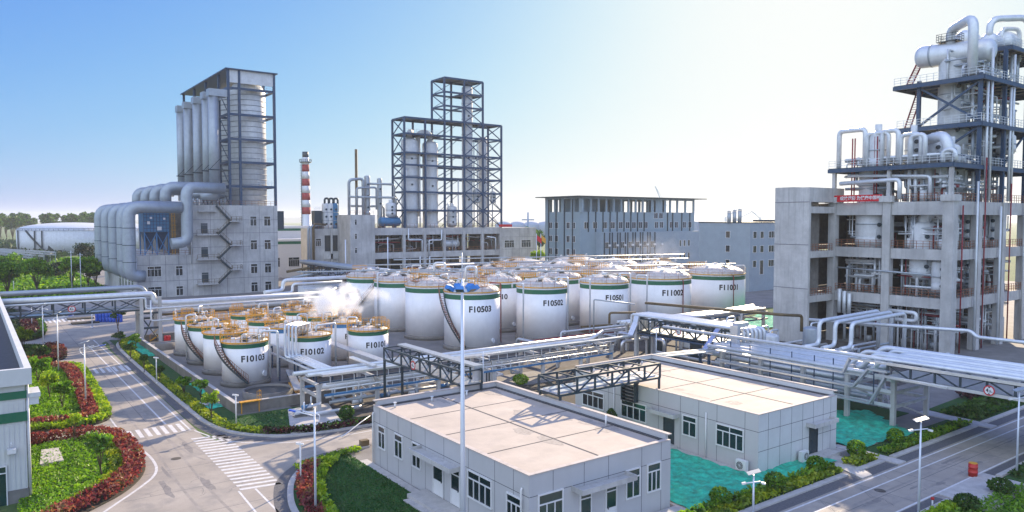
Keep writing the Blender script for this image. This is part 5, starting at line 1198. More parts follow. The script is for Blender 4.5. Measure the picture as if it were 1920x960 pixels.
for k in range(8):
    z = 13 + k * 1.15; q.beam((40.8, 197.9, z), (40.8, 197.3, z), .06).beam((40.8, 197.3, z), (41.7, 197.3, z), .06).beam((41.7, 197.3, z), (41.7, 197.9, z), .06)
q.build('ladder', 'yellow', fh)
q = MB().box(35.4, 198.25, 17.9, 36, 198.295, 18.6).box(36, 198.25, 19.2, 36.5, 198.295, 19.7).box(39, 198.25, 19.0, 39.5, 198.295, 19.5).box(37.6, 198.25, 16.4, 38.6, 198.295, 17.3); q.build('white_plate', 'frame', fh)
for k in range(9):
    x = 46 + (k % 9) * .95; o = MB().cyl(x, 197.6, 22.75, 24.4, .38, 10, .22).build('nozzle', 'duct', None, (x, 197.6, 22.75)); tag(o, 'small grey drum in the row at the tower foot, %s from the left' % ('first', 'second', 'third', 'fourth', 'fifth', 'sixth', 'seventh', 'eighth', 'last')[k], 'drum', 'row of small drums at the tower foot')
pipe('thick grey header duct lying across the tower foot', [(44, 199.6, 25.4), (54, 199.6, 25.4)], .9, 'duct')
# warehouse at the left edge
wh = thing('warehouse', 'pale corrugated warehouse with green stripes at the left edge', 'warehouse', (-6, 80, 0))
q = MB().box(-14, 59.1, .9, 2.8, 130, 8.0); q.build('wall', 'panell', wh)
MB().box(-14, 59.05, 0, 2.85, 130, .89).build('plinth', 'concd', wh)
q = MB()
for k in range(60):
    x = -13.9 + k * .28; q.box(x, 59.06, .95, x + .07, 59.095, 7.9)
for k in range(240): y = 59.3 + k * .28; q.box(2.805, y, .95, 2.84, y + .07, 7.9)
q.build('corrugation', 'panell', wh)
q = MB(); 
for z0, z1 in ((7.05, 7.55), (5.5, 6.15)): q.box(-14, 59.0, z0, 2.9, 59.05, z1).box(2.85, 59.05, z0, 2.9, 130, z1)
q.build('green_stripe', 'green', wh)
q = MB().box(-14, 58.7, 8.0, 3.2, 59.1, 9.1).box(2.8, 59.1, 8.0, 3.2, 130, 9.1); q.build('eave_fascia', 'panell', wh)
q = MB().box(-14, 59.1, 8.02, 2.79, 130, 8.3); q.build('roof', 'tar', wh)
q = MB().box(2.85, 59.2, 7.0, 3.7, 61.3, 7.3).box(3.0, 59.3, 6.5, 3.6, 61.2, 6.99); q.build('gutter_box', 'aged', wh)
MB().tube([(2.95, 59.3, .3), (2.95, 59.3, 7.9)], .1, 8).build('downpipe', 'frame', wh); door(wh, 'y', 59.05, 0.5, 1.6, .0, 2.6, -1, 'glassg', 'frame')
o = thing('wall_lamp', 'small white wall lamp on the warehouse corner', 'wall lamp', (1.9, 58.9, 3.5)); MB().box(1.7, 58.6, 3.5, 2.2, 59.0, 3.8).build('housing', 'frame', o); MB().tube([(1.95, 58.98, 3.8), (1.95, 58.8, 4.2)], .04, 6).build('bracket', 'frame', o)
# ================================================================== middle refinery block
mb_ = thing('refinery_building', 'grey concrete frame block below the middle steel tower', 'building', (115, 200, 0))
FY = 196.0
cols = [94.6, 104.4, 111.4, 118.3, 125.4, 132.4, 139.5]
for i, x in enumerate(cols[1:]):
    MB().cbox(x, FY + .4, 0, .9, .8, 16.5).build('column', 'conc', mb_); MB().cbox(x, 206, 0, .8, .8, 14.4).build('column', 'conc', mb_)
for z0, z1 in ((14.5, 16.6), (7.6, 9.4)):
    MB().box(94.61, FY + .12, z0, 139.9, FY + .9, z1).build('floor_beam', 'conc', mb_); MB().box(94.61, FY + .91, z1 - .4, 139.9, 222, z1 - .05).build('floor_slab', 'concd', mb_)
MB().box(94.61, 222.01, 0, 139.9, 222.3, 16.4).build('rear_wall', 'inshade', mb_)  # wall coloured near black for the shade inside the block
MB().box(87.0, FY - .6, 0, 94.6, FY + 9, 20.4).build('stair_shaft', 'conc', mb_)
for z in (9.5, 13.5, 17.5): window(mb_, 'y', FY - .6, 88.3, 89.0, z, z + 1.6, -1, 1)
MB().box(79.6, FY + 8, 0, 86.99, 214, 16.4).build('left_wing', 'conc', mb_)
each('bay_shade_panel', 'inshade', mb_, [(82.9, FY + 7.9, z, 86.8, FY + 7.98, z + 4.6) for z in (2.0, 9.9)]); q = MB(); q.box(84.6, FY + 7.6, 0, 85.2, FY + 7.89, 16.3).box(82.3, FY + 7.6, 7.6, 86.9, FY + 7.88, 9.2); q.build('bay_frame', 'conc', mb_)  # flat dark panels on the solid wall paint the shade of open bays
window(mb_, 'y', FY + 8, 80.2, 81.8, 11.4, 13.6, -1, 3); window(mb_, 'y', FY + 8, 80.5, 83, 5, 6.6, -1, 4)
MB().box(139.91, FY, 0, 154, 215, 16.4).build('annex', 'conc', mb_)
for x in (140.9, 147.8): window(mb_, 'y', FY, x, x + 3.9, 9.9, 12.3, -1, 4)
j = MB()
for x in (144, 147, 150.5): j.box(x - .04, FY - .02, 0, x + .04, FY - .005, 16.4)
for z in (5, 9.4, 13.4): j.box(139.95, FY - .035, z - .04, 154, FY - .022, z + .04)
j.build('panel_joint', 'wall_joint' if 'wall_joint' in M else MATS['wall_joint'], mb_)
railset('railing', 'rust', mb_, [[(a + .5, FY + .2, z), (b - .5, FY + .2, z)] for z in (9.45, 16.62) for a, b in zip(cols[:-1], cols[1:])] + [[(79.7, FY + 8.1, 16.4), (87, FY + 8.1, 16.4)], [(87.2, FY - .4, 20.4), (94.4, FY - .4, 20.4)]], h=1.1, sp=1.4, t=.07)
q = MB().box(138.6, FY - .3, 16.7, 143.8, FY - .2, 17.5); tag(q.build('banner', 'banner', None, (141, FY - .3, 16.7)), 'plain red banner strip on the annex roof edge', 'banner')
ordw = ['first', 'second', 'third', 'fourth', 'fifth', 'sixth']
for b in range(6):
    for fl, z in enumerate((9.4, 0.1)):
        x0, x1 = cols[b] + .8, cols[b + 1] - .8; o = thing('pipework', 'white pipework in the %s bay of the middle block, %s floor' % (ordw[b], 'upper' if fl == 0 else 'lower'), 'pipework', (x0, FY + 1.5, z), 'pipework in the middle block bays')
        rn = random.Random(b * 7 + fl)
        for k in range(5):
            xa = x0 + rn.random() * (x1 - x0); xb = x0 + rn.random() * (x1 - x0); za = z + rn.uniform(.4, 3); zb = z + 4.8; y = FY + 1.3 + rn.random() * 3
            if b == 4 and k > 2: continue
            MB().tube([(xa, y, z), (xa, y, za), (xb, y, za + .3), (xb, y, zb)] if k % 2 else [(x0 - .5, y, zb - rn.random() * 2), (x1 + .5, y, zb - rn.random() * 2)], rn.uniform(.1, .22), 8, .4).build('pipe', ('pipe', 'duct', 'redp', 'pipe', 'duct')[k], o)
        if (b + fl) % 2 == 0:
            MB().capsule((x0 + 1.5, FY + 6, z + .2), (x0 + 1.5, FY + 6, z + 4.2), 1.2).build('vessel', 'dsteel', o)
        q = MB().box(x0 + .2, FY + 9.9, z, x1 - .2, FY + 10.1, z + 5); q.build('equipment_panel', 'dsteel', o)
o = thing('horizontal_drum', 'long white horizontal drum behind the fourth bay railing', 'drum', (121.5, FY + 3, 9.5)); MB().capsule((119.6, FY + 3, 11.6), (124.6, FY + 3, 11.6), 1.25).build('shell', 'pipe', o); MB().cbox(120.5, FY + 3, 9.45, .4, 1.6, 1.2).cbox(123.6, FY + 3, 9.45, .4, 1.6, 1.2).build('saddle', 'steel', o)
pl_ = [('white zigzag pipe on the face of the middle block, left', [(105.6, FY - .3, 16.4), (105.6, FY - .3, 13), (110.2, FY - .3, 13), (110.2, FY - .3, 9.6)]), ('white zigzag pipe on the face of the middle block, centre', [(117, FY - .3, 16), (117, FY - .3, 12.8), (112.6, FY - .3, 12.8), (112.6, FY - .3, 8)]),
       ('white lower pipe on the face of the middle block, left', [(104.8, FY - .3, 3.5), (104.8, FY - .3, 5.2), (109.5, FY - .3, 5.2), (109.5, FY - .3, 8)]), ('white lower pipe on the face of the middle block, centre', [(117, FY - .3, 3), (117, FY - .3, 5), (112.8, FY - .3, 5), (112.8, FY - .3, 8)]),
       ('white zigzag pipe on the face of the middle block, right', [(133.8, FY - .3, 13.6), (137.2, FY - .3, 13.2), (137.2, FY - .3, 9)])]
for l_, p in pl_: pipe(l_, p, .22, bend=.5)
for x, z in ((96.9, 14), (84.0, 13.5)): pipe('tall thin white pole before the %s bay of the middle block' % ('first' if x > 90 else 'left wing'), [(x, 192, 0), (x, 192, z)], .18, 'post')
# steel tower
st = thing('tower_frame', 'stepped blue grey steel lattice tower on the middle block', 'steel frame', (118, 200, 16.6))
xs = [104.6, 111.6, 118.4, 125.5, 132.5, 139.7]; YB = 203.6; ZL, ZH = 49.2, 62.3
for i, x in enumerate(xs):
    for y in (FY, YB): MB().cbox(x, y, 16.6, .52, .52, (ZH if i in (2, 4) or (i == 3) else ZL) - 16.6).build('column', 'steel', st)
lev = [21.8, 27.3, 31.6, 35.3, 38.9, 44.5, 49.2]
for z in lev:
    q = MB()
    for y in (FY, YB): q.beam((xs[0], y, z), (xs[-1], y, z), .34, .55)
    for x in xs: q.beam((x, FY, z), (x, YB, z), .3, .45)
    if z in (21.8, 38.9, 44.5, 49.2): q.box(xs[0], FY, z + .2, xs[2] if z != 49.2 else xs[-1], YB, z + .25)
    q.build('floor_beam', 'steel', st)
for z in (53.8, 58.0, 62.3):
    q = MB()
    for y in (FY, YB): q.beam((xs[2], y, z), (xs[4], y, z), .34, .55)
    for x in xs[2:5]: q.beam((x, FY, z), (x, YB, z), .3, .45)
    if z in (58.0, 62.3): q.box(xs[3] if z < 60 else xs[2], FY, z + .2, xs[4], YB, z + .25)
    q.build('floor_beam', 'steel', st)
lv = [16.6] + lev; q = MB()
for a, b in zip(lv[:-1], lv[1:]):
    q.beam((xs[0], FY, a), (xs[0], YB, b), .24).beam((xs[0] + .05, YB, a), (xs[0] + .05, FY, b), .24)
    for i in (3, 4): q.beam((xs[i], FY, a), (xs[i + 1], FY, b), .24).beam((xs[i], FY + .1, b), (xs[i + 1], FY + .1, a), .24)
    q.beam((xs[2], YB, a), (xs[3], YB, b), .22); q.beam((xs[2], FY + 3, a), (xs[3], FY + 3, b), .25, .1); q.beam((xs[-1], FY, a), (xs[-1], YB, b), .14)
for a, b in ((49.2, 53.8), (53.8, 58.0), (58, 62.3)):
    q.beam((xs[3], FY, a), (xs[4], FY, b), .24).beam((xs[3], FY + .1, b), (xs[4], FY + .1, a), .24).beam((xs[2], FY, a), (xs[2], YB, b), .24).beam((xs[2], YB, a), (xs[3], YB, b), .14)
q.build('brace', 'steel', st)
railset('railing', 'pipe', st, [[(xs[0], FY + .2, z), (xs[2], FY + .2, z)] for z in (22.1, 39.2, 44.8)] + [[(xs[3], FY + .2, 58.3), (xs[4], FY + .2, 58.3)]], h=1.1, sp=1.4, t=.06)
def column(label, x, y, z0, z1, r, m_='aged', neck=True, cat='process column', name='process_column', ring=4):
    o = thing(name, label, cat, (x, y, z0)); MB().capsule((x, y, z0 + .2), (x, y, z1), r, 28, .5).build('shell', m_, o)
    MB().cyl(x, y, z0, z0 + 1.2, r * 1.01, 28).build('skirt', m_, o)
    if neck: MB().cyl(x, y, z1 - .1, z1 + 1.6, r * .38, 14).build('neck', m_, o)
    q = MB()
    for k in range(ring): z = z0 + (z1 - z0) * (k + 1) / (ring + 1); q.lathe(x, y, [(r, z), (r + .12, z + .02), (r + .12, z + .14), (r, z + .16)], 28, False)
    q.build('ring', 'duct', o)
    a = toc(x, y)
    for k in range(3): q = MB(); z = z0 + (z1 - z0) * (.2 + .3 * k); c = Vector((x + (r - .1) * math.cos(a + .3), y + (r - .1) * math.sin(a + .3), z)); d = Vector((math.cos(a + .3), math.sin(a + .3), 0)); q.tube([c, c + d * .35], .3, 12); q.build('manhole', 'dsteel', o)
    return o
column('fat white column in the middle tower, leftmost', 108.3, FY + 3.8, 16.6, 42.5, 2.5); column('fat white column in the middle tower, second from left', 115.5, FY + 3.8, 16.6, 42, 2.4)
column('tallest slim column rising to the top of the middle tower', 128.4, FY + 2.8, 16.6, 60.3, 1.7, neck=False, ring=8); column('slim column at the right of the middle tower', 135.0, FY + 3.8, 16.6, 45, 1.4, neck=False)
pipe('fat white arch pipe joining the two left columns of the middle tower', [(108.3, FY + 3.8, 43.5), (108.3, FY + 3.8, 45.5), (109.6, FY + 5, 45.6)], .8, 'aged', bend=.8)
pipe('fat domed pipe over the second column of the middle tower', [(115.5, FY + 3.8, 43), (115.5, FY + 3.8, 45.6), (112.2, FY + 5.5, 45.8), (112.2, FY + 5.5, 20)], .75, 'aged', bend=1.6)
column('small white vessel hung low in the middle tower, left of the slim column', 131.4, FY + 2.0, 24.6, 28.2, 1.2, neck=False, ring=1, name='vessel', cat='vessel'); column('small white vessel hung low at the right edge of the middle tower', 137.8, FY + 2.0, 24.6, 27.8, 1.0, neck=False, ring=1, name='vessel', cat='vessel')
column('white vessel standing on the middle block beside the fat columns', 122.7, FY + 3.0, 17.2, 22.6, 1.6, ring=1, name='vessel', cat='vessel')
for k, (x, z1) in enumerate(((105.8, 34), (110.4, 38.8), (112.6, 40), (118.9, 38), (120.3, 24), (124, 31), (129.9, 43.5), (131.2, 43), (133.2, 43.5), (137, 30))):
    pipe('thin white riser in the middle tower, %s from the left' % ('first', 'second', 'third', 'fourth', 'fifth', 'sixth', 'seventh', 'eighth', 'ninth', 'tenth')[k], [(x, FY + 1.2, 16.7), (x, FY + 1.2, z1), (x + .9, FY + 2.4, z1 + .2)], .2, bend=.5)
o = thing('horizontal_drum', 'blue horizontal drum at the foot of the middle tower', 'drum', (100, FY + 3, 16.7)); MB().capsule((98.2, FY + 3, 18.4), (104, FY + 3, 18.4), 1.3).build('shell', 'dblue', o); MB().cbox(99.2, FY + 3, 16.6, .4, 1.5, .8).cbox(102.8, FY + 3, 16.6, .4, 1.5, .8).build('saddle', 'steel', o)
for k, (x, z0, z1, r) in enumerate(((95.4, 20.4, 31.6, .85), (99.4, 16.6, 31, .75))):
    column('olive grey chimney like column left of the middle tower, %s' % ('left one', 'right one')[k], x, FY + 6, z0, z1, r, 'duct', False, ring=3)
pipe('tall thin dark stack on the middle block', [(92.0, FY + 6, 16), (92.0, FY + 6, 39.5)], .4, 'olive'); 
q = MB().tube([(89.2, FY + 5, 20.4), (89.2, FY + 5, 30.5), (93.6, FY + 5, 31.0), (93.6, FY + 5, 20.4)], .42, 10, 1.2); tag(q.build('pipe', 'duct', None, (89, 201, 20)), 'grey gantry shaped pipe left of the dark stack', 'pipe')
for k, (xa, xb, z) in enumerate(((89, 104, 25.6), (96, 104, 29.6), (90.5, 101, 23))): pipe('grey pipe linking to the middle tower, %s' % ('middle height', 'highest', 'lowest')[k], [(xa, FY + 4.5 + k, z), (xb, FY + 4.5 + k, z), (xb, FY + 4.5 + k, 17)], .33, 'duct', bend=.9)
pipe('second gantry pipe beside the dark stack', [(91.1, FY + 4, 20.4), (91.1, FY + 4, 28.2), (97.4, FY + 4, 28.5), (97.4, FY + 4, 22)], .3, 'duct', bend=.9)
column('small white vessel on the shaft roof left of the middle tower', 101.5, FY + 3, 20.2, 23.4, 1.5, ring=1, name='vessel', cat='vessel')
for k, x in enumerate((84.0, 85.4, 86.8)):
    column('white silo with hooped top on the left wing roof, %s of three' % ('left', 'middle', 'right')[k], x, FY + 10 - k * .2, 16.4, 23.4, .95, ('aged', 'aged', 'dblue')[k], False, ring=2, name='silo', cat='silo')
    pipe('dark hooped pipe over the roof silos, %s of three' % ('left', 'middle', 'right')[k], [(x - .3, FY + 9.6, 23.6), (x - .3, FY + 9.6, 25.2), (x + .9, FY + 9.6, 25.2), (x + .9, FY + 9.6, 19)], .3, 'dsteel', bend=.6)
o = thing('water_tank', 'dark box tank left of the roof silos', 'water tank', (81.5, FY + 10, 16.5)); MB().box(80.4, FY + 9, 16.41, 82.6, FY + 11.5, 21.6).build('casing', 'dsteel', o); q = MB(); railing(q, [(80.4, FY + 9, 21.6), (82.6, FY + 9, 21.6)], 1, .8, .07); q.build('railing', 'pipe', o)
for k in range(3): pipe('grey bent pipe hugging the left wing corner, %s of three' % ('left', 'middle', 'right')[k], [(77.2 + k * .8, FY + 6, 0), (77.2 + k * .8, FY + 6, 16.8 + k * .5), (80.6 + k, FY + 6.5, 17.6)], .35, ('duct', 'duct', 'olive')[k], bend=1)
for k, (z, w_) in enumerate(((5.6, 0), (4.2, 3), (2.6, 6))): pipe('dark pipe run between the two plant blocks, %s' % ('upper', 'middle', 'lower')[k], [(66, 188 - w_, z), (70, 186 - w_, z + .8), (86, 186 - w_, z + .8)], .35, 'olive' if k != 1 else 'duct', bend=1)
# ---- white low buildings between the blocks, chimney
o = thing('white_building', 'white building with green bands between the two plant blocks', 'building', (80, 245, 0))
MB().box(74, 240, 0, 98, 278, 12.6).build('wall', 'frame', o); MB().box(76, 253, 12.61, 98, 278, 16.8).build('upper_wall', 'frame', o)
q = MB().box(73.9, 239.9, 11.0, 98.1, 278, 11.9).box(75.9, 252.9, 15.2, 98.1, 278, 16.0); q.build('green_band', 'green', o)
for x in (78.5, 85, 90.5): window(o, 'y', 240, x, x + 3.6, 3.6, 6.6, -1, 5, name='window')
for y in (243, 249, 255): window(o, 'x', 74, y, y + 2.6, 2.5, 6.2, -1, 2, name='window')
for k, (x, y, l_) in enumerate(((64, 170, 14), (66, 176, 13), (70, 160, 9))):
    o = MB().box(x, y, 0, x + l_, y + 4, 2.6).build('shed', 'frame', None, (x, y, 0)); tag(o, 'low white shed between the plant blocks, %s' % ('front one', 'rear one', 'right one')[k], 'shed')
cx, cy, _ = D(575, 470, 345)
ch = thing('chimney', 'red and white striped round chimney', 'chimney', (cx, cy, 0)); H = HC + (412 - 296) * 345 / F
def rad(z): return 2.5 - .95 * z / H
MB().lathe(cx, cy, [(rad(0), 0), (rad(H * .45), H * .45)], 28).build('lower_shaft', 'frame', ch)
for k in range(8):
    z0 = H * .45 + k * H * .55 / 8 + .001 * k; z1 = H * .45 + (k + 1) * H * .55 / 8
    MB().lathe(cx, cy, [(rad(z0), z0 + .01), (rad(z1), z1)], 28).build('painted_stripe', mat('chimney_red', (.33, .04, .045), .8, var=.2) if k % 2 == 0 else 'aged', ch)
MB().lathe(cx, cy, [(rad(H) * .9, H), (rad(H) * .9, H + 2.6)], 24).build('crown', 'dsteel', ch)
q = MB().lathe(cx, cy, [(rad(H) + 1.1, H - 2.4), (rad(H) + 1.1, H - 2.1)], 24)
for k in range(16): a = 2 * math.pi * k / 16; q.beam((cx + (rad(H) + 1.1) * math.cos(a), cy + (rad(H) + 1.1) * math.sin(a), H - 2.1), (cx + (rad(H) + 1.1) * math.cos(a), cy + (rad(H) + 1.1) * math.sin(a), H - .9), .12)
q.lathe(cx, cy, [(rad(H) + 1.15, H - 1), (rad(H) + 1.15, H - .85)], 24, False); q.build('platform', 'dsteel', ch)
q = MB(); q.beam((cx - 2.6, cy - 1, 0), (cx - 2.2, cy - .3, H - 2), .25); [q.beam((cx - 3.2, cy - 1, z), (cx - 2, cy - .5, z), .1) for z in np.arange(2, H - 3, 1.2)]; q.build('ladder', 'dsteel', ch)
# ---- office
of = thing('office_building', 'large grey office block with open top storey', 'building', (170, 175, 0)); ox, oy, ex, ey = 147.9, 166.8, 199.5, 183.6
q = MB().box(ox, oy, 0, ex, ey, 21.4); q.build('main_wall', 'office', of); q = MB().box(154, oy - 3, 0, ex + .4, oy - .01, 15.2); q.build('front_wing', 'clad', of)
q = MB().box(ox - 2.4, oy - 2, 25.9, ex + 4, ey + 2, 26.15); q.build('flat_roof', 'dsteel', of)
def pier(plane, c, a0, a1, z0, z1, d=.35): 
    q = MB(); 
    if plane == 'y': q.box(a0, c - d, z0, a1, c + .3, z1)
    else: q.box(c - d, a0, z0, c + .3, a1, z1)
    return q
q = MB().box(ox, oy, 25.3, ex, oy + .5, 25.9).box(ox, oy + .5, 25.3, ox + .5, ey, 25.9).box(ox, ey - .5, 25.3, ex, ey, 25.9)
for y in (167.2, 171, 175.5, 179, 183.3): q.box(ox, y - 1.2, 21.41, ox + .5, y + .3, 25.3)
for x in list(np.arange(149, 178, 3.2)) + [180, 184, 187.5, 191, 195, 199.2]: q.box(x - .35, oy, 21.41, x + .35, oy + .4, 25.3)
q.box(177.4, oy, 21.41, 185.4, oy + .45, 25.3)
for x in list(np.arange(150, 198, 4)): q.box(x - .4, ey - .5, 21.41, x + .4, ey, 25.3)
q.box(152, 173, 21.41, 160, 180, 25.3).box(166, 173, 21.41, 172, 180, 25.3); q.build('open_storey', 'office', of)
FB = [(x - .12, oy - .3, 15.3, x + .12, oy - .02, 21.4) for x in list(np.arange(151, 178, 3.0)) + [186, 188.5, 193, 197]]
for x in list(np.arange(155.2, 176, 3.3)): FB += [(x - .5, oy - 3.3, .1, x - .26, oy - 3.02, 15.1), (x + 1.7, oy - 3.3, .1, x + 1.94, oy - 3.02, 15.1)]
each('wall_fin', 'dsteel', of, FB + [(ox - .3, y - .12, .1, ox - .02, y + .12, 25.2) for y in (170.2, 178, 181.6, 174)])
for z in (16.3, 12.2, 8.2, 4.2):
    for y in (169.1, 171.6, 177.2, 180): window(of, 'x', ox, y, y + 1.5, z, z + 1.9, -1, 2, 'glass', False, dep=.1)
for x in (149.4, 153.0, 157, 160.4, 163.8, 166.8, 169.6, 172.6, 175): window(of, 'y', oy, x, x + 1.7, 16.3, 18.3, -1, 2, transom=False)
for x in (180, 182.4, 187.2, 189.6, 193.6, 196.4): window(of, 'y', oy, x, x + 1.6, 16.3, 18.3, -1, 2, transom=False)
for x in (179.6, 182): window(of, 'y', oy, x, x + 1.8, 19.4, 21.2, -1, 2, transom=False)
for z in (10.3, 6.2, 2.2):
    for x in np.arange(155.2, 176, 3.3): window(of, 'y', oy - 3, x, x + 1.5, z, z + 1.9, -1, 2, transom=False)
    for x in (188.6, 190.6, 192.8): window(of, 'y', oy - 3, x, x + .9, z, z + 2, -1, 1, transom=False)
for k in range(16):
    x = 157 + (k % 8) * 3.3 - .25; z = 10.9 if k < 8 else 6.8
    o = MB().cbox(x, oy - 3.35, z, .8, .5, .6).build('air_conditioner', 'frame', None, (x, oy - 3.35, z)); tag(o, 'white wall air conditioner on the office front wing, %s row' % ('upper', 'lower')[k // 8], 'air conditioner', 'office wall air conditioners, %s row' % ('upper', 'lower')[k // 8])
o2b = thing('office_building', 'lower grey brick office block beside the frame tower', 'building', (172, 128, 0)); ax, ay, bx_, by_ = 165.9, 120.1, 190, 137
MB().box(ax, ay, 0, bx_, by_, 18.1).build('wall', 'clad', o2b); MB().box(ax - .1, ay - .1, 18.11, bx_, by_ + .1, 18.4).build('coping', 'dsteel', o2b)
for z in (14.1, 10.3, 6.4): window(o2b, 'x', ax, 126.4, 127.8, z, z + 1.8, -1, 1, transom=False)
for z in (14.1, 10.3, 6.4):
    for a, b in ((167.2, 168.7), (170.3, 171.8), (174.1, 177.4)): window(o2b, 'y', ay, a, b, z - (2 if (a == 170.3 and z == 6.4) else 0), z + 1.8, -1, 3 if a > 173 else 1, transom=False)
j = MB()
for k in range(24): z = .8 + k * .72; j.box(ax - .02, ay, z, ax - .005, by_, z + .03).box(ax, ay - .02, z, bx_, ay - .005, z + .03)
j.build('course_line', 'office', o2b)
for k, px in enumerate((1367, 1377, 1387)):
    x, y, z = D(px, 415, 200); o = thing('flue', 'silver roof flue on the lower office block, %s' % ('left', 'middle', 'right')[k], 'flue', (x, y, 18.4), 'roof flues on the lower office block'); MB().cyl(x, y, 18.2, 21 + k * .25, .5, 14).build('pipe', 'duct', o); MB().cyl(x, y, 21.1 + k * .25, 21.5 + k * .25, .65, 14, .2).build('cap', 'duct', o)
MB().box(178, 124, 18.41, 184, 128, 19.0).build('roof_box', 'dsteel', o2b)
# ---- far things
for k, (px, top, d, r) in enumerate(((137, 417, 420, 27), (228, 417, 470, 27))):
    x, y, _ = D(px, 430, d); h = HC - (top + 14 - 412) * d / F
    o = thing('storage_tank', 'very large pale tank beyond the trees, %s' % ('left one' if k == 0 else 'mostly hidden by the ducts'), 'storage tank', (x, y, 0)); MB().lathe(x, y, [(r, 0), (r, h)], 72).build('shell', 'aged', o)
    MB().lathe(x, y, [(r + .2, h)] + [(r * math.cos(a), h + 4.2 * math.sin(a)) for a in [i * math.pi / 16 for i in range(0, 9)]], 72, False).build('dome', 'aged', o)
    q = MB()
    for i_ in range(72): a, b = 2 * math.pi * i_ / 72, 2 * math.pi * (i_ + 1) / 72; q.beam((x + (r + .2) * math.cos(a), y + (r + .2) * math.sin(a), h + 1), (x + (r + .2) * math.cos(b), y + (r + .2) * math.sin(b), h + 1), .2); q.beam((x + (r + .2) * math.cos(a), y + (r + .2) * math.sin(a), h), (x + (r + .2) * math.cos(a), y + (r + .2) * math.sin(a), h + 1), .12)
    q.build('railing', 'dsteel', o)
    q = MB(); a0 = toc(x, y) - .9
    for i_ in range(24): u = i_ / 24; a = a0 + .5 * u; q.beam((x + (r + .7) * math.cos(a), y + (r + .7) * math.sin(a), h * (1 - u)), (x + (r + .7) * math.cos(a + .5 / 24), y + (r + .7) * math.sin(a + .5 / 24), h * (1 - u - 1 / 24)), .9, .5)
    for da in (-.3, .35, .2): a = a0 + da; q.beam((x + (r + .5) * math.cos(a), y + (r + .5) * math.sin(a), 0), (x + (r + .5) * math.cos(a), y + (r + .5) * math.sin(a), h), .6)
    q.build('stair', 'dsteel', o)
for k in range(3):
    d = 330 + k * 14; x0, y0, _ = D(-5, 460, d); x1, y1, _ = D(60 + k * 22, 476, d - 40)
    q = MB()
    for i_ in range(13):
        u = i_ / 12; q.beam((x0 + (x1 - x0) * u, y0 + (y1 - y0) * u, 0), (x0 + (x1 - x0) * u, y0 + (y1 - y0) * u, 5), .3)
    for z in (5, 4): q.beam((x0, y0, z), (x1, y1, z), .6)
    o = thing('far_pipe_rack', 'distant pipe rack in front of the very large tank, %s' % ('front', 'middle', 'rear')[k], 'pipe rack', (x0, y0, 0)); q.build('frame', 'duct', o)
for k in range(6):
    x, y, _ = D(945 + k * 26, 415, 900); h = 17 + 0 * k
    o = MB().lathe(x, y, [(11, 0), (11, h - 5)] + [(11 * math.cos(a), h - 5 + 5 * math.sin(a)) for a in [i * math.pi / 12 for i in range(1, 7)]], 24).build('storage_dome', 'farblue', None, (x, y, 0)); tag(o, 'distant blue domed store beyond the office, %s from the left' % ordw[k], 'store', 'distant domed stores')
for k in range(5):
    x, y, _ = D(1305 + k * 45, 415, 800); o = MB().box(x - 14, y - 14, 0, x + 14, y + 14, 17 - (k % 2) * 2).build('far_shed', 'farblue', None, (x, y, 0)); tag(o, 'distant blue roofed shed beyond the offices, %s from the left' % ordw[k], 'shed', 'distant blue sheds')
for k, (px, top, d, lean) in enumerate(((1245, 349, 900, -8), (1360, 393, 1700, 10), (1425, 395, 1700, -8), (1457, 398, 1600, 14), (1382, 398, 1700, 12))):
    x, y, _ = D(px, 410, d); H = HC + (412 - top) * d / F; o = thing('crane', 'distant pale crane on the skyline, %s' % ('tall jib behind the large office', 'second from the left', 'fourth from the left', 'rightmost', 'third from the left')[k], 'crane', (x, y, 0))
    s_ = d / 900; q = MB().beam((x - 3, y, 0), (x, y, H * .62), 1.5 * s_).beam((x + 5, y - 3, 0), (x, y, H * .62), 1.5 * s_); q.build('mast', 'aged', o)
    q = MB(); tip = (x + rt[0] * lean * s_ * 1.4, y + rt[1] * lean * s_ * 1.4, H); q.beam((x, y, H * .55), tip, 1.2 * s_).beam((x + 3 * s_, y - 2, H * .6), tip, .5 * s_); q.build('jib', 'aged', o)
x, y, _ = D(990, 415, 420)
o = thing('mast', 'blue cross shaped mast left of the office', 'mast', (x, y, 0)); MB().cyl(x, y, 0, HC + 14 * 420 / F, .7, 8, .5).build('pole', 'farblue', o); q = MB().beam((x - 3, y + 2, 19), (x + 3, y - 2, 19), .7); q.build('arm', 'farblue', o)
for k, (px, c) in enumerate(((1006, 'banner'), (1014, 'yellow'), (1012, 'yellow'))):
    if k == 2: continue
    x, y, z = D(px, 480, 226); o = thing('flag', '%s flag on a pole beside the annex' % ('red', 'yellow')[k], 'flag', (x, y, 0)); zt = HC - (438 - 412) * 226 / F
    MB().cyl(x, y, 0, zt, .1, 8).build('pole', 'post', o)
    q = MB(); vs = []; fs = []
    for i_ in range(7):
        u = i_ / 6; vs += [(x + rt[0] * u * 1.5, y + rt[1] * u * 1.5 + .25 * math.sin(u * 6), zt - .1 - u * 1.6), (x + rt[0] * u * 1.5, y + rt[1] * u * 1.5 + .25 * math.sin(u * 6), zt - 1.7 - u * 1.6)]
        if i_: fs.append((2 * i_ - 2, 2 * i_ - 1, 2 * i_ + 1, 2 * i_))
    vs2 = [(a + .02, b + .02, c_) for a, b, c_ in vs]; q.add(vs, fs); q.add(vs2, [f[::-1] for f in fs]); q.build('cloth', c, o)
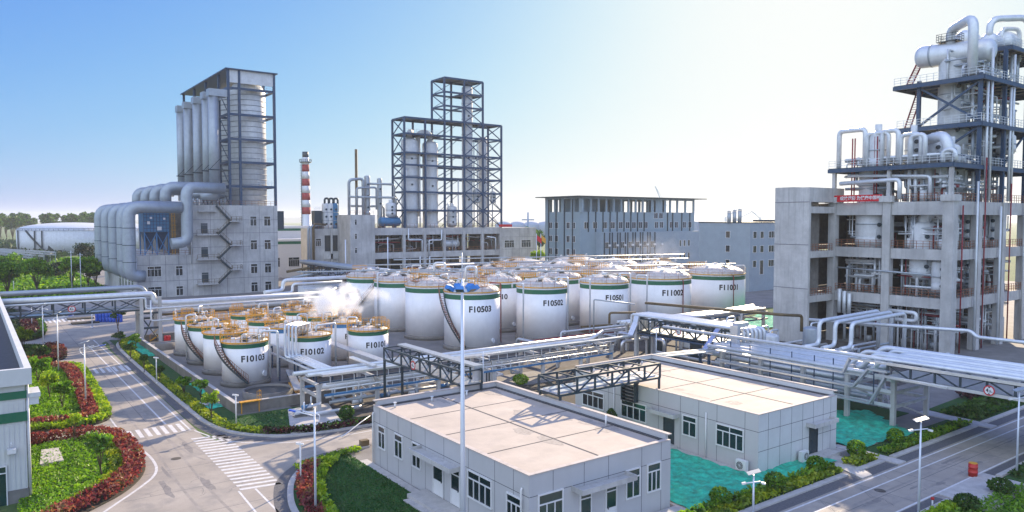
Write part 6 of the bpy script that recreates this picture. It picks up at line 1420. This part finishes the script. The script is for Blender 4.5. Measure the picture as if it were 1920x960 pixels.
# ================================================================== concrete frame plant on the right
fp = thing('process_plant', 'tall concrete and steel frame plant at the right', 'process plant', (115, 55, 0)); FX, FYR = 110.0, 47.0
cx_ = [110, 118.4, 126.8, 135.2, 143.6]; cy_ = [47, 55.6, 64.2]
for x in cx_:
    for y in cy_ + [72.8]:
        if x > 111 and y > 60 and x < 119: pass
        MB().cbox(x, y, 0, 1.15 if x > 110 or y > 47 else 1.45, 1.15 if x > 110 or y > 47 else 1.45, 21.6).build('column', 'conc', fp)
fl = [7.9, 14.8, 21.6]
for z in fl:
    th = 1.9 if z > 20 else 1.5
    each('floor_beam', 'conc', fp, [(FX - .3, cy_[i] + .75, z - th, FX + .3, cy_[i + 1] - .6, z) for i in range(len(cy_) - 1)] + [(cx_[i] + .75, FYR - .3, z - th, cx_[i + 1] - .6, FYR + .3, z) for i in range(len(cx_) - 1)])
    q = MB().box(FX + .35, FYR + .35, z - .25, 144, 73, z - .02); q.build('floor_slab', 'concd', fp)
    q = MB()
    for i in range(len(cx_) - 1):
        for y in (55.6, 64.2, 72.8): q.box(cx_[i] + .6, y - .25, z - 1, cx_[i + 1] - .6, y + .25, z - .26)
    q.build('inner_beam', 'concd', fp)
    railset('railing', 'rust', fp, [[(FX - .2, cy_[i] + .75, z + .01), (FX - .2, cy_[i + 1] - .6, z + .01)] for i in range(len(cy_) - 1)] + [[(cx_[i] + .75, FYR - .2, z + .01), (cx_[i + 1] - .6, FYR - .2, z + .01)] for i in range(len(cx_) - 1)], h=1.15, sp=.9, t=.06, mid=2)
for i, (x, y) in enumerate(((110, 47), (110, 55.6), (110, 64.2))):
    q = MB(); s_ = 1.5; q.cbox(x, y, 21.601, s_ + .45, s_ + .45, .9); q.v = [(a, b, c) for a, b, c in q.v]; q.build('column_cap', 'conc', fp)
for z0, z1 in ((.1, 6.9), (7.95, 13.8), (14.85, 20.6)): each('shade_partition', mat('partition_shade', (.10, .105, .11), .9, var=.3), fp, [(124, 58.5, z0, 124.3, 72.4, z1), (112.5, 70, z0, 123.99, 70.3, z1), (134, 50, z0, 134.3, 72, z1), (125, 60, z0, 133.9, 60.3, z1)])  # added partitions, coloured dark to paint deeper shade inside the bays
# lift shaft
sh = thing('lift_shaft', 'blank grey shaft at the left end of the frame plant', 'shaft', (106, 67, 0))
MB().box(102.4, 66.2, 0, 109.0, 69.6, 24.0).build('wall', 'conc', sh)
MB().box(102.41, 63.7, 21.7, 112.0, 66.19, 23.9).build('top_room', 'conc', sh)
q = MB().box(102.4, 63.7, 0, 102.9, 66.19, 21.69)
for z in (7.4, 14.2, 21): q.box(102.91, 63.7, z - 1.0, 109.4, 66.19, z)
q.build('landing_slab', 'conc', sh)
q = MB().box(103, 66.0, 0, 109, 66.18, 21); q.build('recess_wall', 'concd', sh)
railset('railing', 'rust', sh, [[(103, 63.8, z), (109, 63.8, z)] for z in (7.4, 14.2)], h=1.1, sp=.8, t=.06, mid=2)
each('wall_joint', MATS['wall_joint'], sh, [(102.36, 63.7, z - .05, 102.395, 69.6, z + .05) for z in (8.5, 15.2, 21.7)])
# steel storey above: z 21.6..26.9
ss = thing('steel_frame', 'steel upper frame with stepped platforms on the concrete plant', 'steel frame', (120, 55, 21.7))
for x in cx_:
    for y in cy_:
        top = 26.6 if x < 111 else 40.2
        if x >= 126: top = 44.6
        if y > 60: top = 26.6
        MB().cbox(x, y, 21.61 if (x, y) not in ((110, 47), (110, 55.6), (110, 64.2)) else 22.51, .5, .5, top - (21.61 if (x, y) not in ((110, 47), (110, 55.6), (110, 64.2)) else 22.51)).build('column', 'steel' if x > 111 else 'conc', ss)
def platform(x0, y0, x1, y1, z, rail=True, m_='steel'):
    q = MB().box(x0, y0, z - .1, x1, y1, z); q.build('platform', 'dsteel', ss)
    q = MB()
    for a, b in (((x0, y0), (x1, y0)), ((x0, y0), (x0, y1)), ((x1, y0), (x1, y1)), ((x0, y1), (x1, y1))): q.beam((*a, z - .4), (*b, z - .4), .3, .58)
    n = int((x1 - x0) / 3)
    for k in range(1, n): x = x0 + (x1 - x0) * k / n; q.beam((x, y0, z - .35), (x, y1, z - .35), .16, .35)
    q.build('edge_beam', m_, ss)
    if rail: q = MB(); railing(q, [(x1, y0 + .1, z), (x0 + .1, y0 + .1, z), (x0 + .1, y1, z)], 1.15, 1.0, .055, 2); q.build('railing', 'pipe', ss)
platform(109.6, 46.7, 144, 65, 27.0); platform(117.6, 46.4, 144, 58.5, 33.2); platform(117.4, 46.2, 144, 59, 39.8); platform(127.2, 46.4, 144, 58, 45.3)
q = MB(); 
for z0, z1 in ((33.3, 39.2), (27.1, 32.6)): q.beam((118.4, 47, z0), (118.4, 55.6, z1), .3).beam((118.5, 55.6, z0), (118.5, 47, z1), .3)
q.build('brace', 'steel', ss); MB().beam((126.8, 47, 27.1), (135.2, 47, 32.6), .25).build('brace', 'steel', ss)
q = MB()
for z0, z1 in ((27, 33.2), (33.2, 39.8), (39.8, 44.5)):
    for yy in (57.6, 58.5): q.beam((119, yy, z0) if 0 else (120, yy, z0), (124, yy, z1), .12, .25)
    for k in range(16): u = k / 16; q.beam((120 + 4 * u, 57.6, z0 + (z1 - z0) * u), (120 + 4 * u, 58.5, z0 + (z1 - z0) * u), .25, .05)
q.build('stair_flight', 'redp', ss)
# --- vessels on top
column('very fat white column rising through the upper steel frame', 122.3, 52.3, 21.7, 43.4, 2.1, 'aged', False, ring=3)
o = thing('horizontal_drum', 'great white horizontal drum on top of the frame plant', 'drum', (122, 52, 44.5)); MB().capsule((121.3, 56.6, 44.4), (122.3, 47.6, 44.0), 1.7, 28, .6).build('shell', 'pipe', o)
q = MB()
for y, z in ((55.3, 44.35), (49.0, 44.08)): q.tube([(121.44 if y > 50 else 122.15, y, z), (121.46 if y > 50 else 122.17, y - .25, z)], 1.74, 28)
q.build('weld_band', 'duct', o); q = MB().box(120.4, 51.2, 46.0, 122.6, 54.2, 46.1); railing(q, [(120.4, 51.2, 46.1), (122.6, 51.2, 46.1), (122.6, 54.2, 46.1), (120.4, 54.2, 46.1)], 1.1, .8, .05, 2, True); q.build('top_platform', 'dsteel', o)
MB().tube([(121.5, 52.6, 45.5), (121.5, 52.6, 47.9), (118.4, 48.2, 48.3), (118.4, 48.2, 40.0)], .68, 18, 1.6).build('crossover_pipe', 'pipe', o)
for k, (x, y, z, r) in enumerate(((129.5, 53.5, 47.6, 1.4), (130.0, 50.2, 46.8, 1.2), (133.8, 49.6, 47.1, 1.6))):
    o = thing('round_vessel', 'rounded white vessel on the highest platform, %s' % ('rear', 'front left', 'front right')[k], 'vessel', (x, y, 45.3)); MB().capsule((x - 1.2, y, z), (x + 1.2, y, z), r, 24, .8).build('shell', 'pipe', o); MB().cbox(x, y, 45.31, 1.2, 1.2, z - r - 45.0).build('saddle', 'steel', o)
pipe('large hooped pipe at the top right corner of the plant', [(128.5, 50, 46.5), (128.5, 50, 50.0), (135, 46.9, 50.6), (135, 46.9, 44)], .5, bend=1.8); pipe('smaller hooped pipe at the top right corner of the plant', [(131.6, 49.5, 47), (131.6, 49.5, 48.9), (135, 48.2, 49.1), (135, 48.2, 44)], .32, bend=1.2)
vs_ = [('white column vessel with nozzles on the lower steel deck, left', 111.8, 58.3, 27.0, 31.8, 1.3), ('white column vessel on the lower steel deck, middle', 112.5, 53.4, 27.0, 31.2, 1.15), ('squat white drum on the lower steel deck, right', 113.4, 48.6, 27.0, 29.2, 1.2), ('white drum behind the lower steel deck pipes', 115.5, 51.8, 27.0, 30.2, 1.4),
       ('fat white tank hanging through the second floor, left bay', 113.0, 59.4, 15.2, 21.3, 2.55), ('fat white tank under the steel deck, left bay', 113.2, 59.8, 22.0, 26.3, 1.9), ('white vessel on the third floor, right bay of the long face', 114, 51.5, 21.8, 26.3, 2.1),
       ('tall white vessel with cone foot in the right bay', 112.6, 51.8, 10.8, 18.0, 1.75), ('small white vessel hung beside the corner column', 111.6, 48.9, 8.8, 12.8, 1.05), ('grey vessel in the first bay of the short face', 114, 50.2, 8.3, 13, 1.3),
       ('grey vessel in the second bay of the short face', 122.6, 50.2, 8.3, 13, 1.4), ('white vessel in the second bay of the short face, upper', 122.6, 50.4, 15, 19.6, 1.5), ('white vessel in the third bay of the short face', 131, 50.2, 15, 19.8, 1.5), ('grey vessel on the steel deck of the short face', 131, 50.2, 28, 31.5, 1.6), ('white end cap vessel on the steel deck, far right', 129.5, 47.6, 29.4, 31.6, 1.3)]
for l_, x, y, z0, z1, r in vs_: column(l_, x, y, z0, z1, r, 'aged' if 'grey' not in l_ else 'duct', 'tank' not in l_, 'vessel', 'vessel', 1)
pipe('fat white bent pipe above the cone footed vessel', [(112.6, 51.8, 17.5), (112.6, 51.8, 19.0), (112.0, 49.9, 20.9), (112.5, 48.6, 19.4)], .95, 'aged', bend=1.4)
pipe('fat white pipe bent over the lower steel deck', [(113.5, 52, 30.6), (111.5, 48.6, 31), (111.5, 47.8, 27.5)], .75, bend=1.5)
for k, (ya, yb, zt) in enumerate(((64.0, 59.8, 32.8), (59.5, 56.2, 32.0), (57.2, 54.8, 32.2), (54.4, 51.6, 31.4), (53, 51, 31.2), (48.6, 46.9, 28.8))):
    pipe('hooped white pipe over the lower steel deck, %s from the left' % ordw[k], [(110.8, ya, 26.8), (110.8, ya, zt), (110.8, yb, zt), (110.8, yb, 27.2)], .3 if k % 2 else .36, bend=.8)
for k, y in enumerate((61.7, 61.3, 58.2, 57.8)): pipe('dark red vertical pipe on the lower steel deck, %s from the left' % ordw[k], [(110.6, y, 22), (110.6, y, 31.5)], .1, 'redp')
# pipework per bay
def bay_pipes(label, x0, x1, y0, y1, z0, z1, seed, n=9, group='pipework in the frame plant bays'):
    rn = random.Random(seed); o = thing('pipework', label, 'pipework', ((x0 + x1) / 2, (y0 + y1) / 2, z0), group)
    for k in range(n):
        r = rn.choice((.06, .09, .12, .16, .22)); m_ = rn.choice(('pipe', 'pipe', 'duct', 'aged', 'pipe', 'redp' if rn.random() < .3 else 'duct'))
        x = rn.uniform(x0, x1); y = rn.uniform(y0, y1)
        if k % 3 == 0: P = [(x, y, z0), (x, y, z1)]
        elif k % 3 == 1: z = rn.uniform(z0 + .4 * (z1 - z0), z1 - .3); P = [(x, y0, z), (x, y1, z)] if (y1 - y0) > (x1 - x0) or rn.random() < .5 else [(x0, y, z), (x1, y, z)]
        else: xb = rn.uniform(x0, x1); yb = rn.uniform(y0, y1); z = rn.uniform(z0 + .8, z1 - 1.5); P = [(x, y, z0), (x, y, z), (xb, y, z), (xb, yb, z), (xb, yb, z1)]
        MB().tube(P, r, 7, r * 2.5 if len(P) > 2 else None).build('pipe', m_, o)
    for k in range(3):
        x = rn.uniform(x0, x1); y = rn.uniform(y0, y1); MB().cyl(x, y, z0, z0 + rn.uniform(.8, 1.8), rn.uniform(.25, .5), 12).build('small_drum', 'aged' if k else 'duct', o)
lvl = [(.05, 6.2, 'ground floor'), (7.95, 13.2, 'first floor'), (14.85, 19.6, 'second floor'), (21.7, 26.2, 'third floor')]
for li, (z0, z1, nmz) in enumerate(lvl):
    for b in range(2): bay_pipes('pipework in the %s bay of the long face, %s' % (('right', 'left')[b], nmz), 110.9, 117, cy_[b] + 1, cy_[b + 1] - 1, z0, z1, li * 10 + b, 26)
    for b in range(3): bay_pipes('pipework in the %s bay of the short face, %s' % (('first', 'second', 'third')[b], nmz), cx_[b] + 1, cx_[b + 1] - 1, 48, 54, z0, z1, li * 10 + b + 5, 24)
for li, (z0, z1, nmz) in enumerate(((27.05, 32.6, 'lower steel deck'), (33.25, 39.2, 'middle steel deck'), (39.85, 44.7, 'upper steel deck'))):
    for b in range(1, 3): bay_pipes('pipework on the %s, %s bay of the short face' % (nmz, ('', 'second', 'third')[b]), cx_[b] + 1, cx_[b + 1] - .5, 47.6, 53, z0, z1, 100 + li * 10 + b, 24)
bay_pipes('pipework on the lower steel deck above the long face', 110.8, 116, 47.5, 63, 27.05, 28.6, 150, 40)
for k, x in enumerate((112.2, 116.8, 119.4, 124.9, 128.5, 134.0)):
    pipe('%s standpipe on the short face of the frame plant, %s from the corner' % ('dark red' if k % 2 == 0 else 'white', ordw[k]), [(x, 46.3, .2), (x, 46.3, 21 + (k % 3) * 3.5)], .1 if k % 2 == 0 else .17, 'redp' if k % 2 == 0 else 'pipe')
for k, x in enumerate((119.6, 121, 127.8, 128.8, 136)):
    pipe('tall white pipe up the upper steel frame, %s from the left' % ordw[k], [(x, 46.5, 21.8), (x, 46.5, 39 + (k % 2) * 5)], .2, 'pipe')
for k in range(3): pipe('white pipe elbow fanning at the foot of the long face, %s of three' % ('left', 'middle', 'right')[k], [(109, 62.4 - k * .8, 4.6), (109, 62.4 - k * .8, 8.3 - k * .3)], .3, 'pipe')
q = MB()
pipe('horizontal dark pipe across the long face, second storey', [(109.3, 63, 11.6), (109.3, 49, 11.2)], .13, 'duct'); pipe('white pipe across the long face under the steel deck', [(109.9, 63.2, 24.6), (109.9, 54, 24.9), (109.9, 54, 22)], .32); pipe('upper white pipe across the long face under the steel deck', [(110.4, 62.2, 25.8), (110.4, 50, 25.2), (110.4, 50, 22)], .24)
pipe('white pipe with loop under the ground floor beams', [(109.6, 55, 5.6), (109.6, 51, 5.6), (109.6, 51, 4.4), (109.6, 54, 4.4)], .3, 'pipe')
# banner with writing
bn = thing('banner', 'red cloth banner with white characters on the frame plant railing', 'banner', (109.2, 59, 21.8))
MB().box(109.12, 56.2, 21.75, 109.16, 64.0, 22.75).build('cloth', 'banner', bn)
vs, fs = textmesh('绽放添彩 为健康中国助力', .62); q = MB(); q.add([(109.1, 59.2 - a, 22.25 + b) for a, b, _ in vs], fs); q.build('lettering', 'frame', bn)
# ================================================================== lamps, mast, small things, steam
def lamp(label, x, y, h, base=.0, name='street_lamp', arm=(1.6, 0), group='solar street lamps', r=.085, panel=True, second=True, curved=False):
    o = thing(name, label, 'street lamp', (x, y, base), group)
    MB().tube([(x, y, base), (x, y, h)], r, 10, r2=r * .62).build('pole', 'post', o); MB().cyl(x, y, base, base + .12, r * 2.4, 12).build('base_plate', 'post', o)
    if panel:
        c = Vector((x, y, h + .15)); q = MB(); u = Vector((rt[0], rt[1], .28)).normalized(); v = Vector((fw[0], fw[1], .1)).normalized(); nrm = u.cross(v)
        vs = [c + u * a * .42 + v * b * .24 + nrm * d for d in (0, .04) for a, b in ((-1, -1), (1, -1), (1, 1), (-1, 1))]
        q.add(vs, [(0, 3, 2, 1), (4, 5, 6, 7), (0, 1, 5, 4), (1, 2, 6, 5), (2, 3, 7, 6), (3, 0, 4, 7)]); q.build('solar_panel', 'duct', o)
    ax, ay = arm; zt = h - .55
    if curved:
        MB().tube([(x, y, h - 1.2), (x + ax * .25, y + ay * .25, h - .9), (x + ax * .3, y + ay * .3, h - .45), (x - ax * .2, y - ay * .2, h - .35), (x - ax * .6, y - ay * .6, h - .2)], .03, 6, .2).build('curved_arm', 'post', o)
        MB().tube([(x, y, zt), (x - ax, y - ay, zt + .35)], .035, 6).build('arm', 'post', o)
        q = MB(); q.beam((x - ax, y - ay, zt + .33), (x - ax * 1.35, y - ay * 1.35, zt + .45), .2, .08); q.build('lamp_head', 'blue', o)
    elif second:
        MB().tube([(x - rt[0] * .5, y - rt[1] * .5, zt), (x + rt[0] * .45, y + rt[1] * .45, zt + .1)], .04, 6).build('arm', 'post', o)
        for s_ in (-1, 1): c = Vector((x + rt[0] * .5 * s_, y + rt[1] * .5 * s_, zt + .02)); q = MB(); q.beam(c, c + Vector((rt[0] * .25 * s_, rt[1] * .25 * s_, -.06)), .16, .12); q.build('camera_head' if s_ < 0 else 'lamp_head', 'frame', o)
    return o
def hz(x, y, py): d = x * fw[0] + y * fw[1]; return HC - (py - 412) * d / F
for lb_, px, pb, pt, kw in (('solar street lamp with blue curved arm beside the big roadside bed', 161, 765, 646, dict(arm=(-1.3, .8), curved=True)), ('solar street lamp in the middle roadside bed', 110, 700, 590, dict(arm=(-1.2, .8), curved=True)),
    ('solar street lamp farther up the left road', 82, 668, 573, dict(second=True)), ('short white lamp beyond the left pipe bridge', 60, 615, 575, dict(second=False)),
    ('solar street lamp among the roadside trees, leftmost', 16, 545, 499, dict()), ('solar street lamp among the roadside trees, second from left', 26, 548, 510, dict()),
    ('white lamp before the big white tank, left', 135, 545, 470, dict(panel=False)), ('white lamp before the big white tank, right', 152, 545, 474, dict(panel=False)), ('short white lamp by the far parking bays', 173, 615, 580, dict(second=False)),
    ('solar street lamp with two heads beside the right hand road', 1722, 968, 795, dict()), ('solar street lamp with round base on the near verge', 1906, 892, 737, dict()),
    ('short solar camera post beside the nearest right hedge', 1412, 968, 897, dict()), ('white camera post behind the second flat roof', 1230, 690, 618, dict()), ('white camera post behind the first flat roof', 906, 735, 660, dict(panel=False)),
    ('solar lamp with blue curved arm before the nearest grey building', 592, 968, 768, dict(arm=(1.0, -.6), curved=True))):
    x, y = G(px, pb); lamp(lb_, x, y, hz(x, y, pt), .05, r=.085 if pb > 600 else .12, **kw)
for lb_, px, pb, pt in (('white camera post on the tank farm lawn', 294, 720, 671), ('white camera post on the green lawn below the pit', 443, 800, 742), ('white camera post in the red corner hedge', 564, 910, 835)):
    x, y = G(px, pb); h = hz(x, y, pt); o = thing('camera_post', lb_, 'camera post', (x, y, 0))
    MB().tube([(x, y, 0), (x, y, h)], .06, 8).build('pole', 'frame', o); q = MB().beam((x - rt[0] * .3, y - rt[1] * .3, h - .05), (x + rt[0] * .25, y + rt[1] * .25, h - .12), .14, .12); q.build('camera_head', 'frame', o); MB().cyl(x, y, 0, .25, .12, 8).build('base', 'frame', o)
# high mast in front of the nearest building
hx, hy = D(868, 960, 38.0)[:2]
o = thing('high_mast', 'tall white high mast with blue floodlights before the nearest building', 'high mast', (hx, hy, 0))
MB().tube([(hx, hy, 0), (hx, hy, 15.9)], .175, 16, r2=.07).build('pole', 'post', o); MB().tube([(hx, hy, 15.9), (hx, hy, 17.3)], .025, 6).build('lightning_rod', 'post', o)
q = MB(); n = 20
q.tube([(hx + .62 * math.cos(2 * math.pi * k / n), hy + .62 * math.sin(2 * math.pi * k / n), 15.35) for k in range(n + 1)], .05, 6); 
for k in range(4): a = math.pi / 2 * k + .3; q.beam((hx, hy, 15.4), (hx + .62 * math.cos(a), hy + .62 * math.sin(a), 15.35), .05)
q.build('ring', 'post', o)
for k, a in enumerate(np.linspace(0, 2 * math.pi, 8)[:-1]):
    a += .4; c = Vector((hx + .68 * math.cos(a), hy + .68 * math.sin(a), 15.55)); d = Vector((math.cos(a) * .55, math.sin(a) * .55, -.85)).normalized(); s_ = Vector((-math.sin(a), math.cos(a), 0)); u = d.cross(s_)
    q = MB(); vs = [c + s_ * (i * .19) + u * (j * .15) + d * e for e, sc in ((-.05, 1), (.16, 1.15)) for i, j in ((-sc, -sc), (sc, -sc), (sc, sc), (-sc, sc))]
    q.add(vs, [(0, 3, 2, 1), (4, 5, 6, 7), (0, 1, 5, 4), (1, 2, 6, 5), (2, 3, 7, 6), (3, 0, 4, 7)]); fl_ = q.build('floodlight', mat('flood_blue', (.06, .22, .55), .4), o)
    q = MB(); vs = [c + s_ * (i * .19) + u * (j * .15) + d * .165 for i, j in ((-1, -1), (1, -1), (1, 1), (-1, 1))]; q.add(vs, [(0, 1, 2, 3)]); q.build('lens', 'glassg', fl_)
# red bin, hydrant, blue drums
x, y = G(1824, 893); o = thing('litter_bin', 'round red bin with yellow top beside the right hand road', 'bin', (x, y, 0)); q = MB().lathe(x, y, [(.3, .02), (.31, .3), (.33, .31), (.33, .35), (.31, .36), (.31, .68), (.33, .69), (.33, .73), (.31, .74), (.31, .98)], 20); q.build('body', 'orange', o)
MB().cyl(x, y, .985, 1.02, .29, 20).build('lid', 'yellow', o)
x, y = G(1748, 952); o = thing('hydrant', 'small red topped hydrant post on the near verge', 'hydrant', (x, y, 0)); MB().cyl(x, y, 0, .55, .05, 10).build('post', 'aged', o); MB().cyl(x, y, .55, .7, .11, 12).build('cap', 'orange', o); MB().beam((x - .14, y, .62), (x + .14, y, .62), .08).build('outlet', 'orange', o)
for k in range(16):
    px = 182 + (k % 8) * 6.4; x, y = G(px, 604 - (4 if k > 7 else 0)); d_ = thing('blue_drum', 'tall blue plastic drum in the stack under the left bridge, %s row' % ('front', 'rear')[k // 8], 'drum', (x, y, 0), 'blue drums under the left pipe bridge, %s row' % ('front', 'rear')[k // 8])
    MB().lathe(x, y, [(.27, .01), (.3, .1), (.3, .75), (.27, .82), (.3, .9), (.3, 1.7), (.24, 1.8)], 14).build('body', 'blue', d_); MB().cyl(x, y, 1.801, 1.9, .2, 12).build('lid', 'blue', d_)
for k in range(3):
    x, y = G(142 + k * 9, 590 + k * 8); o = MB().box(x - 2.2, y - 1.1, 0, x + 2.2, y + 1.1, .22).build('planter_bed', 'soil', None, (x, y, 0)); tag(o, 'dark soil bed between the far parking bays, %s' % ('farthest', 'middle', 'nearest')[k], 'planter bed')
x, y = G(683, 838); o = MB().cbox(x, y, 0, .7, .5, .6).build('crate', 'olive', None, (x, y, 0)); tag(o, 'small yellow brown box at the grey building corner by the road', 'box')
pts = [G(640, 822), G(655, 817), G(672, 808), G(694, 797)]; o = MB().tube([(a, b, .12 + .25 * k) for k, (a, b) in enumerate(pts)], .05, 8, .8).build('hose', 'pipe', None, (*pts[0], 0)); tag(o, 'loose white hose lying over the kerb behind the grey building', 'hose')
for k in range(2): x, y = G(311 + k * 6, 646); o = thing('gas_cylinder', 'pink gas cylinder against the bund wall, %s' % ('left', 'right')[k], 'gas cylinder', (x, y, 0)); MB().capsule((x, y, .12), (x, y, 1.3), .25, 14).build('body', 'red', o); MB().cyl(x, y, 1.3, 1.5, .07, 8).build('valve', 'dsteel', o)
o = thing('electric_cabinet', 'grey louvred cabinet behind the first flat roof', 'cabinet', (39.5, 62, 0)); x, y = G(918, 720); MB().cbox(x, y, 0, 1.6, .6, 1.9).build('body', 'aged', o); q = MB(); [q.box(x - .7 + k * .35, y - .33, .3, x - .55 + k * .35, y - .301, 1.7) for k in range(4)]; q.build('louvre', 'dsteel', o)
# ------------------------------------------------------------------ steam
def steam(label, c, size, dens, seed, rot=0.0):
    mb = MB(); mb.box(-.5, -.5, -.5, .5, .5, .5); m_ = bpy.data.materials.new('steam'); m_.use_nodes = True; n = m_.node_tree.nodes; l = m_.node_tree.links
    n.remove(n['Principled BSDF']); pv_ = n.new('ShaderNodeVolumePrincipled'); pv_.inputs['Color'].default_value = (1, 1, 1, 1); pv_.inputs['Anisotropy'].default_value = .0
    tc = n.new('ShaderNodeTexCoord'); gr_ = n.new('ShaderNodeVectorMath'); gr_.operation = 'LENGTH'
    nz = n.new('ShaderNodeTexNoise'); nz.inputs['Scale'].default_value = 2.2; nz.inputs['Detail'].default_value = 5; nz.inputs['Roughness'].default_value = .62; nz.noise_dimensions = '4D'; nz.inputs['W'].default_value = seed
    mp = n.new('ShaderNodeMapping'); mp.inputs['Scale'].default_value = (size[0] / 4, size[1] / 4, size[2] / 4); l.new(tc.outputs['Object'], mp.inputs[0]); l.new(mp.outputs[0], nz.inputs['Vector'])
    l.new(tc.outputs['Object'], gr_.inputs[0])
    a = n.new('ShaderNodeMath'); a.operation = 'MULTIPLY_ADD'; a.inputs[1].default_value = -2.0; a.inputs[2].default_value = 0.02; l.new(gr_.outputs['Value'], a.inputs[0])
    b = n.new('ShaderNodeMath'); b.operation = 'MULTIPLY_ADD'; b.inputs[1].default_value = 2.9; l.new(nz.outputs[0], b.inputs[0]); l.new(a.outputs[0], b.inputs[2])
    c_ = n.new('ShaderNodeMapRange'); c_.inputs[1].default_value = .72; c_.inputs[2].default_value = 1.25; c_.inputs[3].default_value = 0; c_.inputs[4].default_value = dens; l.new(b.outputs[0], c_.inputs[0])
    l.new(c_.outputs[0], pv_.inputs['Density']); l.new(pv_.outputs[0], n['Material Output'].inputs['Volume'])
    o = mb.build('steam', m_, None); o.location = c; o.scale = size; o.rotation_euler = (0, 0, rot); tag(o, label, None, None, 'stuff')
c = D(624, 570, 101); steam('white steam cloud drifting over the small tanks', (c[0], c[1], 7.9), (12.5, 5, 5.5), 1.35, 1.3, YAW - math.pi / 2)
c = D(708, 560, 104); steam('thin wisp of steam before the large tanks', (c[0], c[1], 8.4), (6, 3, 2.5), .5, 3.3, YAW - math.pi / 2)
c = D(1230, 470, 170); steam('faint steam drifting before the large office', (c[0], c[1], 12), (20, 8, 9), .045, 5.1, YAW - math.pi / 2)

# ------------------------------------------------------------------ haze
hm = bpy.data.materials.new('haze'); hm.use_nodes = True; n = hm.node_tree.nodes; n.remove(n['Principled BSDF'])
hv = n.new('ShaderNodeVolumePrincipled'); hv.inputs['Color'].default_value = (.9, .94, 1, 1); hv.inputs['Density'].default_value = .00014; hv.inputs['Anisotropy'].default_value = .2
hm.node_tree.links.new(hv.outputs[0], n['Material Output'].inputs['Volume'])
tag(MB().box(-2900, -590, -1.2, 6900, 6900, 75).build('haze', hm), 'thin pale haze', kind='stuff')
